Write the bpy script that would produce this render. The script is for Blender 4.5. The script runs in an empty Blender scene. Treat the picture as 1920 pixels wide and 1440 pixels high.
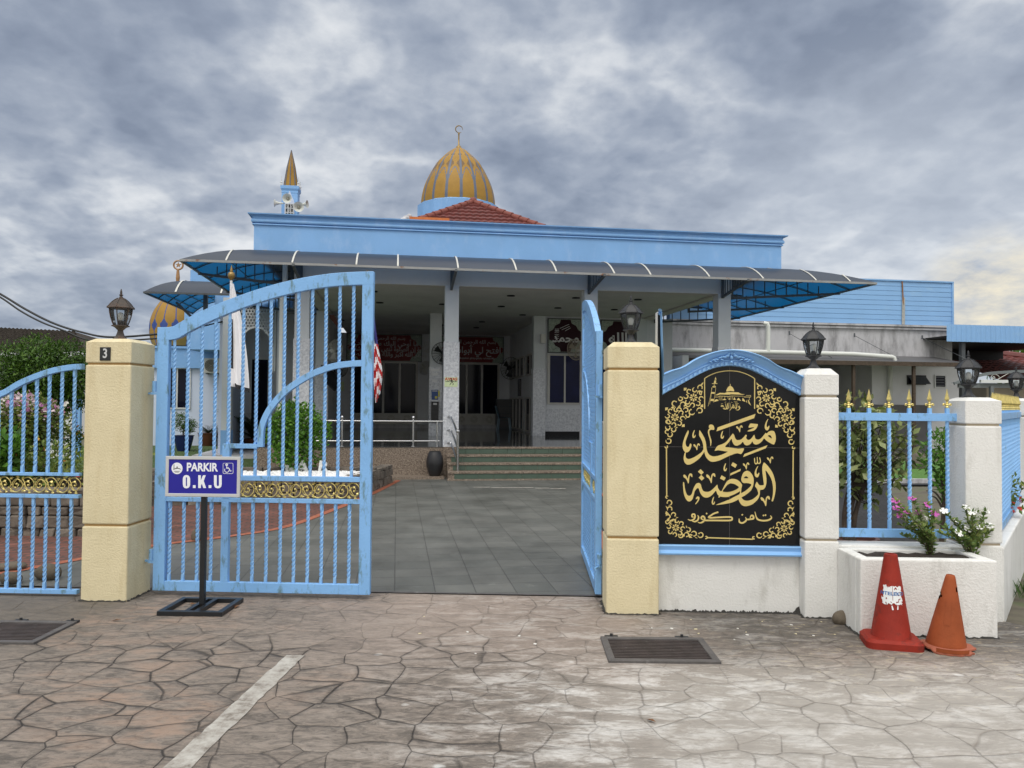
import bpy, math, random
import numpy as np
from mathutils import Vector, Matrix
from math import sin, cos, pi, radians, atan2, sqrt, hypot
random.seed(7)
scene = bpy.context.scene
COL = scene.collection
# ------------------------------------------------------------------ camera
FPX, PITCH, ROLL, CAMH = 1443.0, math.atan(36 / 1443), 0.008, 1.6
f0 = np.array([0, cos(PITCH), sin(PITCH)]); u0 = np.array([0, -sin(PITCH), cos(PITCH)]); r0 = np.array([1.0, 0, 0])
CR = r0 * cos(ROLL) + u0 * sin(ROLL); CU = u0 * cos(ROLL) - r0 * sin(ROLL); CP = np.array([0, 0, CAMH])
cam = bpy.data.cameras.new('camera'); camo = bpy.data.objects.new('camera', cam); COL.objects.link(camo)
cam.sensor_width = 36.0; cam.lens = FPX / 1920 * 36; cam.clip_end = 2000; cam.clip_start = 0.05
camo.matrix_world = Matrix(((CR[0], CU[0], -f0[0], 0), (CR[1], CU[1], -f0[1], 0), (CR[2], CU[2], -f0[2], CAMH), (0, 0, 0, 1)))
scene.camera = camo
# ------------------------------------------------------------------ sky, sun, exposure
SUN_EL, SUN_AZ = radians(58), radians(200)      # azimuth clockwise from +Y (high, behind the photographer, behind cloud)
world = bpy.data.worlds.new('World'); scene.world = world; world.use_nodes = True
scene.view_settings.view_transform = 'Standard'; scene.view_settings.look = 'None'
scene.cycles.diffuse_bounces = 6
scene.view_settings.exposure = 0.0; scene.view_settings.gamma = 1.0; scene.view_settings.use_curve_mapping = False


def nd(nt, t, **kw):
    n = nt.nodes.new(t)
    for k, v in kw.items():
        if k.startswith('i_'):
            n.inputs[k[2:].replace('_', ' ')].default_value = v
        elif k[0] == 'n' and k[1:].isdigit():
            n.inputs[int(k[1:])].default_value = v
        else:
            setattr(n, k, v)
    return n


def mth(nt, op, a, b=None, clamp=False):
    n = nt.nodes.new('ShaderNodeMath'); n.operation = op; n.use_clamp = clamp
    for i, v in enumerate((a, b)):
        if v is None: continue
        if isinstance(v, (int, float)): n.inputs[i].default_value = v
        else: nt.links.new(v, n.inputs[i])
    return n.outputs[0]


def ramp(nt, fac, stops, interp='LINEAR'):
    n = nt.nodes.new('ShaderNodeValToRGB'); n.color_ramp.interpolation = interp
    el = n.color_ramp.elements
    while len(el) < len(stops): el.new(0.5)
    for e, (p, c) in zip(el, stops):
        e.position = p; e.color = (c, c, c, 1) if isinstance(c, (int, float)) else (*c, 1)
    nt.links.new(fac, n.inputs[0])
    return n.outputs[0]


def mixc(nt, fac, a, b, mode='MIX'):
    n = nt.nodes.new('ShaderNodeMix'); n.data_type = 'RGBA'; n.blend_type = mode
    for s, v in ((n.inputs[0], fac), (n.inputs[6], a), (n.inputs[7], b)):
        if isinstance(v, (int, float)): s.default_value = v
        elif isinstance(v, tuple): s.default_value = (*v, 1) if len(v) == 3 else v
        else: nt.links.new(v, s)
    return n.outputs[2]


def build_world():
    nt = world.node_tree; nt.nodes.clear(); L = nt.links.new
    out = nd(nt, 'ShaderNodeOutputWorld'); bg = nd(nt, 'ShaderNodeBackground'); bg.inputs[1].default_value = 0.1
    L(bg.outputs[0], out.inputs[0])
    sky = nd(nt, 'ShaderNodeTexSky'); sky.sky_type = 'NISHITA'; sky.sun_disc = False
    sky.sun_elevation = SUN_EL; sky.sun_rotation = SUN_AZ
    tc = nd(nt, 'ShaderNodeTexCoord'); sep = nd(nt, 'ShaderNodeSeparateXYZ'); L(tc.outputs['Generated'], sep.inputs[0])
    X, Y, Z = sep.outputs
    zz = mth(nt, 'ADD', mth(nt, 'MAXIMUM', Z, 0.0), 0.32)
    comb = nd(nt, 'ShaderNodeCombineXYZ')
    L(mth(nt, 'DIVIDE', X, zz), comb.inputs[0]); L(mth(nt, 'DIVIDE', Y, zz), comb.inputs[1]); L(mth(nt, 'MULTIPLY', Z, 1.2), comb.inputs[2])
    mp = nd(nt, 'ShaderNodeMapping'); mp.inputs['Location'].default_value = (3.1, 1.7, 0.0); L(comb.outputs[0], mp.inputs[0])
    wz = nd(nt, 'ShaderNodeTexNoise', noise_dimensions='2D', i_Scale=5.0, i_Detail=3.0, i_Roughness=0.6); L(mp.outputs[0], wz.inputs[0])
    ws = nd(nt, 'ShaderNodeVectorMath', operation='SCALE'); ws.inputs['Scale'].default_value = 0.16; L(wz.outputs['Color'], ws.inputs[0])
    wp = nd(nt, 'ShaderNodeVectorMath', operation='ADD'); L(mp.outputs[0], wp.inputs[0]); L(ws.outputs[0], wp.inputs[1])
    n1 = nd(nt, 'ShaderNodeTexNoise', noise_dimensions='2D', i_Scale=2.3, i_Detail=9.0, i_Roughness=0.60)
    n2 = nd(nt, 'ShaderNodeTexNoise', noise_dimensions='2D', i_Scale=0.9, i_Detail=2.0, i_Roughness=0.5)
    n3 = nd(nt, 'ShaderNodeTexNoise', noise_dimensions='2D', i_Scale=9.0, i_Detail=6.0, i_Roughness=0.62)
    pf = nd(nt, 'ShaderNodeTexVoronoi', feature='SMOOTH_F1', voronoi_dimensions='2D', i_Scale=4.2, i_Detail=2.0, i_Roughness=0.55, i_Lacunarity=2.3, i_Smoothness=0.55)
    for n in (n1, n2, n3): L(mp.outputs[0], n.inputs[0])
    L(wp.outputs[0], pf.inputs[0])
    puff = mth(nt, 'SUBTRACT', 1.0, pf.outputs['Distance'])
    # v: optical thinness of the layer; puffs of thicker cloud are darker below
    v = mth(nt, 'ADD', mth(nt, 'MULTIPLY', n1.outputs[0], 0.58), mth(nt, 'ADD', mth(nt, 'MULTIPLY', n2.outputs[0], 0.30), mth(nt, 'MULTIPLY', n3.outputs[0], 0.12)))
    v = mth(nt, 'ADD', v, mth(nt, 'MULTIPLY', mth(nt, 'SUBTRACT', 0.52, puff), 0.22))
    v = mth(nt, 'ADD', v, mth(nt, 'MULTIPLY', mth(nt, 'SUBTRACT', -0.42, Z), 0.07))
    col = ramp(nt, v, [(0.32, (0.235, 0.280, 0.370)), (0.42, (0.305, 0.355, 0.450)), (0.50, (0.390, 0.440, 0.530)), (0.57, (0.510, 0.555, 0.630)), (0.63, (0.665, 0.700, 0.750)), (0.71, (0.83, 0.85, 0.875))])
    # warm break in the cloud low on the right
    def near(d, lo, hi):
        dp = nd(nt, 'ShaderNodeVectorMath', operation='DOT_PRODUCT'); L(tc.outputs['Generated'], dp.inputs[0])
        dv = Vector(d).normalized(); dp.inputs[1].default_value = dv
        mr = nd(nt, 'ShaderNodeMapRange', interpolation_type='SMOOTHSTEP'); mr.inputs[1].default_value = lo; mr.inputs[2].default_value = hi
        L(dp.outputs['Value'], mr.inputs[0]); return mr.outputs[0]
    warm = mth(nt, 'MULTIPLY', near((0.63, 1.0, 0.145), 0.9962, 0.9998), mth(nt, 'MULTIPLY', mth(nt, 'SUBTRACT', n3.outputs[0], 0.20), 1.7, True))
    col = mixc(nt, mth(nt, 'MULTIPLY', near((0.50, 1.0, 0.15), 0.95, 0.998), 0.40), col, (0.68, 0.73, 0.80))
    col = mixc(nt, warm, col, (0.97, 0.88, 0.68))
    # unseen sky overhead and behind the photographer, brightened to light the scene
    el = nd(nt, 'ShaderNodeMapRange', interpolation_type='SMOOTHSTEP'); el.inputs[1].default_value = 0.46; el.inputs[2].default_value = 0.95
    el.inputs[3].default_value = 1.0; el.inputs[4].default_value = 3.0; L(Z, el.inputs[0])
    bk = nd(nt, 'ShaderNodeMapRange', interpolation_type='SMOOTHSTEP'); bk.inputs[1].default_value = 0.15; bk.inputs[2].default_value = -0.8
    bk.inputs[3].default_value = 1.0; bk.inputs[4].default_value = 2.1; L(Y, bk.inputs[0])
    hi = mth(nt, 'MAXIMUM', mth(nt, 'DIVIDE', mth(nt, 'SUBTRACT', el.outputs[0], 1.0), 2.0), mth(nt, 'DIVIDE', mth(nt, 'SUBTRACT', bk.outputs[0], 1.0), 1.1))
    col = mixc(nt, hi, col, mixc(nt, n1.outputs[0], (0.36, 0.351, 0.330), (0.60, 0.585, 0.555)))
    gain = mth(nt, 'MULTIPLY', mth(nt, 'MULTIPLY', el.outputs[0], bk.outputs[0]), 10.0)
    sc = nd(nt, 'ShaderNodeVectorMath', operation='SCALE'); L(col, sc.inputs[0]); L(gain, sc.inputs['Scale'])
    mx = mixc(nt, 0.94, sky.outputs[0], sc.outputs[0])
    L(mx, bg.inputs[0])


build_world()
sun = bpy.data.lights.new('sun', 'SUN'); suno = bpy.data.objects.new('sun', sun); COL.objects.link(suno)
sun.energy = 1.1; sun.angle = radians(25); sun.color = (1.0, 0.95, 0.88)
sd = Vector((sin(SUN_AZ) * cos(SUN_EL), cos(SUN_AZ) * cos(SUN_EL), sin(SUN_EL)))
suno.rotation_euler = sd.to_track_quat('Z', 'Y').to_euler()

# ------------------------------------------------------------------ survey helpers: photograph -> place
def ray(x, y): return f0 + CR * (x - 960) / FPX + CU * (720 - y) / FPX
def pg(x, y, z=0.0):
    d = ray(x, y); return CP + d * ((z - CAMH) / d[2])
def pY(x, y, Y):
    d = ray(x, y); return CP + d * (Y / d[1])


class Frame:
    def __init__(s, o, yaw):
        s.o = np.array([o[0], o[1], 0.0]); s.yaw = yaw
        s.a = np.array([cos(yaw), sin(yaw), 0]); s.b = np.array([-sin(yaw), cos(yaw), 0])
    def pix(s, x, y, t=0.0):                      # pixel on the upright plane b=t -> (a, z)
        d = ray(x, y); o = s.o + s.b * t
        k = np.dot(o - CP, s.b) / np.dot(d, s.b); P = CP + d * k
        return float(np.dot(P - s.o, s.a)), float(P[2])
    def gnd(s, x, y, z=0.0):
        P = pg(x, y, z); return float(np.dot(P - s.o, s.a)), float(np.dot(P - s.o, s.b))
    def w(s, a, b, z=0.0):
        P = s.o + s.a * a + s.b * b; return (float(P[0]), float(P[1]), z)


FW = Frame((0.93, 5.89), radians(-2.3))           # boundary wall: a along it, b into the grounds
_p = pY(845, 838, 16.6)
FB = Frame((_p[0], _p[1]), radians(8.5))          # mosque: a along its front, b into it
F0 = Frame((0, 0), 0.0)

# ------------------------------------------------------------------ objects
ORG = {}


def E(name, label, cat, fr=F0, a=0.0, b=0.0, z=0.0, rz=0.0, group=None):
    o = bpy.data.objects.new(name, None); COL.objects.link(o); o.empty_display_size = 0.2
    o.location = fr.w(a, b, z); o.rotation_euler = (0, 0, fr.yaw + rz)
    o['label'] = label; o['category'] = cat
    if group: o['group'] = group
    ORG[o.name] = (a, b, z)
    return o


def tag(o, label, cat, group=None):
    o['label'] = label; o['category'] = cat
    if group: o['group'] = group
    return o


def kids(o): return [c for c in bpy.data.objects if c.parent == o]


def dup(root, loc, rz, label, scale=None):
    m = {}
    allo = [root]
    for o in list(KID.get(root.name, [])):
        allo.append(o); allo += KID.get(o.name, [])
    for o in allo:
        c = o.copy(); COL.objects.link(c); m[o.name] = c
        if o.parent: c.parent = m[o.parent.name]; KID.setdefault(c.parent.name, []).append(c)
    r = m[root.name]; r.location = loc; r.rotation_euler = (0, 0, rz); r['label'] = label
    if scale: r.scale = scale
    return r


KID = {}


class B:
    """collects simple shapes and links them as ONE mesh object"""
    def __init__(s, o=(0, 0, 0)):
        if isinstance(o, bpy.types.Object): o = ORG.get(o.name, (0, 0, 0))
        s.o = Vector(o); s.v = []; s.f = []; s.m = []; s.mi = 0
    def add(s, vs, fs):
        k = len(s.v); s.v += [tuple(Vector(v) - s.o) for v in vs]; s.f += [tuple(i + k for i in f) for f in fs]
        s.m += [s.mi] * len(fs); return s
    def box(s, x0, x1, y0, y1, z0, z1):
        return s.add([(x0, y0, z0), (x1, y0, z0), (x1, y1, z0), (x0, y1, z0), (x0, y0, z1), (x1, y0, z1), (x1, y1, z1), (x0, y1, z1)],
                     [(0, 3, 2, 1), (4, 5, 6, 7), (0, 1, 5, 4), (1, 2, 6, 5), (2, 3, 7, 6), (3, 0, 4, 7)])
    def obox(s, c, sx, sy, sz, M):
        vs = [Vector(c) + M @ Vector((sx * i / 2, sy * j / 2, sz * k / 2)) for k in (-1, 1) for (i, j) in ((-1, -1), (1, -1), (1, 1), (-1, 1))]
        return s.add(vs, [(0, 3, 2, 1), (4, 5, 6, 7), (0, 1, 5, 4), (1, 2, 6, 5), (2, 3, 7, 6), (3, 0, 4, 7)])
    def bar(s, p, q, w, h=None, up=(0, 0, 1)):      # square bar from p to q
        p, q = Vector(p), Vector(q); d = q - p; L = d.length
        if L < 1e-6: return s
        d /= L; u = Vector(up)
        if abs(d.dot(u)) > 0.95: u = Vector((0, 1, 0))
        x = d.cross(u).normalized(); y = x.cross(d)
        M = Matrix((x, d, y)).transposed()
        return s.obox((p + q) / 2, w, L, h or w, M)
    def prism(s, pts, y0, y1, ax='y'):             # pts: (x,z) polygon extruded along y (or x/z)
        n = len(pts)
        ar = sum(pts[i][0] * pts[(i + 1) % n][1] - pts[(i + 1) % n][0] * pts[i][1] for i in range(n))
        if (ar < 0): pts = pts[::-1]
        def P(a, b, c): return {'y': (a, c, b), 'x': (c, a, b), 'z': (a, b, c)}[ax]
        vs = [P(a, b, y0) for a, b in pts] + [P(a, b, y1) for a, b in pts]
        fs = [tuple(range(n)), tuple(range(2 * n - 1, n - 1, -1))] + [(i, i + n, (i + 1) % n + n, (i + 1) % n) for i in range(n)]
        if ax != 'y': fs = [f[::-1] for f in fs]
        return s.add(vs, fs)
    def tube(s, path, r, n=8, caps=True, twist=0.0):
        path = [Vector(p) for p in path]; m = len(path); rs = r if isinstance(r, (list, tuple)) else [r] * m
        t0 = (path[1] - path[0]).normalized(); a = Vector((0, 0, 1)) if abs(t0.z) < 0.9 else Vector((1, 0, 0))
        x = t0.cross(a).normalized(); vs = []
        for i in range(m):
            t = (path[min(i + 1, m - 1)] - path[max(i - 1, 0)]).normalized()
            x = (x - t * x.dot(t)).normalized(); y = t.cross(x)
            for j in range(n):
                an = 2 * pi * j / n + twist * i
                vs.append(path[i] + (x * cos(an) + y * sin(an)) * rs[i])
        fs = [(i * n + j, i * n + (j + 1) % n, (i + 1) * n + (j + 1) % n, (i + 1) * n + j) for i in range(m - 1) for j in range(n)]
        if caps: fs += [tuple(range(n - 1, -1, -1)), tuple(range((m - 1) * n, m * n))]
        return s.add(vs, fs)
    def lathe(s, prof, c=(0, 0), n=20, z0=0.0, rot=0.0, sq=None, top=True, bot=True):
        vs = []
        for r, z in prof:
            for j in range(n):
                an = 2 * pi * j / n + rot
                vs.append((c[0] + r * cos(an), c[1] + r * sin(an), z0 + z))
        m = len(prof)
        fs = [(i * n + j, i * n + (j + 1) % n, (i + 1) * n + (j + 1) % n, (i + 1) * n + j) for i in range(m - 1) for j in range(n)]
        if bot: fs.append(tuple(range(n - 1, -1, -1)))
        if top: fs.append(tuple(range((m - 1) * n, m * n)))
        return s.add(vs, fs)
    def ball(s, c, r, n=10, sz=1.0):
        pr = [(r * sin(pi * i / n) + 1e-5, -r * sz * cos(pi * i / n)) for i in range(n + 1)]
        return s.lathe(pr, (c[0], c[1]), n * 2 if n < 8 else 16, c[2])
    def sheet(s, fn, us, vs_, flip=False):
        k = [fn(u, v) for v in vs_ for u in us]; n = len(us)
        fs = [(j * n + i, j * n + i + 1, (j + 1) * n + i + 1, (j + 1) * n + i) for j in range(len(vs_) - 1) for i in range(n - 1)]
        if flip: fs = [f[::-1] for f in fs]
        return s.add(k, fs)
    def build(s, name, mat, parent=None, smooth=None, bevel=0.0, kind=None, label=None, fr=None):
        me = bpy.data.meshes.new(name); me.from_pydata(s.v, [], s.f)
        mats = mat if isinstance(mat, (list, tuple)) else [mat]
        for m in mats: me.materials.append(m)
        if len(mats) > 1: me.polygons.foreach_set('material_index', s.m)
        if smooth is not None:
            me.polygons.foreach_set('use_smooth', [True] * len(me.polygons))
            if smooth < 180: me.set_sharp_from_angle(angle=radians(smooth))
        me.update()
        o = bpy.data.objects.new(name, me); COL.objects.link(o)
        if parent is not None:
            o.parent = parent; KID.setdefault(parent.name, []).append(o)
        elif fr is not None:
            o.location = fr.w(s.o[0], s.o[1], s.o[2]); o.rotation_euler = (0, 0, fr.yaw)
        if bevel:
            bv = o.modifiers.new('bevel', 'BEVEL'); bv.width = bevel; bv.segments = 2; bv.limit_method = 'ANGLE'; bv.angle_limit = radians(40)
        if kind: o['kind'] = kind
        if label: o['label'] = label
        return o


def spline(pts, k=5, closed=False):                 # Catmull-Rom
    n = len(pts); out = []
    rng = range(n) if closed else range(n - 1)
    for i in rng:
        g = (lambda j: pts[j % n]) if closed else (lambda j: pts[max(0, min(n - 1, j))])
        p0, p1, p2, p3 = g(i - 1), g(i), g(i + 1), g(i + 2)
        for q in range(k):
            t = q / k
            out.append(tuple(0.5 * (2 * b + (c - a) * t + (2 * a - 5 * b + 4 * c - d) * t * t + (3 * b - a - 3 * c + d) * t ** 3) for a, b, c, d in zip(p0, p1, p2, p3)))
    if not closed: out.append(tuple(pts[-1]))
    return out


def stroke(bb, pts, w, y0, y1, k=5, taper=True):     # pen stroke in the x-z plane
    p = spline(pts, k) if len(pts) > 2 else list(pts)
    n = len(p); L, R = [], []
    for i in range(n):
        a, b_ = p[max(0, i - 1)], p[min(n - 1, i + 1)]
        dx, dz = b_[0] - a[0], b_[1] - a[1]; l = hypot(dx, dz) or 1
        t = i / max(1, n - 1)
        ww = w / 2 * ((0.35 + 0.65 * min(1, 4 * t, 4 * (1 - t)) if taper else 1))
        L.append((p[i][0] - dz / l * ww, p[i][1] + dx / l * ww)); R.append((p[i][0] + dz / l * ww, p[i][1] - dx / l * ww))
    for i in range(n - 1):                            # quads, open box section
        q = [L[i], L[i + 1], R[i + 1], R[i]]
        bb.add([(a, y0, c) for a, c in q] , [(0, 1, 2, 3)])
    return bb
# ------------------------------------------------------------------ materials
def newmat(name):
    m = bpy.data.materials.new(name); m.use_nodes = True; nt = m.node_tree
    return m, nt, nt.nodes['Principled BSDF']


def plain(name, col, rough=0.6, var=0.12, vs=3.0, bump=0.0, bs=40.0, metal=0.0, spec=None, dirt=None, dscale=6.0, dth=(0.56, 0.7), stretch=(1, 1, 1), damt=0.8, hue=None):
    """painted / plastered surface: soft tone variation, optional grime patches and relief"""
    m, nt, p = newmat(name); L = nt.links.new
    tc = nd(nt, 'ShaderNodeTexCoord')
    n = nd(nt, 'ShaderNodeTexNoise', i_Scale=vs, i_Detail=5.0, i_Roughness=0.6); L(tc.outputs['Object'], n.inputs[0])
    c0 = tuple(c * (1 - var) for c in col); c1 = tuple(min(1, c * (1 + var)) for c in (hue or col))
    c = mixc(nt, ramp(nt, n.outputs[0], [(0.32, 0.0), (0.68, 1.0)]), c0, c1)
    if dirt:
        mp = nd(nt, 'ShaderNodeMapping'); mp.inputs['Scale'].default_value = stretch; L(tc.outputs['Object'], mp.inputs[0])
        g = nd(nt, 'ShaderNodeTexNoise', i_Scale=dscale, i_Detail=7.0, i_Roughness=0.68); L(mp.outputs[0], g.inputs[0])
        fa = mth(nt, 'MULTIPLY', ramp(nt, g.outputs[0], [(dth[0], 0.0), (dth[1], 1.0)]), damt)
        c = mixc(nt, fa, c, dirt)
    L(c, p.inputs['Base Color'])
    p.inputs['Roughness'].default_value = rough; p.inputs['Metallic'].default_value = metal
    if spec is not None: p.inputs['Specular IOR Level'].default_value = spec
    if bump:
        b = nd(nt, 'ShaderNodeTexNoise', i_Scale=bs, i_Detail=4.0, i_Roughness=0.65); L(tc.outputs['Object'], b.inputs[0])
        bp = nd(nt, 'ShaderNodeBump', i_Strength=bump, i_Distance=0.012); L(b.outputs[0], bp.inputs['Height']); L(bp.outputs[0], p.inputs['Normal'])
    return m


M = {}
M['gate'] = plain('gate_paint', (0.225, 0.465, 0.815), 0.38, 0.07, 2.5, 0.25, 50, dirt=(0.10, 0.165, 0.12), dscale=10, dth=(0.545, 0.66), stretch=(1.7, 1.7, 0.6), damt=0.75)
M['bluewall'] = plain('blue_wall_paint', (0.22, 0.44, 0.78), 0.6, 0.06, 1.2, 0.2, 30, dirt=(0.34, 0.53, 0.82), dscale=2.2, dth=(0.52, 0.72), stretch=(1.2, 1.2, 0.7), damt=0.7)
M['moulding'] = plain('blue_moulding_paint', (0.25, 0.49, 0.83), 0.45, 0.05, 4, 0.15, 40, dirt=(0.5, 0.6, 0.72), dscale=5, dth=(0.62, 0.75), damt=0.4)
M['cream'] = plain('cream_plaster', (0.70, 0.615, 0.395), 0.85, 0.05, 2.2, 0.55, 62, dirt=(0.53, 0.42, 0.22), dscale=3.2, dth=(0.50, 0.72), stretch=(1.8, 1.8, 0.32), damt=0.55, hue=(0.73, 0.645, 0.43))
M['groove'] = plain('groove_paint', (0.42, 0.26, 0.10), 0.8)
M['groovew'] = plain('pale_groove', (0.45, 0.38, 0.28), 0.8)
M['white'] = plain('white_plaster', (0.74, 0.74, 0.71), 0.85, 0.035, 1.6, 0.5, 58, dirt=(0.40, 0.39, 0.35), dscale=4.0, dth=(0.54, 0.72), stretch=(1.5, 1.5, 0.45), damt=0.5, hue=(0.77, 0.765, 0.745))
M['gatebar'] = plain('gate_bar_paint', (0.245, 0.49, 0.83), 0.38, 0.05, 2.5, dirt=(0.12, 0.20, 0.17), dscale=12, dth=(0.62, 0.72), stretch=(1, 1, 0.5), damt=0.45)
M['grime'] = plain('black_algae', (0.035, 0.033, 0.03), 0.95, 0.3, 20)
M['granite'] = plain('black_granite', (0.008, 0.0085, 0.0095), 0.14, 0.15, 6, spec=0.25)
M['signgold'] = plain('gold_inlay', (0.66, 0.52, 0.19), 0.42, 0.06, 5)
M['scrollgold'] = plain('gold_paint', (0.66, 0.54, 0.19), 0.34, 0.2, 25, metal=0.5, bump=0.3, bs=60)
M['iron'] = plain('black_iron', (0.022, 0.023, 0.026), 0.5, 0.3, 12, 0.3, 70)
M['bronze'] = plain('rusty_bronze', (0.055, 0.042, 0.033), 0.55, 0.3, 14, 0.3, 70, dirt=(0.14, 0.065, 0.03), dscale=14, dth=(0.5, 0.7))
M['bulb'] = plain('bulb_glass', (0.75, 0.74, 0.70), 0.25, 0.03)
M['alum'] = plain('aluminium', (0.62, 0.63, 0.64), 0.38, 0.04, 8, metal=0.35)
M['signblue'] = plain('sign_blue', (0.016, 0.014, 0.30), 0.32, 0.04)
M['signwhite'] = plain('sign_white', (0.85, 0.87, 0.92), 0.4, 0.02)
M['blackmetal'] = plain('black_metal', (0.012, 0.014, 0.017), 0.35, 0.2, 8)
M['conered'] = plain('red_rubber', (0.255, 0.024, 0.014), 0.62, 0.16, 5, 0.2, 40, spec=0.22, dirt=(0.075, 0.025, 0.02), dscale=8, dth=(0.55, 0.68), damt=0.7)
M['coneorange'] = plain('faded_orange_rubber', (0.30, 0.073, 0.025), 0.7, 0.16, 5, 0.2, 40, spec=0.2, dirt=(0.5, 0.24, 0.14), dscale=8, dth=(0.64, 0.76), damt=0.6)
M['rubberpink'] = plain('worn_rubber_edge', (0.34, 0.10, 0.055), 0.75, 0.12, 9)
M['sticker'] = plain('torn_sticker', (0.74, 0.76, 0.76), 0.5, 0.06, 14, dirt=(0.4, 0.4, 0.4), dscale=24, dth=(0.62, 0.72), damt=0.5)
M['inkblue'] = plain('blue_ink', (0.03, 0.13, 0.36), 0.5)
M['dark'] = plain('dark_void', (0.006, 0.006, 0.008), 0.7)
M['rust'] = plain('rusty_grating', (0.052, 0.040, 0.038), 0.62, 0.3, 9, 0.4, 60, dirt=(0.20, 0.19, 0.19), dscale=11, dth=(0.60, 0.72), damt=0.6)
M['rustframe'] = plain('worn_steel_frame', (0.095, 0.088, 0.086), 0.6, 0.25, 9, 0.4, 60, dirt=(0.42, 0.42, 0.42), dscale=6, dth=(0.58, 0.70), damt=0.5)
M['soil'] = plain('soil', (0.030, 0.022, 0.016), 0.95, 0.4, 25, 1.0, 30)
M['rock'] = plain('river_rock', (0.13, 0.105, 0.075), 0.8, 0.35, 5, 0.8, 18, dirt=(0.035, 0.03, 0.026), dscale=5, dth=(0.5, 0.7))
M['stone'] = plain('rubble_stone', (0.16, 0.135, 0.11), 0.85, 0.35, 4, 1.0, 14, dirt=(0.03, 0.028, 0.025), dscale=6, dth=(0.50, 0.68))
M['column'] = plain('column_paint', (0.60, 0.635, 0.66), 0.6, 0.04, 2, dirt=(0.45, 0.46, 0.46), dscale=3, dth=(0.62, 0.8), stretch=(3, 3, 0.5), damt=0.4)
M['ceiling'] = plain('ceiling_board', (0.70, 0.70, 0.67), 0.7, 0.08, 1.2)
M['beam'] = plain('beam_paint', (0.66, 0.64, 0.60), 0.7, 0.05, 1.5)
M['innerwall'] = plain('inner_wall_paint', (0.66, 0.68, 0.71), 0.6, 0.05, 2)
M['doorframe'] = plain('door_aluminium', (0.50, 0.49, 0.46), 0.4, 0.05, 6)
M['doorglass'] = plain('dark_glass', (0.006, 0.007, 0.018), 0.06, 0.2, 3, spec=0.12)
M['blueglass'] = plain('blue_tinted_glass', (0.006, 0.010, 0.055), 0.1, 0.2, 3, spec=0.1)
M['navy'] = plain('navy_curtain', (0.008, 0.011, 0.05), 0.6, 0.2, 3)
M['steel'] = plain('stainless_steel', (0.62, 0.62, 0.62), 0.16, 0.05, 10, metal=1.0)
M['canopyframe'] = plain('canopy_frame_paint', (0.075, 0.085, 0.095), 0.5, 0.15, 6)
M['canopystrip'] = plain('canopy_strip', (0.56, 0.56, 0.52), 0.5, 0.1, 8)
M['gutter'] = plain('canopy_edge', (0.30, 0.31, 0.31), 0.5, 0.1, 5, dirt=(0.20, 0.08, 0.03), dscale=3.5, dth=(0.60, 0.66), damt=0.9)
M['redboard'] = plain('red_board', (0.19, 0.012, 0.014), 0.35, 0.08, spec=0.2)
M['maroon'] = plain('maroon_board', (0.028, 0.006, 0.012), 0.4, 0.08, spec=0.15)
M['boardcorner'] = plain('patterned_corner', (0.36, 0.42, 0.36), 0.5, 0.2, 12, dirt=(0.12, 0.17, 0.13), dscale=30, dth=(0.5, 0.58))
M['boardtext'] = plain('board_lettering', (0.60, 0.60, 0.60), 0.5, 0.02)
M['palewall'] = plain('pale_lavender_wall', (0.60, 0.67, 0.82), 0.75, 0.04, 1.2, dirt=(0.55, 0.57, 0.60), dscale=2, dth=(0.6, 0.75), damt=0.4)
M['acwhite'] = plain('aircon_casing', (0.62, 0.62, 0.58), 0.5, 0.05)
M['lattice'] = plain('white_lattice', (0.66, 0.68, 0.68), 0.6, 0.04)
M['stained'] = plain('stained_concrete', (0.50, 0.50, 0.52), 0.85, 0.06, 2, 0.3, 30, dirt=(0.07, 0.068, 0.068), dscale=1.6, dth=(0.47, 0.72), stretch=(1.6, 1.6, 0.45), damt=0.75)
M['annexwall'] = plain('annex_wall', (0.76, 0.77, 0.79), 0.8, 0.05, 1.5, 0.3, 30)
M['siding'] = plain('blue_siding', (0.24, 0.45, 0.76), 0.5, 0.04, 1.5, dirt=(0.30, 0.50, 0.74), dscale=3, stretch=(0.3, 1, 1))
M['ruststain'] = plain('rust_streak', (0.26, 0.12, 0.045), 0.7, 0.3, 8)
M['ruststain2'] = plain('faded_rust_streak', (0.40, 0.40, 0.38), 0.7, 0.2, 8)
M['pvc'] = plain('pvc_pipe', (0.66, 0.68, 0.64), 0.4, 0.04)
M['awning'] = plain('grey_awning_sheet', (0.10, 0.10, 0.105), 0.5, 0.15, 3)
M['bluepot'] = plain('blue_glazed_pot', (0.012, 0.022, 0.10), 0.15, 0.1)
M['brownpot'] = plain('brown_pot', (0.11, 0.038, 0.022), 0.4, 0.15)
M['blackpot'] = plain('charcoal_jar', (0.020, 0.020, 0.023), 0.38, 0.15, 6)
M['letters'] = plain('white_letter_paint', (0.80, 0.82, 0.82), 0.5, 0.03, 6)
M['wood'] = plain('bark', (0.075, 0.055, 0.04), 0.9, 0.3, 15, 0.9, 25)
M['twig'] = plain('twig', (0.10, 0.085, 0.05), 0.8, 0.2, 15)
M['poster'] = plain('poster_blue', (0.03, 0.08, 0.26), 0.4, 0.1)
M['posteryel'] = plain('poster_yellow', (0.60, 0.55, 0.08), 0.4, 0.1)
M['noticegreen'] = plain('notice_paper', (0.62, 0.72, 0.44), 0.6, 0.03)
M['inkred'] = plain('red_ink', (0.50, 0.03, 0.02), 0.5)
M['inkblack'] = plain('black_ink', (0.02, 0.02, 0.02), 0.5)
M['chair'] = plain('blue_plastic_chair', (0.20, 0.32, 0.42), 0.4, 0.05)
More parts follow.
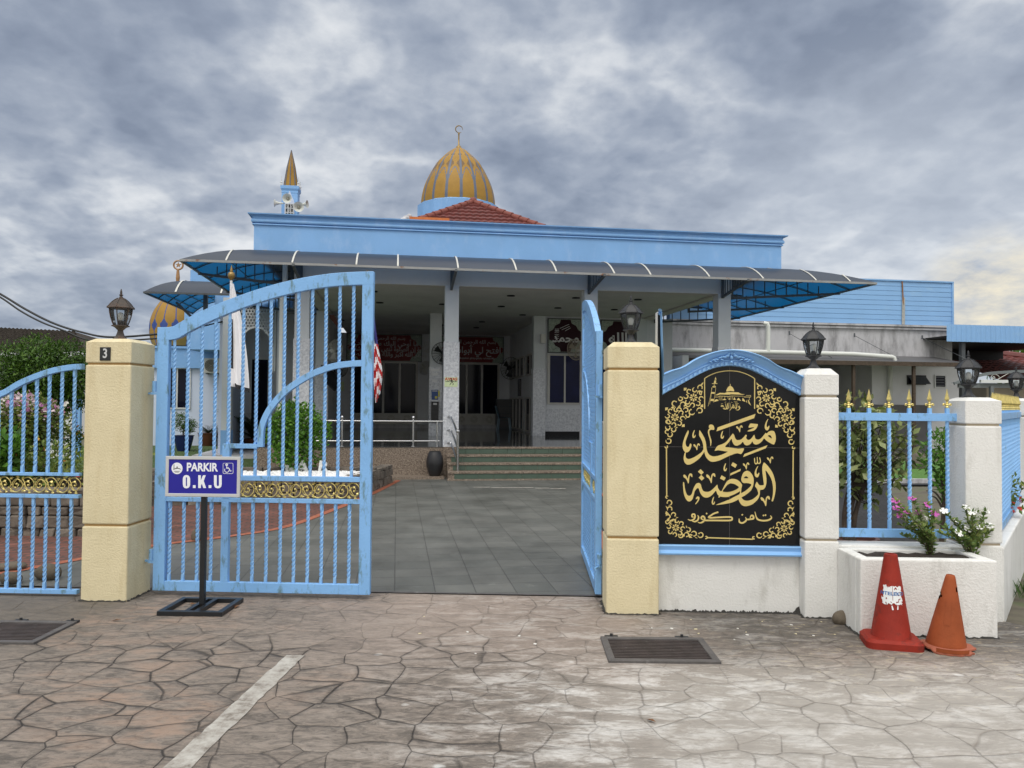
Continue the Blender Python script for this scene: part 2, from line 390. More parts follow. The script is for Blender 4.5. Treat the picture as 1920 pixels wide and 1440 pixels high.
M['flagwhite'] = plain('white_flag_cloth', (0.88, 0.88, 0.90), 0.8, 0.03, 4)
M['flagred'] = plain('red_flag_cloth', (0.55, 0.03, 0.03), 0.8, 0.05)
M['flagblue'] = plain('blue_flag_cloth', (0.04, 0.035, 0.20), 0.8, 0.05)
M['flagshade'] = plain('painted_flag_shade', (0.03, 0.03, 0.035), 0.8, 0.05)  # dark colour painting the shade in the white flag's folds
M['polewhite'] = plain('white_pole', (0.72, 0.74, 0.76), 0.35, 0.04)
M['finial'] = plain('brass_finial', (0.30, 0.20, 0.07), 0.35, 0.15, 20, metal=0.5)
M['copper'] = plain('copper_finial', (0.36, 0.19, 0.08), 0.45, 0.1)
M['domegold'] = plain('dome_gold', (0.335, 0.19, 0.032), 0.55, 0.08, 3, spec=0.3)
M['domebronze'] = plain('dome_bronze', (0.17, 0.11, 0.055), 0.6, 0.1, 3, spec=0.3)
M['domerib'] = plain('dome_rib', (0.10, 0.125, 0.18), 0.5, 0.1)
M['domeblue'] = plain('dome_blue', (0.025, 0.06, 0.24), 0.5, 0.1)
M['horn'] = plain('horn_grey', (0.60, 0.62, 0.58), 0.45, 0.05)
M['hornin'] = plain('horn_inside', (0.34, 0.33, 0.28), 0.6, 0.1)
M['cable'] = plain('cable_sheath', (0.012, 0.013, 0.016), 0.6)
M['housewall'] = plain('house_wall', (0.45, 0.40, 0.32), 0.8, 0.06)
M['greywall'] = plain('grey_house_wall', (0.52, 0.53, 0.54), 0.8, 0.06)
M['carport'] = plain('carport_grey', (0.16, 0.18, 0.19), 0.5, 0.15)
M['whitemetal'] = plain('white_metal', (0.66, 0.68, 0.68), 0.4, 0.04)
M['petalpink'] = plain('pink_petal', (0.52, 0.10, 0.42), 0.6, 0.15, 20)
M['petalwhite'] = plain('white_petal', (0.84, 0.84, 0.82), 0.6, 0.04)
M['petalred'] = plain('red_petal', (0.50, 0.05, 0.03), 0.6, 0.2, 20)
M['dryleaf'] = plain('dry_leaf', (0.20, 0.09, 0.035), 0.8, 0.3, 20)
M['chip'] = plain('white_chip', (0.75, 0.74, 0.70), 0.8, 0.08)
M['wbox'] = plain('water_box', (0.62, 0.62, 0.58), 0.5, 0.05)


def glass(name):
    m, nt, p = newmat(name); L = nt.links.new
    tr = nd(nt, 'ShaderNodeBsdfTransparent'); gl = nd(nt, 'ShaderNodeBsdfGlossy'); gl.inputs['Roughness'].default_value = 0.08
    tr.inputs[0].default_value = (0.86, 0.89, 0.90, 1)
    df = nd(nt, 'ShaderNodeBsdfDiffuse'); df.inputs[0].default_value = (0.45, 0.48, 0.5, 1)
    fr = nd(nt, 'ShaderNodeFresnel'); fr.inputs[0].default_value = 1.5
    a = nd(nt, 'ShaderNodeMixShader'); L(fr.outputs[0], a.inputs[0]); L(tr.outputs[0], a.inputs[1]); L(gl.outputs[0], a.inputs[2])
    b = nd(nt, 'ShaderNodeMixShader'); b.inputs[0].default_value = 0.05; L(a.outputs[0], b.inputs[1]); L(df.outputs[0], b.inputs[2])
    L(b.outputs[0], nt.nodes['Material Output'].inputs[0]); return m


M['glass'] = glass('lamp_glass')


def polycarb():
    m, nt, p = newmat('canopy_polycarbonate'); L = nt.links.new
    tc = nd(nt, 'ShaderNodeTexCoord'); n = nd(nt, 'ShaderNodeTexNoise', i_Scale=1.5, i_Detail=4.0); L(tc.outputs['Object'], n.inputs[0])
    geo = nd(nt, 'ShaderNodeNewGeometry')
    p.inputs['Roughness'].default_value = 0.32
    L(mixc(nt, n.outputs[0], (0.038, 0.046, 0.066), (0.055, 0.066, 0.092)), p.inputs['Base Color'])
    t = nd(nt, 'ShaderNodeBsdfTranslucent'); L(mixc(nt, n.outputs[0], (0.003, 0.19, 0.50), (0.004, 0.21, 0.54)), t.inputs[0])
    x = nd(nt, 'ShaderNodeMixShader'); x.inputs[0].default_value = 0.29; L(p.outputs[0], x.inputs[1]); L(t.outputs[0], x.inputs[2])
    L(x.outputs[0], nt.nodes['Material Output'].inputs[0]); return m


M['poly'] = polycarb()


def leafmat(name, cols, rough=0.5, trans=0.25):
    m, nt, p = newmat(name); L = nt.links.new
    geo = nd(nt, 'ShaderNodeNewGeometry')
    n = len(cols)
    c = ramp(nt, geo.outputs['Random Per Island'], [(i / max(1, n - 1), cc) for i, cc in enumerate(cols)])
    L(c, p.inputs['Base Color']); p.inputs['Roughness'].default_value = rough; p.inputs['Specular IOR Level'].default_value = 0.35
    t = nd(nt, 'ShaderNodeBsdfTranslucent'); L(c, t.inputs[0])
    x = nd(nt, 'ShaderNodeMixShader'); x.inputs[0].default_value = trans; L(p.outputs[0], x.inputs[1]); L(t.outputs[0], x.inputs[2])
    L(x.outputs[0], nt.nodes['Material Output'].inputs[0]); return m


M['leafdark'] = leafmat('dark_foliage', [(0.022, 0.055, 0.008), (0.045, 0.105, 0.012), (0.075, 0.165, 0.02), (0.13, 0.23, 0.035)])
M['leafbright'] = leafmat('bright_foliage', [(0.04, 0.10, 0.015), (0.075, 0.19, 0.02), (0.11, 0.26, 0.03), (0.16, 0.32, 0.04)])
M['leafolive'] = leafmat('olive_foliage', [(0.06, 0.085, 0.025), (0.12, 0.16, 0.04), (0.21, 0.25, 0.07), (0.38, 0.41, 0.20), (0.14, 0.21, 0.05)])
M['leafhedge'] = leafmat('hedge_foliage', [(0.05, 0.09, 0.02), (0.11, 0.18, 0.03), (0.19, 0.26, 0.05), (0.28, 0.30, 0.07)])
M['leafpalm'] = leafmat('palm_foliage', [(0.03, 0.055, 0.03), (0.055, 0.09, 0.05)])
M['leafsmall'] = leafmat('periwinkle_foliage', [(0.08, 0.15, 0.04), (0.15, 0.24, 0.06), (0.28, 0.33, 0.09), (0.11, 0.19, 0.055)])
M['flowermix'] = leafmat('bougainvillea_bracts', [(0.74, 0.73, 0.66), (0.72, 0.70, 0.62), (0.56, 0.20, 0.46), (0.78, 0.77, 0.72), (0.50, 0.17, 0.42), (0.62, 0.38, 0.36)])
M['flowerred'] = leafmat('hedge_flowers', [(0.55, 0.06, 0.02), (0.60, 0.45, 0.05), (0.55, 0.10, 0.03)])
M['grassblade'] = leafmat('grass_blades', [(0.03, 0.07, 0.015), (0.06, 0.12, 0.025), (0.10, 0.16, 0.04)])


def tiles(name, c1, c2, mortar, w, h, msize=0.012, off=0.0, rough=0.35, bump=0.3, rot=0.0, rmax=None, noise=0.35):
    m, nt, p = newmat(name); L = nt.links.new
    tc = nd(nt, 'ShaderNodeTexCoord'); mp = nd(nt, 'ShaderNodeMapping'); mp.inputs['Rotation'].default_value = (0, 0, rot); L(tc.outputs['Object'], mp.inputs[0])
    b = nd(nt, 'ShaderNodeTexBrick'); b.offset = off; b.offset_frequency = 2; b.squash = 1.0
    L(mp.outputs[0], b.inputs[0]); b.inputs['Scale'].default_value = 1.0; b.inputs['Brick Width'].default_value = w; b.inputs['Row Height'].default_value = h
    b.inputs['Mortar Size'].default_value = msize; b.inputs['Mortar Smooth'].default_value = 0.2; b.inputs['Bias'].default_value = 0.0
    b.inputs['Color1'].default_value = (*c1, 1); b.inputs['Color2'].default_value = (*c2, 1); b.inputs['Mortar'].default_value = (*mortar, 1)
    n = nd(nt, 'ShaderNodeTexNoise', i_Scale=1.4, i_Detail=7.0, i_Roughness=0.65); L(tc.outputs['Object'], n.inputs[0])
    v = ramp(nt, n.outputs[0], [(0.3, 1 - noise), (0.7, 1 + 0.0)])
    c = mixc(nt, 1.0, b.outputs[0], v, 'MULTIPLY')
    n2 = nd(nt, 'ShaderNodeTexNoise', i_Scale=2.3, i_Detail=8.0, i_Roughness=0.75); L(tc.outputs['Object'], n2.inputs[0])
    c = mixc(nt, mth(nt, 'MULTIPLY', ramp(nt, n2.outputs[0], [(0.60, 0.0), (0.70, 1.0)]), 0.35), c, tuple(min(1, x * 1.8 + 0.06) for x in c1))
    L(c, p.inputs['Base Color']); p.inputs['Roughness'].default_value = rough
    if rmax: L(ramp(nt, n.outputs[0], [(0.35, rough), (0.65, rmax)]), p.inputs['Roughness'])
    bp = nd(nt, 'ShaderNodeBump', i_Strength=bump, i_Distance=0.006); bp.invert = True
    L(b.outputs['Fac'], bp.inputs['Height']); L(bp.outputs[0], p.inputs['Normal'])
    return m


M['drivetile'] = tiles('grey_drive_tile', (0.128, 0.133, 0.122), (0.158, 0.160, 0.147), (0.075, 0.075, 0.07), 0.34, 0.34, 0.005, 0.0, 0.42, 0.4, radians(-8.5), 0.6, 0.4)
M['brickpave'] = tiles('red_brick_paving', (0.24, 0.085, 0.06), (0.17, 0.07, 0.055), (0.07, 0.05, 0.04), 0.21, 0.085, 0.014, 0.5, 0.8, 0.8, radians(6), None, 0.5)
M['darkpave'] = tiles('dark_block_paving', (0.022, 0.023, 0.026), (0.036, 0.036, 0.039), (0.009, 0.009, 0.009), 0.22, 0.11, 0.01, 0.5, 0.85, 0.6, 0.2, None, 0.5)
M['porchtile'] = tiles('polished_porch_floor', (0.10, 0.105, 0.11), (0.115, 0.12, 0.12), (0.08, 0.08, 0.08), 0.6, 0.6, 0.004, 0.0, 0.06, 0.05, 0.0, None, 0.2)
M['rooftile_dark'] = plain('dark_roof_tile', (0.050, 0.043, 0.037), 0.9, 0.35, 8, 0.5, 20, spec=0.1)
M['rooftile_red'] = plain('red_roof_tile', (0.125, 0.020, 0.015), 0.5, 0.25, 6, 0.3, 20, dirt=(0.10, 0.02, 0.018), dscale=5, dth=(0.5, 0.66))
M['ridgetile'] = plain('ridge_tile', (0.20, 0.055, 0.04), 0.7, 0.2, 8, 0.3, 20)
M['orangeridge'] = plain('orange_ridge_board', (0.55, 0.16, 0.04), 0.6, 0.15, 8)


def speckle(name, a, b, c, scale=90, rough=0.55):
    m, nt, p = newmat(name); L = nt.links.new
    tc = nd(nt, 'ShaderNodeTexCoord')
    n = nd(nt, 'ShaderNodeTexNoise', i_Scale=scale, i_Detail=3.0, i_Roughness=0.7); L(tc.outputs['Object'], n.inputs[0])
    L(ramp(nt, n.outputs[0], [(0.36, a), (0.5, b), (0.64, c)]), p.inputs['Base Color']); p.inputs['Roughness'].default_value = rough
    return m


M['browngranite'] = speckle('brown_granite', (0.10, 0.075, 0.055), (0.205, 0.16, 0.125), (0.34, 0.28, 0.22), 38)
M['marbleclad'] = speckle('speckled_marble', (0.44, 0.46, 0.50), (0.58, 0.60, 0.64), (0.70, 0.72, 0.75), 22, 0.3)
M['pebble'] = speckle('white_pebble', (0.68, 0.68, 0.69), (0.80, 0.80, 0.80), (0.86, 0.86, 0.86), 6)
M['lawn'] = speckle('lawn', (0.03, 0.055, 0.014), (0.06, 0.10, 0.024), (0.09, 0.14, 0.035), 14, 0.9)
M['brightlawn'] = speckle('bright_lawn', (0.05, 0.12, 0.02), (0.08, 0.19, 0.03), (0.11, 0.25, 0.04), 14, 0.9)
M['earth'] = speckle('bare_earth', (0.09, 0.08, 0.06), (0.13, 0.115, 0.085), (0.10, 0.12, 0.06), 3, 0.9)
M['edging'] = speckle('terracotta_edging', (0.26, 0.075, 0.04), (0.32, 0.10, 0.055), (0.36, 0.13, 0.07), 20, 0.8)


def greentile():
    m, nt, p = newmat('green_step_tile'); L = nt.links.new
    tc = nd(nt, 'ShaderNodeTexCoord'); n = nd(nt, 'ShaderNodeTexNoise', i_Scale=6.0, i_Detail=4.0); L(tc.outputs['Object'], n.inputs[0])
    L(mixc(nt, n.outputs[0], (0.055, 0.088, 0.066), (0.085, 0.130, 0.098)), p.inputs['Base Color']); p.inputs['Roughness'].default_value = 0.4
    return m


M['greentile'] = greentile()


def stamped():
    """stamped concrete forecourt: random flagstones, worn tan and grey, white bloom low on the right"""
    m, nt, p = newmat('stamped_concrete'); L = nt.links.new
    tc = nd(nt, 'ShaderNodeTexCoord'); P = tc.outputs['Object']
    nz = nd(nt, 'ShaderNodeTexNoise', i_Scale=2.3, i_Detail=1.5, i_Roughness=0.5); L(P, nz.inputs[0])
    w = nd(nt, 'ShaderNodeVectorMath', operation='SCALE'); L(nz.outputs['Color'], w.inputs[0]); w.inputs['Scale'].default_value = 0.17
    a = nd(nt, 'ShaderNodeVectorMath', operation='ADD'); L(P, a.inputs[0]); L(w.outputs[0], a.inputs[1])
    mp = nd(nt, 'ShaderNodeMapping'); mp.inputs['Scale'].default_value = (1.0, 1.0, 0.0); L(a.outputs[0], mp.inputs[0])
    ed = nd(nt, 'ShaderNodeTexVoronoi', feature='DISTANCE_TO_EDGE', i_Scale=3.5, i_Randomness=0.66); L(mp.outputs[0], ed.inputs[0])
    ce = nd(nt, 'ShaderNodeTexVoronoi', feature='F1', i_Scale=3.5, i_Randomness=0.66); L(mp.outputs[0], ce.inputs[0])
    wn = nd(nt, 'ShaderNodeTexNoise', i_Scale=1.3, i_Detail=2.0); L(P, wn.inputs[0])
    wid = mth(nt, 'MULTIPLY', ramp(nt, wn.outputs[0], [(0.35, 0.30), (0.65, 1.0)]), 0.025)
    gr = mth(nt, 'SUBTRACT', 1.0, mth(nt, 'DIVIDE', ed.outputs[0], wid, True), True)           # 1 in the joint
    sep = nd(nt, 'ShaderNodeSeparateXYZ'); L(P, sep.inputs[0]); X, Y, Z = sep.outputs
    st = nd(nt, 'ShaderNodeMapping'); st.inputs['Scale'].default_value = (0.8, 1.9, 1); st.inputs['Rotation'].default_value = (0, 0, 0.15); L(P, st.inputs[0])
    big = nd(nt, 'ShaderNodeTexNoise', i_Scale=0.62, i_Detail=4.0, i_Roughness=0.55); L(P, big.inputs[0])
    mid = nd(nt, 'ShaderNodeTexNoise', i_Scale=3.4, i_Detail=9.0, i_Roughness=0.68, i_Distortion=0.5); L(st.outputs[0], mid.inputs[0])
    fine = nd(nt, 'ShaderNodeTexNoise', i_Scale=13.0, i_Detail=9.0, i_Roughness=0.78, i_Distortion=1.0); L(st.outputs[0], fine.inputs[0])
    cs = nd(nt, 'ShaderNodeSeparateColor'); L(ce.outputs['Color'], cs.inputs[0])
    c = ramp(nt, mid.outputs[0], [(0.30, (0.105, 0.091, 0.077)), (0.46, (0.168, 0.144, 0.122)), (0.58, (0.225, 0.192, 0.162)), (0.72, (0.30, 0.25, 0.207))])
    c = mixc(nt, mth(nt, 'MULTIPLY', cs.outputs[0], 0.35), c, (0.125, 0.103, 0.088))
    c = mixc(nt, mth(nt, 'MULTIPLY', ramp(nt, fine.outputs[0], [(0.46, 0.0), (0.58, 1.0)]), 0.55), c, (0.33, 0.275, 0.23))
    c = mixc(nt, mth(nt, 'MULTIPLY', ramp(nt, fine.outputs[0], [(0.38, 1.0), (0.46, 0.0)]), 0.62), c, (0.070, 0.060, 0.052))
    pk = mth(nt, 'MULTIPLY', ramp(nt, big.outputs[0], [(0.50, 0.0), (0.62, 1.0)]), ramp(nt, mid.outputs[0], [(0.45, 0.0), (0.6, 1.0)]))
    c = mixc(nt, mth(nt, 'MULTIPLY', pk, 0.55), c, (0.36, 0.235, 0.165))
    # grey-green grime along the foot of the wall
    def smooth(v, lo, hi):
        mr = nd(nt, 'ShaderNodeMapRange', interpolation_type='SMOOTHSTEP'); mr.inputs[1].default_value = lo; mr.inputs[2].default_value = hi; L(v, mr.inputs[0]); return mr.outputs[0]
    jig = mth(nt, 'MULTIPLY', mth(nt, 'SUBTRACT', mid.outputs[0], 0.5), 1.6)
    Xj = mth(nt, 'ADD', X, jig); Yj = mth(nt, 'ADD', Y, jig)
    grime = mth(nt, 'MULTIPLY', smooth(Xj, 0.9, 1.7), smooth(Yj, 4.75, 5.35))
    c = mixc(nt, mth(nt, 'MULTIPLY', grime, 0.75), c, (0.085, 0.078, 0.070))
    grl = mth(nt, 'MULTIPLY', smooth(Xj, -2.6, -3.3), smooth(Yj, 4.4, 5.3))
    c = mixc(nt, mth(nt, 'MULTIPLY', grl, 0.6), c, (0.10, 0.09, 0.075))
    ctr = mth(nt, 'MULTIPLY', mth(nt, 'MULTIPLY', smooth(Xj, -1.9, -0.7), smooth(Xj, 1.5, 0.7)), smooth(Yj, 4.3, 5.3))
    c = mixc(nt, mth(nt, 'MULTIPLY', ctr, 0.55), c, mixc(nt, fine.outputs[0], (0.26, 0.205, 0.17), (0.42, 0.345, 0.295)))
    # pale bloom of lime over the right-hand slabs
    right = mth(nt, 'MULTIPLY', smooth(Xj, -0.5, 0.9), smooth(Yj, 5.15, 4.3))
    c = mixc(nt, mth(nt, 'MULTIPLY', right, 0.62), c, mixc(nt, mid.outputs[0], (0.31, 0.278, 0.242), (0.46, 0.42, 0.375)))
    lime = mth(nt, 'MULTIPLY', mth(nt, 'ADD', mth(nt, 'MULTIPLY', right, 0.9), mth(nt, 'MULTIPLY', smooth(Xj, -1.2, 0.3), 0.35), True),
               ramp(nt, mth(nt, 'ADD', mth(nt, 'MULTIPLY', mid.outputs[0], 0.62), mth(nt, 'MULTIPLY', fine.outputs[0], 0.38)), [(0.485, 0.0), (0.60, 1.0)]))
    c = mixc(nt, mth(nt, 'MULTIPLY', lime, 0.72), c, (0.76, 0.755, 0.735))
    yel = mth(nt, 'MULTIPLY', mth(nt, 'MULTIPLY', smooth(Xj, 1.0, 2.2), smooth(Yj, 3.6, 4.6)), ramp(nt, fine.outputs[0], [(0.55, 0.0), (0.63, 1.0)]))
    c = mixc(nt, mth(nt, 'MULTIPLY', yel, 0.6), c, (0.42, 0.33, 0.17))
    soft = mth(nt, 'MULTIPLY', smooth(Xj, -0.2, 1.6), smooth(Yj, 5.0, 3.9))
    c = mixc(nt, mth(nt, 'MULTIPLY', soft, 0.52), c, mixc(nt, fine.outputs[0], (0.36, 0.335, 0.30), (0.54, 0.52, 0.485)))
    # joints: dark on the left, filled with tan mortar near the wall and on the right
    fill = mth(nt, 'MAXIMUM', right, smooth(Yj, 5.0, 5.5))
    gc = mixc(nt, mth(nt, 'MULTIPLY', fill, ramp(nt, wn.outputs[0], [(0.40, 0.25), (0.56, 1.0)])), (0.050, 0.043, 0.037), (0.20, 0.165, 0.125))
    lft = mth(nt, 'MULTIPLY', smooth(Xj, 0.5, -0.9), smooth(Yj, 5.5, 4.7))
    fade = mth(nt, 'MULTIPLY', mth(nt, 'ADD', 0.34, mth(nt, 'MULTIPLY', lft, 0.58)), ramp(nt, wn.outputs[0], [(0.38, 0.45), (0.60, 1.0)]))
    amt = mth(nt, 'MULTIPLY', gr, fade)
    # darker towards the rolled edges, paint spots, darker strip along wall foot and gate line
    edg = mth(nt, 'MULTIPLY', mth(nt, 'SUBTRACT', 1.0, mth(nt, 'DIVIDE', ed.outputs[0], 0.09, True), True), mth(nt, 'MULTIPLY', fade, ramp(nt, fine.outputs[0], [(0.35, 1.0), (0.6, 0.25)])))
    c = mixc(nt, mth(nt, 'MULTIPLY', edg, 0.42), c, (0.085, 0.072, 0.062))
    sv = nd(nt, 'ShaderNodeTexVoronoi', feature='F1', i_Scale=4.3); L(a.outputs[0], sv.inputs[0])
    sc_ = nd(nt, 'ShaderNodeSeparateColor'); L(sv.outputs['Color'], sc_.inputs[0])
    spot = mth(nt, 'MULTIPLY', mth(nt, 'GREATER_THAN', sc_.outputs[0], 0.80), ramp(nt, mth(nt, 'ADD', sv.outputs['Distance'], mth(nt, 'MULTIPLY', mth(nt, 'SUBTRACT', fine.outputs[0], 0.5), 0.35)), [(0.07, 1.0), (0.13, 0.0)]))
    c = mixc(nt, mth(nt, 'MULTIPLY', spot, mth(nt, 'MULTIPLY', smooth(X, -1.3, -0.4), 0.7)), c, (0.70, 0.70, 0.68))
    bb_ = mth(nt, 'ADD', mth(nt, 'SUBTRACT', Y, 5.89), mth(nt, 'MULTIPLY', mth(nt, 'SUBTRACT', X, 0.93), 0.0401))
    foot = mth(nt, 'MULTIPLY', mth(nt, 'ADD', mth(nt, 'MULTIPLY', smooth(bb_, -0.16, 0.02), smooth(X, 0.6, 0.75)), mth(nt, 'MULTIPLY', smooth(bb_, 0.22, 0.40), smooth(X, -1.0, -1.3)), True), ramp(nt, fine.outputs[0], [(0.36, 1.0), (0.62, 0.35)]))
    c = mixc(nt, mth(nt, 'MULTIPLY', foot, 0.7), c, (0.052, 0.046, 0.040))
    c = mixc(nt, amt, c, gc)
    L(c, p.inputs['Base Color'])
    p.inputs['Roughness'].default_value = 0.78
    roll = mth(nt, 'MULTIPLY', mth(nt, 'POWER', mth(nt, 'SUBTRACT', 1.0, mth(nt, 'DIVIDE', ed.outputs[0], 0.13, True), True), 2.0), fade)
    h = mth(nt, 'ADD', mth(nt, 'ADD', mth(nt, 'MULTIPLY', mth(nt, 'MULTIPLY', gr, fade), -0.6), mth(nt, 'MULTIPLY', roll, -0.9)), mth(nt, 'ADD', mth(nt, 'MULTIPLY', mid.outputs[0], 0.7), mth(nt, 'MULTIPLY', fine.outputs[0], 0.28)))
    bp = nd(nt, 'ShaderNodeBump', i_Strength=1.0, i_Distance=0.026); L(h, bp.inputs['Height']); L(bp.outputs[0], p.inputs['Normal'])
    return m


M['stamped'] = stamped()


def worn_line():
    m, nt, p = newmat('worn_white_paint'); L = nt.links.new
    tc = nd(nt, 'ShaderNodeTexCoord')
    n = nd(nt, 'ShaderNodeTexNoise', i_Scale=9.0, i_Detail=9.0, i_Roughness=0.75); L(tc.outputs['Object'], n.inputs[0])
    L(ramp(nt, n.outputs[0], [(0.36, (0.17, 0.145, 0.12)), (0.46, (0.33, 0.305, 0.27)), (0.6, (0.47, 0.455, 0.415))]), p.inputs['Base Color'])
    p.inputs['Roughness'].default_value = 0.7
    bp = nd(nt, 'ShaderNodeBump', i_Strength=0.6, i_Distance=0.01); L(n.outputs[0], bp.inputs['Height']); L(bp.outputs[0], p.inputs['Normal'])
    return m


M['line'] = worn_line()
# ------------------------------------------------------------------ ground and paving
def slab(name, pts, z, mat, th=None, label=None, sub=False):
    b = B()
    n = len(pts)
    b.add([(p[0], p[1], z) for p in pts], [tuple(range(n))])
    o = b.build(name, mat); o['kind'] = 'structure'
    if o.data.polygons[0].normal.z < 0: o.data.flip_normals()
    return o


slab('ground', [(-400, -200), (400, -200), (400, 700), (-400, 700)], -0.03, M['earth'])
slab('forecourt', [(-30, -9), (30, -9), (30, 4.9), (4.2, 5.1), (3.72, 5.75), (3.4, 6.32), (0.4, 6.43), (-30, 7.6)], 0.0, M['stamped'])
CURVE = [(-5.2, 6.68), (-4.72, 7.0), (-4.3, 7.75), (-3.91, 8.49), (-3.36, 9.05), (-2.88, 9.77), (-2.66, 11.1), (-2.42, 13.4), (-2.30, 15.75)]
CV = spline(CURVE, 6)
step_l = FB.w(-2.0, -0.2); step_r = FB.w(3.6, -0.2)
slab('driveway', CV + [FB.w(-1.0, 0.1)[:2], FB.w(3.4, 0.1)[:2], (2.0, 14.6), (1.25, 12.6), (1.08, 9.5), (1.02, 6.44), (0.4, 6.46), (-4.0, 6.63)], 0.004, M['drivetile'])
slab('brick_paving', CV[:-3] + [(-2.9, 15.3), (-7.0, 13.0), (-14, 12.5), (-14, 7.0), (-5.3, 6.68)], 0.003, M['brickpave'])
slab('side_yard_paving', [(1.06, 6.48), (1.13, 9.5), (1.30, 12.6), (2.05, 14.5), FB.w(3.5, -0.05)[:2], FB.w(9, -0.1)[:2], (12.5, 16.2), (7.6, 15.6), (3.6, 6.38), (1.1, 6.44)], 0.002, M['darkpave'])
slab('lawn', [(-7.0, 13.02), (-3.6, 15.0), FB.w(-3.4, 0.3)[:2], FB.w(-3.6, 12)[:2], FB.w(-16, 12.4)[:2], (-26, 24), (-26, 12.5), (-14, 12.52)], 0.006, M['lawn'])
slab('garden_lawn', [(6.2, 16.2), (12.4, 16.9), (14.5, 22), (9, 22.5), (6.9, 19.5)], 0.012, M['brightlawn'])
b = B()                                            # terracotta edging strip along the brick paving and along the right of the drive
for line in (CV, [(1.02, 6.46), (1.08, 9.5), (1.25, 12.6), (2.0, 14.6), FB.w(3.4, 0.0)[:2]]):
    for i in range(len(line) - 1):
        p, q = Vector(line[i]), Vector(line[i + 1]); d = (q - p).normalized(); nn = Vector((-d.y, d.x)) * 0.055
        b.add([(*(p - nn), 0.010), (*(p + nn), 0.010), (*(q + nn), 0.010), (*(q - nn), 0.010)], [(3, 2, 1, 0)])
b.build('paving_edging', M['edging'])['kind'] = 'structure'
b = B()
for p, q, w in (((-1.35, 4.885), (-1.45, 3.30), 0.058),):
    p, q = Vector(p), Vector(q); d = (q - p).normalized(); nn = Vector((-d.y, d.x)) * w
    N = 26; rr = random.Random(3)
    pts = [(p + (q - p) * (i / N)) for i in range(N + 1)]
    e = [(rr.uniform(-.008, .008), rr.uniform(-.008, .008)) for _ in pts]
    vs = [(*(c - nn * (1 + k[0] * 12)), 0.004) for c, k in zip(pts, e)] + [(*(c + nn * (1 + k[1] * 12)), 0.004) for c, k in zip(pts, e)]
    b.add(vs, [(i, i + 1, N + 2 + i, N + 1 + i) for i in range(N)])
b.build('road_marking', M['line'])['kind'] = 'structure'
b = B()
for x0, x1, y in ((888, 918, 914.5), (921, 1000, 915.3), (1003, 1030, 916.2), (1032, 1061, 917)):
    A_, C_ = pg(x0, y), pg(x1, y)
    b.add([(A_[0], A_[1] - .04, .009), (C_[0], C_[1] - .04, .009), (C_[0], C_[1] + .05, .009), (A_[0], A_[1] + .05, .009)], [(0, 1, 2, 3)])
b.build('driveway_marking', M['line'])['kind'] = 'structure'
# kerb and threshold at the gate line
b = B(); b.add([(-4.0, 6.60, .006), (1.0, 6.42, .006), (1.0, 6.46, .006), (-4.0, 6.64, .006)], [(0, 1, 2, 3)])
b.build('gate_threshold', M['rustframe'])['kind'] = 'structure'


# ------------------------------------------------------------------ gate pillars and wall pillars
def pillar(name, label, a0, a1, b0, b1, zs, mats, ch, fr=FW, group=None):
    zl, zg, zc, zt = zs                            # lower groove, upper groove, chamfer, top
    t = E(name, label, 'pillar', fr, (a0 + a1) / 2, b0, 0, 0, group)
    g = 0.008
    B(t).box(a0, a1, b0, b1, -0.04, zl - g).build('base', mats[0], t, bevel=0.012)
    B(t).box(a0, a1, b0, b1, zl + g, zg - g).build('shaft', mats[0], t, bevel=0.012)
    for z in (zl, zg):
        B(t).box(a0 + .014, a1 - .014, b0 + .014, b1 - .014, z - g - .02, z + g + .02).build('groove_band', mats[1], t)
    c = B(t); h = ch
    c.box(a0, a1, b0, b1, zg + g, zc)
    c.v = c.v[:4] + c.v[4:]
    vs = [(a0, b0, zc), (a1, b0, zc), (a1, b1, zc), (a0, b1, zc), (a0 + h, b0 + h, zt), (a1 - h, b0 + h, zt), (a1 - h, b1 - h, zt), (a0 + h, b1 - h, zt)]
    c.f.pop(1); c.m.pop()
    c.add(vs, [(4, 5, 6, 7), (0, 1, 5, 4), (1, 2, 6, 5), (2, 3, 7, 6), (3, 0, 4, 7)])
    c.build('cap', mats[0], t, bevel=0.008)
    return t


# base grime strip is a real mortar fillet at the foot of each post
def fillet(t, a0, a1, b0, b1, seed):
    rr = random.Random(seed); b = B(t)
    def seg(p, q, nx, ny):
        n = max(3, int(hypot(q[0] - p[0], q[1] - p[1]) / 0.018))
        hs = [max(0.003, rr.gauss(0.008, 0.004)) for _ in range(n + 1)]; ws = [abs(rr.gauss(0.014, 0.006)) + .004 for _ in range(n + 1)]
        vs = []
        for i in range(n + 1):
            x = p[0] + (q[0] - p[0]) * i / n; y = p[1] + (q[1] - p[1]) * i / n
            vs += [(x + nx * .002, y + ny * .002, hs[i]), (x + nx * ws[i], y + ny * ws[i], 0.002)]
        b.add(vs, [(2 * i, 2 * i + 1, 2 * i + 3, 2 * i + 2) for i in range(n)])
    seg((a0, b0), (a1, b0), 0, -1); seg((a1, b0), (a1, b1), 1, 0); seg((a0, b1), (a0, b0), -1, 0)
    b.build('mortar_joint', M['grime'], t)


YL, YR, YB = -4.325 - 0.035, -3.955 - 0.03, 0.10
pl = pillar('gate_pillar', 'cream gate pillar with the black number 3 plate', YL, YR, YB, YB + .38, (0.60, 1.89, 2.065, 2.095), (M['cream'], M['groove']), .05, group='cream gate pillars')
fillet(pl, YL, YR, YB, YB + .38, 1)
np_ = B(pl)
x0, z0 = FW.pix(187.5, 676, YB); x1, z1 = FW.pix(208, 651, YB)
np_.box(x0, x1, YB - .008, YB + .004, z0, z1)
plate = np_.build('number_plate', M['blackmetal'], pl, bevel=.003)


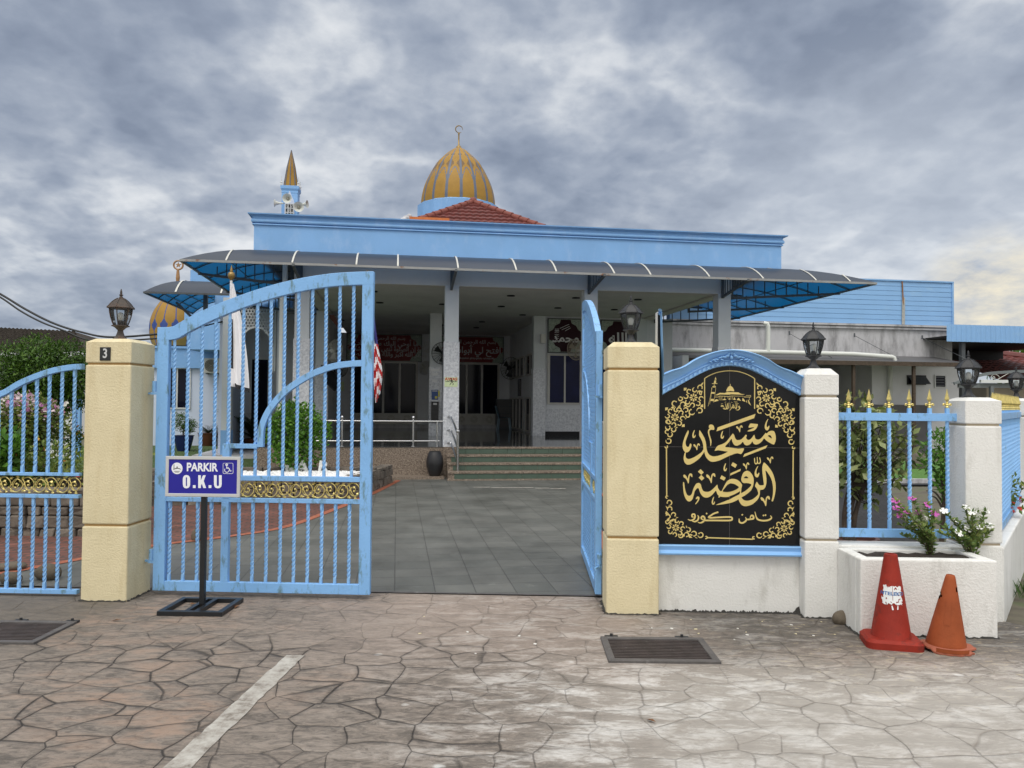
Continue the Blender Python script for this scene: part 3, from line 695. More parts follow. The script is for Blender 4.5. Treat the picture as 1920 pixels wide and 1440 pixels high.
def text_mesh(s, size, name, mat, parent, loc, yaw_local=0.0, extr=0.001, offset=0.0, align='CENTER', sx=1.0, tilt=None):
    cu = bpy.data.curves.new('t', 'FONT'); cu.body = s; cu.size = size; cu.extrude = extr; cu.offset = offset
    cu.align_x = align; cu.align_y = 'BOTTOM_BASELINE' if False else 'CENTER'; cu.resolution_u = 6
    o = bpy.data.objects.new('t', cu); COL.objects.link(o)
    dg = bpy.context.evaluated_depsgraph_get(); me = bpy.data.meshes.new_from_object(o.evaluated_get(dg))
    bpy.data.objects.remove(o); me.name = name
    R = Matrix.Rotation(yaw_local, 4, 'Z') @ Matrix.Rotation(pi / 2, 4, 'X') @ Matrix.Diagonal((sx, 1, 1, 1))
    if tilt is not None: R = tilt @ R
    me.transform(Matrix.Translation(loc) @ R); me.materials.clear(); me.materials.append(mat)
    ob = bpy.data.objects.new(name, me); COL.objects.link(ob)
    if parent is not None: ob.parent = parent; KID.setdefault(parent.name, []).append(ob)
    return ob


o_ = ORG[pl.name]
text_mesh('3', 0.105, 'numeral', M['alum'], plate, ((x0 + x1) / 2 - o_[0] + .002, YB - .0095 - o_[1], (z0 + z1) / 2), offset=0.002, sx=0.82)
R0, R1 = -0.199, 0.200
pr = pillar('gate_pillar', 'cream gate pillar beside the black name sign', R0, R1, 0.01, .39, (0.58, 1.87, 2.04, 2.08), (M['cream'], M['groove']), .05, group='cream gate pillars')
fillet(pr, R0, R1, 0.01, .39, 2)
W0, W1 = 1.292, 1.550
pw_ = pillar('wall_pillar', 'white pillar between the name sign and the spear fence', W0, W1, 0.0, .28, (0.585, 1.672, 1.835, 1.885), (M['white'], M['groovew']), .045, group='white wall pillars')
fillet(pw_, W0, W1, 0.0, .28, 3)
V0, V1 = 2.483, 2.753
pf = pillar('wall_pillar', 'white corner pillar behind the flower planter', V0, V1, 0.0, .30, (0.570, 1.465, 1.645, 1.672), (M['white'], M['groovew']), .06, group='white wall pillars')


# ------------------------------------------------------------------ lanterns on the pillars
def lantern(label, mat, P, H, rz=0.0, n=6, wid=1.0):
    t = E('pillar_lantern', label, 'lantern', F0, P[0], P[1], P[2], rz, 'lanterns on the gate and wall pillars')
    t.scale = (H / 0.40, H / 0.40, H / 0.40)
    k = wid
    def L(pr, name, m, sm=None, top=True, bot=True): return B().lathe([(r * k, z) for r, z in pr], n=n, rot=pi / n, top=top, bot=bot).build(name, m, t, smooth=sm)
    L([(.058, 0), (.060, .006), (.052, .012), (.040, .022), (.031, .036), (.024, .056), (.021, .068), (.021, .073)], 'base', mat)
    L([(.018, .073), (.026, .082), (.040, .096), (.050, .102), (.066, .107), (.066, .113), (.055, .117)], 'bowl', mat)
    cage = B()
    pr = [(.050, .116), (.060, .140), (.072, .180), (.079, .215), (.082, .245)]
    for j in range(n):
        an = 2 * pi * j / n + pi / n
        cage.tube([(r * k * cos(an), r * k * sin(an), z) for r, z in pr], .0042, 5)
    cage.lathe([(.086 * k, .243), (.086 * k, .252), (.07 * k, .252), (.07 * k, .243)], n=n, rot=pi / n, top=False, bot=False)
    cage.build('cage', mat, t)
    L([(r - .003, z) for r, z in pr], 'glass_panes', M['glass'], top=False, bot=False)
    roof = L([(.100, .246), (.101, .252), (.090, .260), (.078, .278), (.062, .296), (.044, .312), (.026, .322), (.016, .327), (.014, .336)], 'roof', mat)
    ribs = B()
    for j in range(n):
        an = 2 * pi * j / n + pi / n
        ribs.tube([(r * k * cos(an), r * k * sin(an), z + .002) for r, z in ((.099, .253), (.088, .262), (.076, .280), (.060, .298), (.042, .314), (.022, .326))], .003, 5)
    ribs.build('roof_rib', mat, roof)
    B().lathe([(.012, .336), (.009, .346), (.016, .350), (.016, .354), (.008, .357), (.009, .370), (.007, .385), (.002, .40)], n=10).build('finial', mat, t, smooth=50)
    B().lathe([(.020, .117), (.020, .150), (.017, .152)], n=12).build('socket', mat, t, smooth=50)
    B().lathe([(.014, .152), (.018, .160), (.024, .175), (.025, .190), (.021, .205), (.012, .214), (.001, .217)], n=14).build('bulb', M['bulb'], t, smooth=180)
    return t


def on(fr, x, y, b): a, z = fr.pix(x, y, b); P = fr.w(a, b, z); return P


P = FW.w((YL + YR) / 2 - .012, YB + .19, 2.0945); lantern('rusty brown lantern on the pillar numbered 3', M['bronze'], P, 0.425, .12)
P = FW.w((R0 + R1) / 2 + .0, .20, 2.0795); lantern('black lantern with a round bulb, on the cream pillar by the name sign', M['iron'], P, 0.385, pi / 6 - .1)
P = FW.w((W0 + W1) / 2 - .015, .14, 1.8845); lantern('black lantern on the white pillar beside the name sign', M['iron'], P, 0.365, .05)
P = FW.w((V0 + V1) / 2 - .03, .15, 1.6715); lantern('black lantern on the white corner pillar above the flower planter', M['iron'], P, 0.365, -.1)

# ------------------------------------------------------------------ name sign wall
sw = E('name_sign_wall', 'arched black and gold name sign with a blue moulding, set in a white wall', 'sign', FW, 0.75, .13)
PB = 0.115                                          # face of the granite
def S(x, y): return FW.pix(x, y, PB)
A0, A1 = R1 + .001, W0 - .001
outer = [S(*q) for q in [(1238, 702), (1258, 694), (1274, 689.5), (1287, 683), (1299, 675), (1316, 667), (1340, 659.5), (1368, 656.5), (1395, 659.5), (1419, 667), (1437, 675.5), (1449, 684), (1462, 690.5), (1478, 696), (1505, 708.5)]]
inner = [S(*q) for q in [(1238, 743), (1251, 735), (1264, 728), (1280, 719), (1296, 710), (1310, 702.5), (1325, 695.5), (1345, 689), (1368, 686.5), (1390, 689), (1410, 695.5), (1426, 703), (1442, 711.5), (1458, 720), (1474, 729), (1490, 737), (1505, 745.5)]]
def arr_at(poly, s):                                # resample by x
    for i in range(len(poly) - 1):
        if poly[i][0] <= s <= poly[i + 1][0] or i == len(poly) - 2:
            t = (s - poly[i][0]) / (poly[i + 1][0] - poly[i][0]); return poly[i][1] + t * (poly[i + 1][1] - poly[i][1])
outer = spline(outer, 5); inner = spline(inner, 5)
xs = [A0 + (A1 - A0) * i / 64 for i in range(65)]
zo = [arr_at(outer, x) for x in xs]; zi = [arr_at(inner, x) for x in xs]
zsl0 = S(1370, 1040)[1]; zsl1 = S(1370, 1022)[1]
B(sw).box(A0, A1, PB + .015, .30, -.04, zsl0).build('base_wall', M['white'], sw)
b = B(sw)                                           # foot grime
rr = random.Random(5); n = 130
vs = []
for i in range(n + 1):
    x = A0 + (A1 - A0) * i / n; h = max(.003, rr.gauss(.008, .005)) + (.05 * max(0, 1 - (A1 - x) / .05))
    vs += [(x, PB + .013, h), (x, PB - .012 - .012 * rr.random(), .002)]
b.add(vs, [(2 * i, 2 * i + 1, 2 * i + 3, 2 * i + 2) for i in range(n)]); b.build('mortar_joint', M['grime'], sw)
bk = B(sw); pts = [(A0, zsl0)] + [(A1, zsl0)] + [(x, z - .012) for x, z in zip(xs[::-1], zo[::-1])]
bk.prism(pts, PB + .016, .25); bk.build('backing_wall', M['white'], sw)
pn = B(sw); pts = [(A0, zsl0 + .002), (A1, zsl0 + .002)] + [(x, z + .012) for x, z in zip(xs[::-1], zi[::-1])]
pn.prism(pts, PB, PB + .012); panel = pn.build('granite_panel', M['granite'], sw)
b = B(sw); sx = S(1368, 800)[0]; sz = S(1300, 838)[1]
b.box(sx - .0012, sx + .0012, PB - .0006, PB, zsl1, S(1368, 687)[1]); b.box(A0, A1, PB - .0007, PB, sz - .0012, sz + .0012)
b.build('panel_joint', M['rustframe'], panel)
mo = B(sw)
prof = [(0, .02), (0, -.085), (.05, -.098), (.10, -.092), (.13, -.07), (.20, -.066), (.34, -.05), (.50, -.032), (.60, -.028), (.62, -.04), (.68, -.043), (.71, -.030), (.97, -.028), (1.0, -.0)]
mo.sheet(lambda i, q: (xs[i], PB + q[1], zo[i] + (zi[i] - zo[i]) * q[0]), range(65), prof)
mld = mo.build('arch_moulding', M['moulding'], sw, smooth=35)
dn = B(sw)
for i in range(0, 64):
    if i % 2: continue
    for q0, q1 in ((.76, .94),):
        xa, xb = xs[i], xs[i] + (A1 - A0) / 64 * 1.05
        za = zo[i] + (zi[i] - zo[i]) * q0; zb = zo[i] + (zi[i] - zo[i]) * q1
        zc_ = zo[i + 1] + (zi[i + 1] - zo[i + 1]) * q0; zd = zo[i + 1] + (zi[i + 1] - zo[i + 1]) * q1
        y0, y1 = PB - .040, PB - .026
        dn.add([(xa, y0, za), (xb, y0, zc_), (xb, y0, zd), (xa, y0, zb), (xa, y1, za), (xb, y1, zc_), (xb, y1, zd), (xa, y1, zb)],
               [(0, 3, 2, 1), (0, 1, 5, 4), (1, 2, 6, 5), (2, 3, 7, 6), (3, 0, 4, 7)])
dn.build('dentils', M['moulding'], mld)
om = B(sw)                                          # acanthus relief at the crown
def blob(x, y, rx, rz, an=0.0):
    a, z = S(x, y); n = 8; k = FPX / 5.98
    pr = []
    for i in range(n):
        for j in range(5):
            th = 2 * pi * i / n; ph = pi / 2 * j / 4
            u, v = rx / k * cos(th) * sin(ph), rz / k * sin(th) * sin(ph)
            pr.append((a + u * cos(an) - v * sin(an), PB - .055 - .022 * cos(ph), z + u * sin(an) + v * cos(an)))
    om.add(pr, [(i * 5 + j, i * 5 + j + 1, ((i + 1) % n) * 5 + j + 1, ((i + 1) % n) * 5 + j) for i in range(n) for j in range(4)])
for sgn in (-1, 1):
    for dx, dy, rx, rz, an in ((5, 3, 5, 2.6, .9), (8, 7, 5.5, 2.6, .25), (14, 9, 6, 2.2, -.2), (21, 10, 5.5, 2.0, .35), (27, 13.5, 5, 1.9, -.35), (33, 14.5, 5, 1.7, .2), (39, 18, 4, 1.5, -.5), (18, 14, 4, 1.5, -.3), (30, 17, 4, 1.4, -.4)):
        blob(1368 + sgn * dx, 661.5 + dy, rx, rz, sgn * -an * 0.9)
blob(1368, 662, 3.4, 5.5); blob(1368, 671, 3, 4.5); blob(1368, 680, 2.6, 3)
om.build('acanthus_relief', M['moulding'], mld, smooth=60)
sl = B(sw)
zz = [zsl0, zsl0 + .012, zsl0 + .022, zsl0 + .034, zsl1 - .008, zsl1]; yy = [-.045, -.05, -.028, -.022, -.034, -.03]
sl.prism([(PB + .012, zsl0)] + [(PB + y, z) for y, z in zip(yy, zz)] + [(PB + .012, zsl1)], A0 + .0, A1 + .004, 'x')
sl.build('sill', M['moulding'], sw, smooth=30)

# --- gold lettering, traced letter by letter and cut as thin inlay
TR = {'A': (1275, 765, 12.52), 'B': (1365, 765, 12.52), 'C': (1275, 850, 12.52), 'D': (1365, 850, 12.52), 'E': (1280, 945, 10.667), 'T': (1310, 685, 14.4)}
lev = [0]
def tp(reg, pts):
    out = []
    for q in pts:
        r, x, y = (q if len(q) == 3 else (reg, q[0], q[1])); ox, oy, s = TR[r]
        out.append(S(ox + x / s, oy + y / s))
    return out
def inlay(bb, pts, smooth=True, base=0.0):
    lev[0] += 1; y = PB - .0016 - base - lev[0] * 0.00002
    p = spline(pts, 4, True) if smooth else pts
    bb.prism(p, y, y + .0012 if not base else y + .0004)
cal = B(sw); hol = B(sw)
def shape(reg, pts, smooth=True): inlay(cal, tp(reg, pts), smooth)
def hole(reg, pts): inlay(hol, tp(reg, pts), True, .0022)
shape('A', [(855, 548), (885, 455), ('B', 645, 138), ('B', 612, 238)], False)
shape('B', [(905, 600), (960, 552), (1030, 533), (1082, 552), (1112, 620), (1122, 720), (1105, 800), (1075, 855), (1000, 828), (900, 765), (845, 715), (800, 775), (740, 830), (660, 858), (600, 835), (568, 785), (530, 840), (450, 878), (385, 855), (348, 795), (290, 850), (200, 885), (140, 860), (100, 790), (80, 725), (13, 810), ('A', 1060, 908), ('A', 1160, 927), ('A', 1252, 938), (250, 955), (372, 950), (312, 1075), (230, 1062), (150, 1075), (50, 1108), ('A', 1125, 1030), ('A', 1010, 1008), ('A', 900, 992), ('A', 830, 1002), ('A', 815, 996), ('A', 880, 892), ('A', 990, 848), ('A', 1080, 795), ('A', 1160, 700), ('A', 1230, 608), (118, 602), (145, 640), (165, 700), (200, 745), (250, 752), (310, 735), (370, 680), (412, 630), (440, 640), (425, 690), (440, 730), (480, 750), (530, 730), (580, 670), (615, 630), (630, 680), (650, 725), (700, 740), (760, 725), (820, 660), (885, 585)])
shape('A', [(1125, 1030), (1030, 1075), (920, 1115), (800, 1135), (710, 1110), (650, 1045), (622, 950), (612, 850), (590, 750), (545, 650), (465, 525), (448, 570), (452, 650), (490, 720), (525, 800), (545, 880), (550, 970), (570, 1020), (585, 1090), (625, 1175), (700, 1245), (790, 1262), (930, 1228), (1050, 1172), (1160, 1118), (1200, 1080), (1190, 1035)])
hole('B', [(935, 650), (990, 640), (1025, 712)])
shape('A', [(555, 965), (505, 1035), (420, 1100), (320, 1160), (215, 1197), (155, 1180), (130, 1125), (138, 1040), (120, 1035), (95, 1100), (85, 1190), (105, 1270), (150, 1320), (200, 1330), (270, 1310), (370, 1250), (470, 1165), (540, 1070), (578, 1005)])
shape('A', [(190, 525), (203, 560), (190, 620), (160, 700), (130, 790), (135, 860), (160, 905), (190, 915), (215, 890), (235, 840), (258, 840), (268, 880), (250, 950), (215, 1010), (165, 1042), (115, 1030), (75, 970), (60, 890), (75, 790), (110, 680), (150, 590)])
shape('A', [(680, 470), (682, 410), (720, 388), (770, 400), (800, 445), (800, 510), (740, 510), (690, 535), (690, 600), (715, 690), (738, 780), (725, 885), (712, 880), (705, 780), (680, 680), (655, 590), (660, 520), (690, 480), (712, 458)])
HAM = [(335, 520), (343, 530), (325, 600), (322, 660), (345, 655), (355, 628), (366, 645), (350, 690), (320, 706), (292, 680), (290, 620), (310, 560)]
HBIG = [(935, 260), (942, 270), (910, 350), (905, 430), (930, 450), (950, 420), (970, 420), (965, 470), (940, 515), (910, 525), (870, 490), (862, 420), (885, 340), (915, 285)]
VEE = [(315, 860), (335, 850), (365, 875), (385, 915), (400, 860), (425, 830), (455, 840), (462, 885), (440, 880), (425, 860), (412, 900), (405, 975), (392, 990), (380, 960), (355, 915), (325, 895)]
def mv(p, dx, dy, s=1.0, o=None):
    o = o or p[0]; return [(o[0] + (x - o[0]) * s + dx, o[1] + (y - o[1]) * s + dy) for x, y in p]
shape('A', HAM); shape('A', mv(HAM, 665, 18)); shape('B', HBIG); shape('D', mv(HBIG, -238, 40))
shape('C', mv(HAM, 733, -285)); shape('C', mv(HAM, 455, 500))
shape('A', VEE); shape('B', mv(VEE, -122, -422)); shape('B', mv(VEE, 598, 310)); shape('B', mv(VEE, 34, 450))
shape('C', mv(VEE, -238, -345, 1.45)); shape('C', mv(VEE, 300, -350, 1.45)); shape('D', mv(VEE, 450, 185, 1.48))
shape('B', [(485, 460), (500, 400), (530, 365), (620, 370), (690, 378), (697, 400), (670, 470), (620, 520), (570, 540), (465, 550), (468, 530), (530, 500), (615, 460), (560, 453)])
shape('B', [(355, 1150), (385, 1080), (925, 872), (885, 945)], False)
shape('D', [(845, 215), (825, 245), (808, 300), (803, 400), (815, 520), (830, 640), (838, 735), (790, 750), (735, 745), (700, 700), (678, 668), (655, 700), (635, 770), (670, 820), (695, 880), (705, 960), (640, 1030), (560, 1085), (460, 1112), (380, 1100), (330, 1060), (310, 1030), (250, 1075), (270, 1140), (320, 1210), (390, 1240), (470, 1232), (570, 1195), (650, 1130), (710, 1060), (745, 960), (752, 865), (820, 850), (870, 800), (895, 720), (902, 620), (890, 500), (880, 400), (960, 500), (1020, 620), (1050, 760), (1055, 900), (1045, 1010), (1022, 1115), (1055, 1118), (1090, 1010), (1115, 860), (1115, 720), (1090, 590), (1040, 450), (970, 340), (890, 250)])
shape('D', [(435, 410), (500, 425), (560, 490), (595, 570), (602, 660), (588, 760), (545, 860), (480, 925), (400, 985), (315, 1032), (250, 1075), (150, 1130), (43, 1165), ('C', 1000, 1195), ('C', 860, 1212), ('C', 855, 1203), ('C', 980, 1153), ('C', 1120, 1098), (30, 1085), (130, 1030), (250, 970), (300, 940), (400, 885), (480, 820), (545, 748), (520, 712), (440, 697), (370, 697), (325, 665), (310, 610), (325, 530), (365, 450)])
hole('D', [(372, 577), (405, 540), (432, 540), (475, 577)])
shape('C', [(975, 885), (1040, 760), (1100, 660), (1170, 610), (1250, 598), ('D', 200, 615), ('D', 270, 660), ('D', 320, 720), ('D', 328, 760), ('D', 312, 830), ('D', 300, 945), ('D', 272, 965), ('D', 284, 890), ('D', 250, 905), ('D', 150, 960), ('D', 50, 1000), (1130, 1022), (1040, 1025), (940, 1012), (880, 965), (842, 880), (780, 945), (710, 1010), (620, 1040), (540, 1015), (480, 940), (440, 835), (420, 815), (390, 830), (345, 890), (320, 980), (285, 1085), (215, 1130), (150, 1090), (100, 985), (78, 860), (70, 692), (97, 692), (110, 800), (140, 920), (180, 985), (230, 995), (270, 960), (295, 890), (330, 790), (380, 715), (440, 695), (485, 725), (505, 800), (545, 880), (620, 905), (700, 890), (780, 830), (865, 740), (880, 755), (890, 810), (930, 870)])
hole('C', [(1000, 888), (1060, 800), (1110, 740), (1170, 708), ('D', 50, 703), ('D', 130, 715), ('D', 200, 750), ('D', 250, 800), ('D', 170, 855), ('D', 80, 890), ('D', 0, 903), (1080, 905)])
for r, p in (('C', [(483, 370), (555, 445), (500, 503), (420, 430)]), ('C', [(500, 507), (570, 580), (508, 642), (437, 570)]), ('C', [(975, 515), (1072, 570), (1035, 640), (937, 590)]), ('D', [(110, 210), (210, 265), (170, 340), (72, 280)]), ('D', [(50, 522), (55, 470), (300, 362), (285, 415)]), ('C', [(905, 1040), (900, 1020), (925, 990), (945, 1000), (925, 1035)])): shape(r, p, False)
shape('C', [(370, 1060), (395, 1020), (430, 1012), (455, 1040), (445, 1095), (410, 1150), (368, 1195), (360, 1180), (395, 1130), (420, 1075), (405, 1060), (380, 1078)])
shape('D', [(612, 120), (632, 115), (635, 200), (650, 230), (670, 225), (680, 180), (675, 95), (692, 92), (700, 190), (715, 225), (735, 220), (748, 180), (732, 105), (750, 100), (770, 180), (760, 230), (730, 250), (700, 240), (670, 255), (640, 255), (618, 220)])
def pen(reg, pts, w, k=5, taper=True):
    lev[0] += 1; y = PB - .0016 - lev[0] * 0.00002
    stroke(cal, tp(reg, pts), w / TR[reg][2] / FPX * 6.0, y, y, k, taper)
pen('E', [(1752, 228), (1775, 275), (1720, 318), (1620, 332), (1520, 316), (1472, 265), (1443, 152)], 33)
for x, y in ((1615, 228), (1655, 222), (1190, 215), (478, 190)): shape('E', [(x - 20, y), (x, y - 20), (x + 20, y), (x, y + 20)], False)
pen('E', [(1345, 300), (1362, 240), (1402, 232), (1415, 288), (1350, 302), (1285, 306), (1252, 262)], 34)
pen('E', [(1272, 285), (1262, 335), (1195, 378), (1135, 358), (1128, 288)], 34)
pen('E', [(712, 160), (620, 192), (560, 230), (518, 262), (560, 275), (700, 268), (945, 260), (988, 290), (950, 326), (700, 328), (436, 326)], 32, taper=False)
pen('E', [(436, 320), (380, 300), (374, 262), (410, 245), (440, 285), (415, 345), (355, 376), (302, 362)], 34)
pen('E', [(298, 222), (318, 268), (295, 325), (240, 350), (188, 340)], 30)
pen('E', [(240, 255), (190, 258), (190, 210), (235, 205), (245, 258), (215, 310), (155, 326), (102, 304)], 32)
pen('T', [(160, 1175), (158, 362)], 26, taper=False); pen('T', [(1508, 1175), (1510, 370)], 26, taper=False)
pen('T', [(152, 362), (260, 290), (450, 207), (650, 162), (840, 148), (1050, 165), (1250, 222), (1420, 300), (1518, 370)], 22, taper=False)
for p in ([(455, 310), (478, 385), (428, 385)], [(420, 405), (470, 405), (465, 490), (405, 490)], [(355, 485), (505, 485), (500, 500), (358, 500)], [(395, 545), (420, 515), (445, 545)], [(370, 565), (462, 565), (458, 595), (370, 595)], [(348, 720), (435, 725), (428, 768), (342, 765)], [(318, 905), (410, 908), (402, 965), (312, 962)],
          [(845, 505), (858, 505), (860, 560), (843, 560)], [(440, 808), (570, 742), (700, 748), (770, 722), (1070, 730), (1140, 770), (1250, 785), (1180, 792), (870, 780), (820, 790), (570, 784), (520, 806)], [(440, 850), (520, 850), (565, 822), (830, 835), (870, 822), (1180, 828), (1260, 840), (1180, 838), (870, 832), (830, 848), (570, 834), (525, 862), (440, 862)],
          [(1275, 808), (1405, 808), (1405, 818), (1275, 818)], [(1225, 848), (1405, 850), (1405, 862), (1225, 862)], [(1400, 808), (1408, 808), (1408, 862), (1400, 862)],
          [(418, 990), (430, 940), (480, 912), (520, 930), (535, 955), (470, 972)], [(632, 935), (700, 895), (748, 932), (690, 938)], [(800, 925), (835, 870), (850, 925)], [(930, 930), (965, 860), (998, 935)], [(1022, 935), (1075, 875), (1145, 960), (1090, 945)], [(1170, 950), (1185, 875), (1235, 930), (1260, 990)], [(1282, 990), (1290, 930), (1310, 1015)], [(1325, 930), (1345, 935), (1410, 1090), (1345, 1020)]):
    shape('T', p, False)
shape('T', [(748, 705), (760, 640), (800, 580), (850, 555), (905, 585), (940, 640), (952, 700), (850, 690)], True)
for p in ([(360, 600), (310, 860), (250, 1105)], [(460, 600), (430, 850), (395, 1000)], [(350, 600), (330, 850), (295, 1050)], [(555, 835), (552, 940)], [(598, 835), (595, 945)], [(628, 835), (625, 945)], [(705, 835), (702, 890)], [(790, 840), (788, 900)], [(868, 830), (870, 925)], [(915, 835), (915, 925)], [(1365, 862), (1370, 940)]): pen('T', p, 8, taper=False)
for p in ([(1095, 1085), (1070, 1130), (1100, 1120), (1105, 1160), (1060, 1205), (1000, 1200)], [(1050, 1040), (1080, 1030)], [(1030, 1000), (1025, 1130), (1000, 1165), (960, 1130)], [(990, 1000), (1000, 1150)], [(930, 1090), (905, 1130), (940, 1150), (950, 1100), (925, 1090), (880, 1160), (830, 1225)], [(905, 1060), (950, 1050)], [(880, 990), (905, 1010)], [(840, 1010), (862, 1150)], [(800, 1010), (822, 1150)], [(770, 1020), (790, 1160), (740, 1170)], [(720, 1030), (745, 1165), (690, 1175), (650, 1150)], [(700, 1000), (740, 985)], [(660, 1080), (700, 1170)], [(640, 1110), (600, 1105), (640, 1085), (660, 1130)], [(600, 1045), (650, 1030)], [(950, 985), (1040, 985)]): pen('T', p, 22)
cal.build('calligraphy', M['signgold'], panel); hol.build('letter_counter', M['granite'], panel)

# --- gold corner ornaments
orn = B(sw)
def opx(ox, oy, s, mx):
    def f(x, y):
        X, Y = ox + x / s, oy + y / s
        if mx: X = 2 * 1368.3 - X; Y += (X - 1368) * 0.012
        return S(X, Y)
    return f
def curl(f, cx, cy, r, a0, sw_, w, bulb=True):      # comma-shaped scroll
    lev[0] += 1; y = PB - .0016 - lev[0] * 0.00002
    pts = []
    for i in range(9):
        t = i / 8; an = radians(a0 + sw_ * t); rr_ = r * (1 - .30 * t)
        pts.append(f(cx + rr_ * cos(an), cy + rr_ * sin(an)))
    stroke(orn, pts, w, y, y, 2)
    if bulb:
        e = pts[-1]; k = w * .62
        orn.add([(e[0] + k * cos(j * pi / 4), y - .00001, e[1] + k * sin(j * pi / 4)) for j in range(8)], [tuple(range(8))])
def rosette(f, cx, cy, R, w):
    lev[0] += 1; y = PB - .0016 - lev[0] * 0.00002
    for j in range(8):
        an = j * pi / 4; q = []
        for rr_, da in ((.08, 0), (.26, .26), (.40, .24), (.45, 0), (.40, -.24), (.26, -.26)):
            q.append(f(cx + R * rr_ * cos(an + da), cy + R * rr_ * sin(an + da)))
        orn.add([(a, y, z) for a, z in q], [tuple(range(6))])
    for j in range(8):
        a0 = j * 45 + 10
        cx2, cy2 = cx + R * .83 * cos(radians(a0)), cy + R * .83 * sin(radians(a0))
        curl(f, cx2, cy2, R * .27, a0 + (200 if j % 2 else -20), 235 if j % 2 else -235, w)
    for sx, sy in ((-1, -1), (1, 1)):
        q = [f(cx + sx * R * (.72 + u), cy + sy * R * (.72 + v)) for u, v in ((0.08, 0.08), (.34, .02), (.34, .34), (.02, .34))]
        orn.add([(a, y, z) for a, z in q], [(0, 1, 2, 3)])
w0 = 21 / 9.6 / FPX * 6
for mx in (False, True):
    f = opx(1240, 700, 9.6, mx)
    rosette(f, 578, 435, 165, w0); rosette(f, 243, 790, 165, w0)
    for cx, cy, r, a0, s_ in ((345, 455, 42, 200, -300), (240, 540, 55, 80, 230), (390, 560, 50, 170, 240), (475, 560, 45, 0, 200), (320, 660, 48, 160, 230), (440, 660, 45, 190, 260), (545, 690, 58, 20, 230), (690, 672, 55, 170, 300), (470, 755, 42, -60, 240), (700, 255, 48, 150, 230), (715, 350, 36, 80, 220),
                              (120, 870, 42, 120, 240), (120, 970, 48, 200, -230), (215, 1010, 46, -40, 250), (105, 1050, 40, 100, 200), (150, 1100, 50, -60, 250), (130, 1215, 52, 200, -310), (90, 1320, 26, 200, -230)):
        curl(f, cx, cy, r, a0, s_, w0)
    for q in ([(690, 215), (755, 155), (748, 200)], [(170, 620), (200, 590), (230, 610), (205, 640)], [(400, 590), (455, 590), (420, 570)], [(290, 605), (335, 565), (345, 600)], [(425, 835), (430, 800), (455, 800)], [(255, 970), (300, 965), (270, 990)]):
        lev[0] += 1; y = PB - .0016 - lev[0] * 0.00002; p = [f(*c) for c in q]; orn.add([(a, y, z) for a, z in p], [tuple(range(len(p)))])
    g = opx(1240, 920, 13.09, mx)
    rosette(g, 352, 905, 205, w0)
    for cx, cy, r, a0, s_ in ((190, 290, 70, 100, -290), (210, 450, 66, 150, 230), (150, 545, 50, 60, 160), (165, 640, 60, 200, 230), (300, 590, 60, 170, 230), (150, 770, 50, 250, -220), (300, 760, 66, 160, 220),
                              (480, 1090, 66, 180, -240), (620, 1080, 60, 200, 250), (660, 960, 58, 260, 230), (720, 1110, 46, 100, 220), (800, 1060, 70, 200, 250), (960, 1080, 72, 170, -310), (135, 160, 34, 330, -230), (1095, 1150, 34, 230, 230)):
        curl(g, cx, cy, r, a0, s_, w0)
    for q in ([(100, 370), (160, 410), (140, 450)], [(110, 490), (190, 570), (120, 565)], [(600, 845), (640, 900), (605, 910)], [(350, 640), (420, 655), (380, 670)], [(690, 1080), (760, 1155), (700, 1150)], [(800, 1120), (890, 1165), (850, 1165)]):
        lev[0] += 1; y = PB - .0016 - lev[0] * 0.00002; p = [g(*c) for c in q]; orn.add([(a, y, z) for a, z in p], [tuple(range(len(p)))])
    def vline(x0, y0, x1, y1, w):
        y = PB - .0017; f = (lambda X, Y: S(2 * 1368.3 - X, Y + 4)) if mx else S
        p, q = f(x0, y0), f(x1, y1); stroke(orn, [p, q], w / FPX * 6, y, y, 1, False)
    vline(1249.5, 840, 1250, 931, 2.2)
stroke(orn, [S(1326, 1008), S(1412, 1011)], 2.2 / FPX * 6, PB - .0017, 0, 1, False)
orn.build('corner_ornament', M['signgold'], panel)
# ------------------------------------------------------------------ wrought gates and the side panel
def twisted(bb, x, y, z0, z1, s=0.0215, flat=0.05, pitch=0.15):
    n = max(2, int((z1 - z0) / 0.0105)); vs = []; r = s / sqrt(2)
    for i in range(n + 1):
        z = z0 + (z1 - z0) * i / n
        k = min(max(0, z - z0 - flat), max(0, (z1 - flat) - (z0 + flat)))
        an = pi / 4 + 2 * pi * k / pitch
        for j in range(4):
            vs.append((x + r * cos(an + j * pi / 2), y + r * sin(an + j * pi / 2), z))
    fs = [(i * 4 + j, i * 4 + (j + 1) % 4, (i + 1) * 4 + (j + 1) % 4, (i + 1) * 4 + j) for i in range(n) for j in range(4)]
    bb.add(vs, fs)


def band(bb, up, th, y0, y1):                       # bent flat rail: top line, thickness measured downwards along the normal
    n = len(up); lo = []
    for i in range(n):
        a, c = up[max(0, i - 1)], up[min(n - 1, i + 1)]; dx, dz = c[0] - a[0], c[1] - a[1]; l = hypot(dx, dz)
        lo.append((up[i][0] + dz / l * th, up[i][1] - dx / l * th))
    vs = [(x, y0, z) for x, z in up] + [(x, y0, z) for x, z in lo] + [(x, y1, z) for x, z in up] + [(x, y1, z) for x, z in lo]
    fs = []
    for i in range(n - 1):
        fs += [(i, n + i, n + i + 1, i + 1), (2 * n + i, 2 * n + i + 1, 3 * n + i + 1, 3 * n + i), (i, i + 1, 2 * n + i + 1, 2 * n + i), (n + i, 3 * n + i, 3 * n + i + 1, n + i + 1)]
    fs += [(0, 2 * n, 3 * n, n), (n - 1, 2 * n - 1, 4 * n - 1, 3 * n - 1)]
    bb.add(vs, fs); return lo


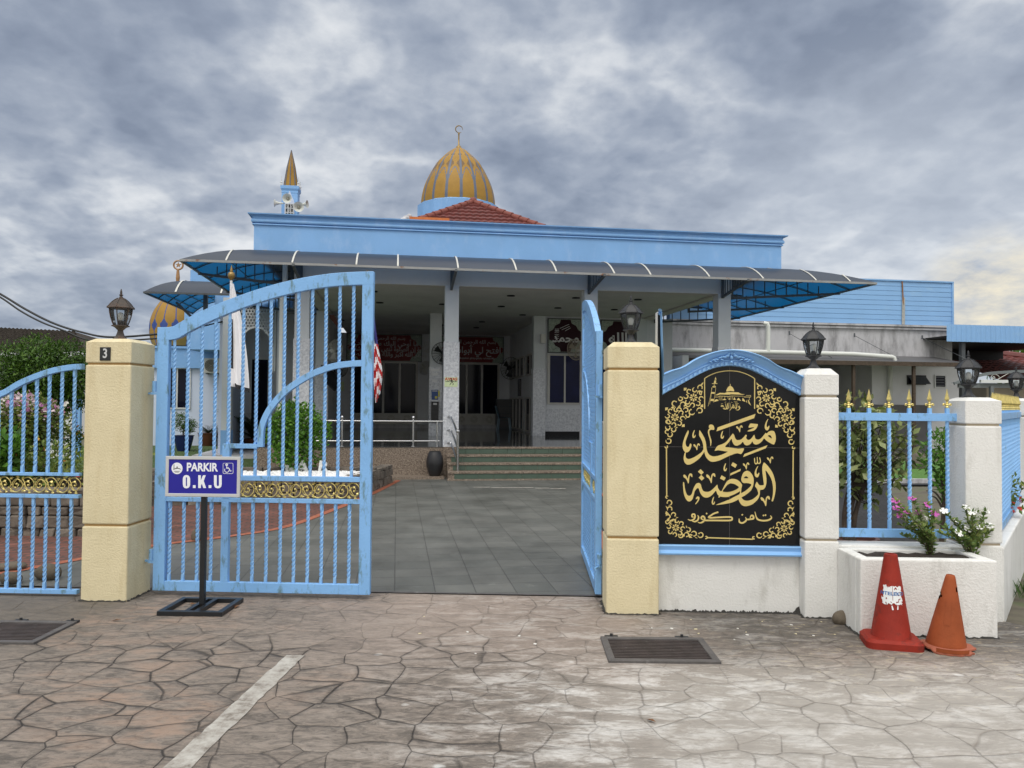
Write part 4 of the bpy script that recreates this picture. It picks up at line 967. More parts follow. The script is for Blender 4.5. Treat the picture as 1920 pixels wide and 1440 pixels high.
def zat(line, x):
    for i in range(len(line) - 1):
        if line[i][0] <= x <= line[i + 1][0]:
            t = (x - line[i][0]) / (line[i + 1][0] - line[i][0] + 1e-9); return line[i][1] + t * (line[i + 1][1] - line[i][1])
    return line[-1][1] if x > line[-1][0] else line[0][1]


def scrolls(bb, x0, x1, z0, z1, y, period=0.205, seed=1):
    """running vine of cast scrolls filling the band"""
    h = (z1 - z0); zc = (z0 + z1) / 2; n = max(1, round((x1 - x0) / (period / 2))); st = (x1 - x0) / n; rr = random.Random(seed)
    for i in range(n):
        cx = x0 + st * (i + .5); s = 1 if i % 2 else -1; R = min(h * .47, st * .62)
        pts = []
        for k in range(30):
            t = k / 29; an = radians(-150 + 560 * t) * s; r_ = R * (1 - t) ** 0.8 + R * .10
            pts.append((cx + r_ * cos(an) * .92, y + .004 * sin(k), zc + s * 0 + r_ * sin(an)))
        bb.tube(pts, [.0050 - .0020 * k / 29 for k in range(30)], 5)
        bb.ball(pts[-1], .010, 5)
        pts = [(cx - st * .50, y, zc - s * R * .95), (cx - st * .30, y - .005, zc - s * R * .35), (cx - st * .12, y - .006, zc + s * R * .35), (cx + st * .2, y, zc + s * R * .98)]
        bb.tube(spline(pts, 4), .0038, 5)
        for (dx, dz, an, sc) in ((-.50, .70, .6, 1.0), (-.48, -.62, -.9, .9), (.02, .92, .3, .8), (.10, -.60, 2.2, .7), (.30, .25, 1.2, .6), (-.2, -.1, 2.8, .6), (.42, -.86, .1, .7)):
            x, z = cx + dx * st, zc + s * dz * R; a = an * s + rr.uniform(-.3, .3); L_ = .028 * sc
            q = []
            for (u, v, w) in ((0, 0, 0), (.35, .38, -.006), (.55, .16, -.008), (1.0, .25, -.004), (.72, 0, -.012), (1.0, -.25, -.004), (.55, -.16, -.008), (.35, -.38, -.006)):
                u_, v_ = u * L_ * 1.3, v * L_ * 1.3
                q.append((x + u_ * cos(a) - v_ * sin(a), y + w, z + u_ * sin(a) + v_ * cos(a)))
            bb.add(q, [(0, 1, 4), (1, 2, 4), (2, 3, 4), (0, 4, 7), (4, 6, 7), (4, 5, 6)])


FG = Frame((-2.945, 6.40), radians(-3.0))
def G(x, y): return FG.pix(x, y, 0.0)
def gate_leaf():
    t = E('gate_leaf', 'tall blue gate leaf standing closed behind the disabled parking sign', 'gate', FG, 0, 0, 0, 0, 'leaves of the blue driveway gate')
    gm = M['gate']; Wd = G(697, 900)[0]; SW = .098
    zb0, zb1 = .035, .115
    top = [G(*q) for q in ((288, 614), (306, 614), (325, 613), (338, 606), (352, 598), (374.6, 586.6), (397.5, 576), (427, 563.7), (454.8, 553.4), (489, 542), (535, 529), (581, 519.5), (626.6, 513), (672, 510.4), (699.5, 509.7))]
    top[0] = (0.0, top[0][1]); top[-1] = (Wd, top[-1][1])
    top = spline(top, 3)
    y0, y1 = -.026, .026
    b = B(); lo = band(b, top, .108, y0 - .001, y1 + .001); b.build('top_rail', gm, t, bevel=.003)
    B().box(0, SW, y0, y1, zb0, zat(lo, SW * .5) + .01).build('stile', gm, t, bevel=.004)
    B().box(Wd - SW * .95, Wd, y0, y1, zb0, zat(lo, Wd - .03) + .01).build('stile', gm, t, bevel=.004)
    B().box(SW, Wd - SW * .95, y0 + .002, y1 - .002, zb0, zb1).build('bottom_rail', gm, t, bevel=.003)
    u0_, u1_ = G(560, 902)[1], G(560, 893)[1]; l0_, l1_ = G(560, 943)[1], G(560, 935)[1]
    xa, xb = SW, Wd - SW * .95
    B().box(xa, xb, y0 + .006, y1 - .006, u0_, u1_).build('middle_rail', gm, t, bevel=.002)
    B().box(xa, xb, y0 + .006, y1 - .006, l0_, l1_).build('middle_rail', gm, t, bevel=.002)
    wx0, wx1 = G(417, 960)[0], G(430.5, 960)[0]; wz = G(450, 832)[1]; wz0 = G(450, 840.5)[1]
    st = B(); st.box(wx0, wx1, y0 + .003, y1 - .003, zb1, l0_); st.box(wx0, wx1, y0 + .003, y1 - .003, l1_, u0_); st.box(wx0, wx1, y0 + .003, y1 - .003, u1_, wz)
    st.build('wicket_stile', gm, t, bevel=.002)
    arc = [G(*q) for q in ((483.5, 838), (484, 818), (486, 800), (494.5, 777.5), (509, 754), (532.5, 729), (556, 712), (582, 697), (602.5, 688.6), (626, 681), (655, 676.8), (678, 675.5))]
    arc[-1] = (xb, arc[-1][1]); arc = spline(arc, 4)
    b = B(); alo = band(b, arc, .050, y0 + .004, y1 - .004)
    b.box(wx1, arc[0][0] + .0, y0 + .005, y1 - .005, wz0, wz); b.build('arched_rail', gm, t, bevel=.002)
    for i in range(14):
        x = G(326.6 + 25.75 * i, 700)[0]
        zt = zat(lo, x) + .006
        bb = B(); twisted(bb, x, 0, u1_, zt); bb.build('bar', M['gatebar'], t)
        xl = G(320.5 + 25.75 * i, 1020)[0]
        if i != 4:
            bb = B(); twisted(bb, x - .012, 0, zb1, l0_); bb.build('bar', M['gatebar'], t)
    s = B(); scrolls(s, xa + .005, wx0 - .003, l1_ + .004, u0_ - .004, 0, seed=3); scrolls(s, wx1 + .003, xb - .005, l1_ + .004, u0_ - .004, 0, seed=4)
    s.build('scroll_panel', M['scrollgold'], t, smooth=60)
    for z in (.33, 1.72):
        h = B(); h.lathe([(.021, z - .05), (.021, z + .04)], c=(-.024, -.004), n=10); h.bar((-.024, 0, z - .062), (-.105, .035, z - .062), .016, .016); h.box(-.045, .002, -.022, .012, z - .072, z - .052)
        h.build('hinge', gm, t, smooth=40)
    return t


gl = gate_leaf()
dup(gl, (0.722, 6.36, 0), radians(88.6), 'blue gate leaf swung open beside the name sign pillar, seen edge on')

FP = Frame((-4.0, 6.33), radians(-2.3))
def Pn(x, y): return FP.pix(x, y, 0.0)
fp = E('fence_panel', 'low blue panel with an arched top rail, left of the pillar numbered 3', 'fence', FP, -.7, 0, 0)
top = spline([Pn(*q) for q in ((-86, 812), (-60, 780), (-30, 753), (0, 735), (12.5, 729), (37.5, 714), (67.5, 701), (100, 690), (132, 684), (156, 682.3))], 4)
gm = M['gate']; y0, y1 = -.024, .024
xR = top[-1][0]; xL = top[0][0] + .0
b = B(fp); lo = band(b, top, .046, y0, y1); b.build('top_rail', gm, fp, bevel=.002)
ru = (Pn(80, 891.5)[1], Pn(80, 886)[1]); rl = (Pn(80, 933)[1], Pn(80, 926.5)[1]); rb = (Pn(80, 1112)[1], Pn(80, 1104)[1])
for z0, z1, nm in ((*ru, 'middle_rail'), (*rl, 'middle_rail'), (*rb, 'bottom_rail')): B(fp).box(xL, xR, y0 + .002, y1 - .002, z0, z1).build(nm, gm, fp, bevel=.002)
B(fp).box(xL - .06, xL, y0 - .002, y1 + .002, .02, top[0][1] + .02).build('stile', gm, fp, bevel=.003)
for i in range(9):
    x = Pn(20.4 + 23.6 * (i - 3), 800)[0]
    if x > xL + .02:
        bb = B(fp); twisted(bb, x, 0, ru[1], zat(lo, x) + .004); bb.build('bar', M['gatebar'], fp)
        bb = B(fp); twisted(bb, x - .006, 0, rb[1], rl[0]); bb.build('bar', M['gatebar'], fp)
s = B(fp); scrolls(s, xL, xR, rl[1] + .003, ru[0] - .003, 0, seed=6); s.build('scroll_panel', M['scrollgold'], fp, smooth=60)

# ------------------------------------------------------------------ spear fence, low walls, side boundary
lw = E('low_wall', 'low white wall under the spear fence', 'wall', FW, (W1 + V0) / 2, .06)
B(lw).box(W1 + .001, V0 - .001, .03, .24, -.04, .545).build('wall', M['white'], lw, bevel=.01)
sf = E('spear_fence', 'short blue fence with gold spear tips between the two white pillars', 'fence', FW, (W1 + V0) / 2, .14)
fb = .14
def K(x, y): return FW.pix(x, y, fb)
zt0, zt1 = K(1690, 789)[1], K(1690, 774.5)[1]; zb0, zb1 = K(1690, 1007.5)[1], K(1690, 992)[1]
B(sf).box(W1 + .001, K(1800.5, 780)[0], fb - .02, fb + .02, zt0, zt1).build('top_rail', M['gate'], sf, bevel=.002)
B(sf).box(W1 + .001, V0 - .001, fb - .02, fb + .02, zb0, zb1).build('bottom_rail', M['gate'], sf, bevel=.002)
def spear(parent, x, y, z, k=1.0, o=None):
    f = B(o if o is not None else parent)
    f.lathe([(.013 * k, z), (.017 * k, z + .006), (.012 * k, z + .014), (.016 * k, z + .022), (.010 * k, z + .034)], c=(x, y), n=8)
    for sg in (-1, 1):
        pts = [(x + sg * r * cos(an), y, z + .026 * k + q) for r, an, q in ((.006, 0, 0), (.016, .2, .006), (.026, .2, .010), (.031, .0, .006), (.030, 0, -.002), (.024, 0, -.004), (.022, 0, .002))]
        f.tube(pts, .0058 * k, 6)
    f.lathe([(.010 * k, z + .034), (.014 * k, z + .040), (.008 * k, z + .046)], c=(x, y), n=8)
    f.lathe([(.008 * k, z + .046), (.023 * k, z + .066), (.012 * k, z + .105), (.001, z + .146)], c=(x, y), n=4, rot=0)
    return f.build('spear_finial', M['scrollgold'], parent)
for px in (1591.3, 1629.5, 1667, 1705, 1743, 1776):
    x = K(px, 800)[0]; ztop = K(px, 765)[1]
    bb = B(sf); twisted(bb, x, fb, zb1, zt0); bb.box(x - .0125, x + .0125, fb - .0125, fb + .0125, zt1, ztop); o = bb.build('bar', M['gatebar'], sf)
    spear(o, x, fb, ztop, .88, sf)

SD = Frame((3.655, 5.84), atan2(.803, .596))        # a: along the side boundary, b: to its left (into the grounds)
sv = E('side_wall', 'low white boundary wall running back from the corner pillar', 'wall', SD, 2.2, 0)
B(sv).box(-.02, 9.0, -.06, .22, -.04, .545).build('wall', M['white'], sv, bevel=.012)
sg = E('side_fence', 'blue fence with a thick row of gold spears on the side boundary wall', 'fence', SD, 2.2, .025)
B(sg).box(.10, 3.34, .005, .045, 1.49, 1.55).build('top_rail', M['gate'], sg, bevel=.002)
B(sg).box(.10, 3.34, .005, .045, .57, .63).build('bottom_rail', M['gate'], sg, bevel=.002)
for i in range(25):
    x = .20 + i * .126
    bb = B(sg); twisted(bb, x, .025, .63, 1.49); bb.box(x - .011, x + .011, .014, .036, 1.55, 1.575); o = bb.build('bar', M['gatebar'], sg)
    spear(o, x, .025, 1.57, 1.0, sg)
p3 = pillar('wall_pillar', 'white pillar at the far end of the side fence, cut by the edge of the photo', 3.36, 3.66, -.085, .20, (0.57, 1.50, 1.67, 1.70), (M['white'], M['groovew']), .05, fr=SD, group='white wall pillars')
lantern('black lantern on the far side boundary pillar at the edge of the photo', M['iron'], SD.w(3.51, .06, 1.6995), 0.365, 0)

# ------------------------------------------------------------------ planter with periwinkles
ptr = E('planter', 'white plastered planter box in front of the spear fence', 'planter', FW, 2.0, -.22)
q0, q1, r0_, r1_ = 1.53, 2.465, -.43, .03
zt = .535
b = B(ptr); b.box(q0, q1, r0_, r0_ + .085, -.04, zt); b.build('front_wall', M['white'], ptr, bevel=.012)
b = B(ptr); b.box(q0, q0 + .085, r0_ + .086, -.002, -.04, zt - .002); b.build('side_wall', M['white'], ptr, bevel=.010)
b = B(ptr); b.box(q1 - .085, q1, r0_ + .086, -.002, -.04, zt - .002); b.build('side_wall', M['white'], ptr, bevel=.010)
b = B(ptr); b.box(q0 + .086, q1 - .086, -.05, .028, -.04, zt - .004); b.build('back_wall', M['white'], ptr, bevel=.008)
rr = random.Random(9)
sp = B(ptr); hz = [[.498 + .022 * rr.random() for _ in range(14)] for _ in range(8)]
sp.sheet(lambda i, j: (q0 + .087 + (q1 - q0 - .174) * i / 13, r0_ + .087 + (-.052 - r0_ - .087) * j / 7, hz[j][i]), range(14), range(8))
sp.build('soil', M['soil'], ptr, smooth=180)
fillet(ptr, q0, q1, r0_, -.002, 8)


def leafquad(bb, P, d, n, L_, w, fold=0.25):
    d = d.normalized(); s = d.cross(n)
    if s.length < 1e-4: s = Vector((1, 0, 0))
    s.normalize(); up = s.cross(d)
    a, m_, t_ = P, P + d * L_ * .5 + up * (-fold * w * .2), P + d * L_
    bb.add([a, m_ + s * w / 2 + up * fold * w, t_, m_ - s * w / 2 + up * fold * w], [(0, 1, 2), (0, 2, 3)])


def rvec(r):
    while True:
        v = Vector((r.uniform(-1, 1), r.uniform(-1, 1), r.uniform(-1, 1)))
        if .05 < v.length < 1: return v.normalized()


def periwinkle(label, basepx, tips, petal, seed, spread=.10, extra=6):
    rr = random.Random(seed); bb_ = -.24
    a, b_ = FW.gnd(basepx[0], basepx[1], .465); b_ = max(-.34, min(-.08, b_))
    t = E('periwinkle_plant', label, 'plant', FW, a, b_, .455, 0, 'periwinkles in the planter')
    st = B(); lf = B(); fl = B(); cen = B()
    base = Vector((0, 0, 0))
    for i, (x, y, isf) in enumerate(tips):
        bo = b_ + rr.uniform(-spread, spread); A_, Z_ = FW.pix(x, y, bo)
        tip = Vector((A_ - a, bo - b_, Z_ - .455))
        mid = tip * .45 + Vector((tip.x * -.12 + rr.uniform(-.02, .02), rr.uniform(-.02, .02), .04))
        pts = spline([tuple(base), tuple(mid), tuple(tip)], 7)
        st.tube(pts, [.0042 - .0026 * k / (len(pts) - 1) for k in range(len(pts))], 5)
        n = len(pts)
        for k in range(3, n):
            for s_ in range(6 if k > n * .35 else 2):
                P = Vector(pts[k]) + rvec(rr) * .004; d = rvec(rr); d.z = abs(d.z) * .6 + .15
                leafquad(lf, P, d, rvec(rr) * .6 + Vector((0, -.3, 1)), rr.uniform(.032, .052), rr.uniform(.015, .023))
        if isf:
            nrm = Vector((rr.uniform(-.4, .4), rr.uniform(-.9, -.3), .8)).normalized(); s = nrm.cross(Vector((1, 0, 0))).normalized(); u = s.cross(nrm)
            c = tip + nrm * .008; R = rr.uniform(.025, .031); a0 = rr.random() * 6
            for j in range(5):
                an = a0 + j * 2 * pi / 5; e = s * cos(an) + u * sin(an); f = s * -sin(an) + u * cos(an)
                fl.add([c, c + e * R * .55 + f * R * .36, c + e * R * 1.0 + f * R * .40, c + e * R * 1.08 - f * R * .05, c + e * R * .95 - f * R * .40, c + e * R * .5 - f * R * .30], [(0, 1, 2, 3, 4, 5)])
            cen.ball(c + nrm * .001, .003, 4)
    st.build('stem', M['twig'], t); lf.build('foliage', M['leafsmall'], t); fl.build('flowers', M[petal], t)
    return t


periwinkle('pink flowered periwinkle in the white planter', (1712, 1036), [(1678, 940, 1), (1710, 936, 1), (1681, 954, 1), (1687, 951, 1), (1700, 962, 1), (1722, 962, 1), (1738, 948, 1), (1752, 964, 1), (1686, 968, 1), (1735, 985, 0), (1690, 985, 0), (1742, 1000, 0), (1702, 990, 0), (1725, 1005, 0), (1693, 1005, 0)], 'petalpink', 21)
periwinkle('white flowered periwinkle in the white planter, nearer the corner pillar', (1786, 1038), [(1741, 972, 1), (1770, 959, 1), (1791, 977, 1), (1811, 953, 1), (1823, 962, 1), (1832, 958, 1), (1848, 959, 1), (1815, 993, 1), (1797, 1000, 1), (1838, 990, 1), (1853, 986, 1), (1856, 996, 0), (1775, 990, 0), (1762, 1000, 0), (1835, 1002, 0), (1805, 1010, 0)], 'petalwhite', 22)


# ------------------------------------------------------------------ rocks
def rock(label, x, y, px, hz, seed, mat='rock', group=None, cat='rock', name='rock'):
    P = pg(x, y); rr = random.Random(seed); d = P[1]; R = px / FPX * d; hz = hz / FPX * d
    t = B(); n, m = 14, 9; off = [Vector((rr.uniform(-1, 1), rr.uniform(-1, 1), rr.uniform(-1, 1))).normalized() for _ in range(9)]; am = [rr.uniform(-.16, .2) for _ in off]
    def f(i, j):
        th = 2 * pi * i / n; ph = pi * j / (m - 1); v = Vector((cos(th) * sin(ph), sin(th) * sin(ph), cos(ph)))
        k = 1 + sum(a_ * max(0, v.dot(o)) ** 2 for o, a_ in zip(off, am))
        return (v.x * R * k, v.y * R * .7 * k, hz * .42 + v.z * hz * .55 * k)
    t.sheet(f, range(n + 1), range(m), True)
    o = t.build(name, M[mat], None, smooth=70); o.location = (P[0], P[1] + R * .5, 0); o.rotation_euler = (0, 0, rr.uniform(-.4, .4))
    return tag(o, label, cat, group)


rock('small brown rock at the left foot of the white planter', 1581, 1171, 17, 26, 31)
rock('round brown river rock behind the left fence panel, nearest the pillar', 78, 1090, 27, 31, 32)
rock('grey brown river rock behind the left fence panel, at the photo edge', 14, 1096, 22, 28, 33)
rock('flat grey rock behind the other two on the brick paving at the photo edge', 8, 1072, 27, 17, 34)
rock('upright brown rock on the brick paving behind the disabled parking sign post', 367, 1015, 10, 25, 35)
rock('small dark rock just inside the gate beside the cream pillar with the name sign', 1134, 1046, 6, 12, 36)


# ------------------------------------------------------------------ drain gratings
def grating(label, c4, hinge_px, seed):
    P = [pg(*q) for q in c4]                        # near-left, near-right, far-right, far-left
    ax = (Vector(P[1][:2]) - Vector(P[0][:2])); w = ax.length; yaw = atan2(ax.y, ax.x)
    dep = ((Vector(P[3][:2]) - Vector(P[0][:2])).length + (Vector(P[2][:2]) - Vector(P[1][:2])).length) / 2 * .97
    t = E('drain_grate', label, 'drain grate', F0, P[0][0], P[0][1], 0, yaw, 'steel drain gratings')
    f = B(); e = .045; z0, z1 = -.028, .016
    f.box(0, w, 0, e, z0, z1); f.box(0, w, dep - e, dep, z0, z1); f.box(0, e, e, dep - e, z0, z1 - .001); f.box(w - e, w, e, dep - e, z0, z1 - .001)
    f.build('frame', M['rustframe'], t, bevel=.003)
    s = B(); n = 13
    for i in range(n):
        y = e + (dep - 2 * e) * (i + .5) / n; s.box(e, w - e, y - .0075, y + .0075, -.02, .010)
    s.build('bars', M['rust'], t)
    B().box(e, w - e, e, dep - e, -.029, .0025).build('drain_bed', M['dark'], t)
    for hx in hinge_px:
        h = B(); h.box(hx * w - .045, hx * w + .045, dep, dep + .03, 0, .016); h.lathe([(.010, 0), (.010, .03)], c=(hx * w, dep + .012), n=8)
        h.build('hinge', M['iron'], t)
    return t


grating('steel drain grating in front of the name sign', [(1141, 1243), (1353, 1245.5), (1314, 1199), (1130, 1195)], (.11, .80), 1)
grating('steel drain grating cut by the left edge of the photo', [(-95, 1207), (63, 1209), (147, 1167), (-20, 1166)], (.25, .92), 2)

# ------------------------------------------------------------------ disabled parking sign
FS = Frame((-2.375, 5.965), radians(-1.5))
ps = E('parking_sign', 'blue PARKIR O.K.U disabled parking sign on a black stand', 'sign', FS, 0, 0)
b = B(); zb = .034; hw, y0, y1 = .245, -.215, .215; tk = .042
for q in ((-hw, hw, y0, y0 + tk), (-hw, hw, y1 - tk, y1), (-hw, -hw + tk, y0 + tk, y1 - tk), (hw - tk, hw, y0 + tk, y1 - tk), (-.055, -.02, y0 + tk, y1 - tk), (.02, .055, y0 + tk, y1 - tk)): b.box(*q, 0.0, zb)
b.build('base_frame', M['blackmetal'], ps, bevel=.002)
def Q(x, y, t=0.0): return FS.pix(x, y, t)
pb = -.03
x0, z0 = Q(310, 930.5, pb); x1, z1 = Q(451, 856.5, pb)
pxm = Q(382, 1000, 0)[0]
B().box(pxm - .019, pxm + .019, -.019, .019, .036, z1 - .03).build('post', M['blackmetal'], ps, bevel=.002)
fr = .024
b = B(); b.box(x0, x1, pb - .006, pb + .010, z0, z0 + fr); b.box(x0, x1, pb - .006, pb + .010, z1 - fr, z1); b.box(x0, x0 + fr, pb - .006, pb + .010, z0 + fr, z1 - fr); b.box(x1 - fr, x1, pb - .006, pb + .010, z0 + fr, z1 - fr)
sfm = b.build('sign_frame', M['alum'], ps, bevel=.002)
B().box(x0 + fr, x1 - fr, pb, pb + .006, z0 + fr, z1 - fr).build('sign_panel', M['signblue'], ps)
rv = B(); rv.lathe([(.004, 0), (.003, .002)], n=8)
SGN = (300, 840, 12.0)
def SP(x, y): return Q(300 + x / 12, 840 + y / 12, pb)
ly = pb - .0012
A_ = SP(945, 440); text_mesh('PARKIR', .088, 'lettering', M['signwhite'], ps, (A_[0], ly, A_[1]), extr=.0008, offset=.0028, sx=.83)
gx = B()
def glyph(p, sm=False):
    q = [SP(*c) for c in p]; q = spline(q, 4, True) if sm else q; gx.prism(q, ly - .0004, ly + .0008)
# O . K . U, condensed block letters
glyph([(515, 690), (525, 650), (550, 618), (595, 605), (640, 618), (668, 650), (680, 690), (680, 820), (668, 868), (640, 897), (595, 908), (550, 897), (525, 868), (515, 820)])
glyph([(742, 835), (803, 835), (803, 900), (742, 900)])
glyph([(862, 612), (920, 612), (920, 725), (970, 612), (1032, 612), (985, 740), (1040, 900), (975, 900), (945, 800), (922, 850), (922, 900), (862, 900)])
glyph([(1096, 835), (1157, 835), (1157, 900), (1096, 900)])
glyph([(1216, 612), (1278, 612), (1278, 830), (1286, 852), (1303, 858), (1320, 852), (1328, 830), (1328, 612), (1390, 612), (1390, 820), (1378, 868), (1350, 897), (1303, 908), (1256, 897), (1228, 868), (1216, 820)])
gx.build('lettering', M['signwhite'], ps)
gx = B(); ly -= .0008
glyph([(585, 672), (590, 660), (604, 660), (609, 672), (609, 842), (604, 854), (590, 854), (585, 842)]); gx.build('letter_counter', M['signblue'], ps); ly += .0008
gx = B()
for rr0, rr1 in ():
    pass
glyph([(385 + 124 * cos(2 * pi * i / 36), 458 + 130 * sin(2 * pi * i / 36)) for i in range(36)]); gx.build('emblem', M['signwhite'], ps)
gx = B(); ly -= .0012
for p in ([(312, 372), (318, 365), (324, 372), (326, 470), (308, 470)], [(300, 490), (308, 470), (330, 468), (350, 450), (400, 445), (440, 455), (470, 475), (468, 486), (440, 470), (390, 462), (345, 470), (320, 482)], [(372, 442), (376, 425), (388, 410), (400, 425), (402, 442)],
          [(310, 517), (455, 517), (445, 526), (320, 526)], [(335, 540), (430, 540), (420, 548), (345, 548)]): glyph(p)
gx.build('emblem_drawing', M['rustframe'], ps); ly += .0012
gx = B()
def ring(pts, w, closed=True):
    q = [SP(*c) for c in pts]; q = q + [q[0], q[1]] if closed else q
    stroke(gx, q, w / 12 / FPX * 5.94, ly, 0, 1, False)
ring([(1440, 340), (1625, 340), (1640, 350), (1645, 365), (1645, 555), (1635, 572), (1620, 576), (1440, 576), (1425, 570), (1420, 555), (1420, 362), (1427, 346)], 9)
ring([(1503 + 20 * cos(i * pi / 6), 376 + 19 * sin(i * pi / 6)) for i in range(12)], 22)
ring([(1500, 395), (1500, 460), (1560, 462), (1582, 520), (1612, 512)], 17, False); ring([(1500, 435), (1550, 437)], 13, False)
ring([(1505 + 50 * cos(radians(a)), 496 + 50 * sin(radians(a))) for a in range(-10, 230, 12)], 15, False)
gx.build('wheelchair_symbol', M['signwhite'], ps)

# ------------------------------------------------------------------ traffic cones
c1 = E('traffic_cone', 'tall red traffic cone with a torn white sticker, in front of the planter', 'traffic cone', F0, 2.562, 5.215, 0, radians(-13))
b = B(); n = 40
def rsq(hw, hd, r, n=6):
    out = []
    for cx, cy, a0 in ((hw - r, hd - r, 0), (-hw + r, hd - r, 90), (-hw + r, -hd + r, 180), (hw - r, -hd + r, 270)):
        for i in range(n + 1): an = radians(a0 + 90 * i / n); out.append((cx + r * cos(an), cy + r * sin(an)))
    return out
o1, o2 = rsq(.178, .150, .055), rsq(.160, .132, .050)
vs = [(x, y, 0) for x, y in o1] + [(x, y, .042) for x, y in o1] + [(x, y, .060) for x, y in o2]; k = len(o1)
fs = [(i, (i + 1) % k, k + (i + 1) % k, k + i) for i in range(k)] + [(k + i, k + (i + 1) % k, 2 * k + (i + 1) % k, 2 * k + i) for i in range(k)] + [tuple(range(2 * k, 3 * k)), tuple(range(k - 1, -1, -1))]
b.add(vs, fs); b.build('base', M['conered'], c1, smooth=35)
b = B(); b.lathe([(.128, .058), (.124, .066), (.0435, .588), (.040, .604), (.034, .607), (.022, .606), (.022, .56)], n=36, bot=False); body = b.build('body', M['conered'], c1, smooth=40)
rr = random.Random(12)
def on_cone(u, z, off, s=(.124, .066, .0435, .588)):   # u = angle, cone surface point
    r = s[0] + (s[2] - s[0]) * (z - s[1]) / (s[3] - s[1]) + off; return (r * sin(u), -r * cos(u), z)
from mathutils import noise as mnoise
b = B()
NX, NZ = 52, 40; ua, ub, za, zb_ = -1.02, .80, .280, .412
for j in range(NZ):
    for i in range(NX):
        u, v = (i + .5) / NX * 2 - 1, (j + .5) / NZ * 2 - 1
        q = mnoise.fractal(Vector((u * 2.6, v * 2.0, 3.7)), 0.8, 2.1, 4); k = mnoise.noise(Vector((u * 5 + 9, v * 4, 1)))
        rim = max(abs(u), abs(v) * .96)
        if rim > .84 + .16 * q + .10 * k: continue
        if k + q * .5 > (.42 if u > .15 else .62): continue
        if abs(u - .02 - .03 * q) < .016 and v > -.5: continue
        us = [ua + (ub - ua) * t / NX for t in (i, i + 1)]; zs = [za + (zb_ - za) * t / NZ for t in (j, j + 1)]
        b.add([on_cone(us[0], zs[0], .0012), on_cone(us[1], zs[0], .0012), on_cone(us[1], zs[1], .0012), on_cone(us[0], zs[1], .0012)], [(0, 1, 2, 3)])
b.add([on_cone(-.15, .252, .0012), on_cone(.25, .256, .0012), on_cone(.28, .278, .0012), on_cone(-.2, .28, .0012)], [(0, 1, 2, 3)])
stk = b.build('sticker', M['sticker'], c1)
me = text_mesh('NTELEKO', .030, 'sticker_print', M['inkblue'], c1, (0, 0, 0), extr=0, offset=.0008, sx=1.25)
for v in me.data.vertices:
    x, z = v.co.x, v.co.z; r = .085; v.co = Vector(on_cone(x / r - .13,   .355 + z, .0026))
c2 = E('traffic_cone', 'broken faded orange traffic cone with a torn flange, right of the red cone', 'traffic cone', F0, 2.885, 5.135, 0, radians(0))
b = B(); NU, NV = 48, 30; prof = [(.121, .022)] + [(.121 + (.030 - .121) * i / (NV - 1), .030 + .445 * i / (NV - 1)) for i in range(NV)] + [(.024, .487), (.016, .489), (.014, .46)]
tilt = Matrix.Rotation(radians(4.0), 4, 'Y')
vs = [tilt @ Vector((r * cos(2 * pi * i / NU), r * sin(2 * pi * i / NU), z)) for r, z in prof for i in range(NU)]
fs = []
for j in range(len(prof) - 1):
    for i in range(NU):
        z = prof[j][1]; an = 360 * (i + .5) / NU
        wid = 26 - abs(z - .345) * 1300
        if abs(z - .335) < .026 and abs(an - 160) < 34 - abs(z - .335) * 1000: continue
        if .372 < z < .402 and abs(an - 305) < 9: continue
        fs.append((j * NU + i, j * NU + (i + 1) % NU, (j + 1) * NU + (i + 1) % NU, (j + 1) * NU + i))
b.add(vs, fs); b.build('body', M['coneorange'], c2, smooth=60)
b = B(); rr = random.Random(4); vs = []; nn = 60
rad = [.170 + .006 * sin(i * 1.7) - (.026 if 24 < i < 30 or 52 < i < 56 else 0) for i in range(nn)]
lift = [.006 + (.020 if 26 < i < 36 else 0) + (.012 if i < 4 or i > 55 else 0) for i in range(nn)]
for i in range(nn):
    an = 2 * pi * i / nn; c_, s_ = cos(an), sin(an)
    vs += [(.118 * c_, .118 * s_, .034), (.138 * c_, .138 * s_, .016), (rad[i] * c_, rad[i] * s_, lift[i] + .006), (rad[i] * c_, rad[i] * s_, lift[i] - .004)]
b.add(vs, [(4 * i + q, 4 * ((i + 1) % nn) + q, 4 * ((i + 1) % nn) + q + 1, 4 * i + q + 1) for i in range(nn) for q in range(3)]); b.build('flange', M['rubberpink'], c2, smooth=60)
b = B(); ua_ = []                                   # curled-up torn strip of the flange
for i in range(15):
    an = radians(222 + 70 * i / 14); ua_.append((.150 * cos(an), .150 * sin(an), an))
vs = []
for x, y, an in ua_: vs += [(x, y, .012), (x * 1.12, y * 1.12, .014), (x * 1.14, y * 1.14, .040)]
b.add(vs, [(3 * i + q, 3 * i + 3 + q, 3 * i + 4 + q, 3 * i + 1 + q) for i in range(14) for q in range(2)]); b.build('torn_strip', M['coneorange'], c2, smooth=60)
b = B()                                             # riveted patch on the body
for u0, u1, z0, z1 in ((-.75, -.28, .24, .34), (-.75, -.32, .17, .24)):
    b.sheet(lambda u, z: tilt @ Vector(on_cone(u, z, .0022, (.121, .03, .030, .475))), [u0 + (u1 - u0) * i / 6 for i in range(7)], [z0, (z0 + z1) / 2, z1])
b.build('patch', M['coneorange'], c2)

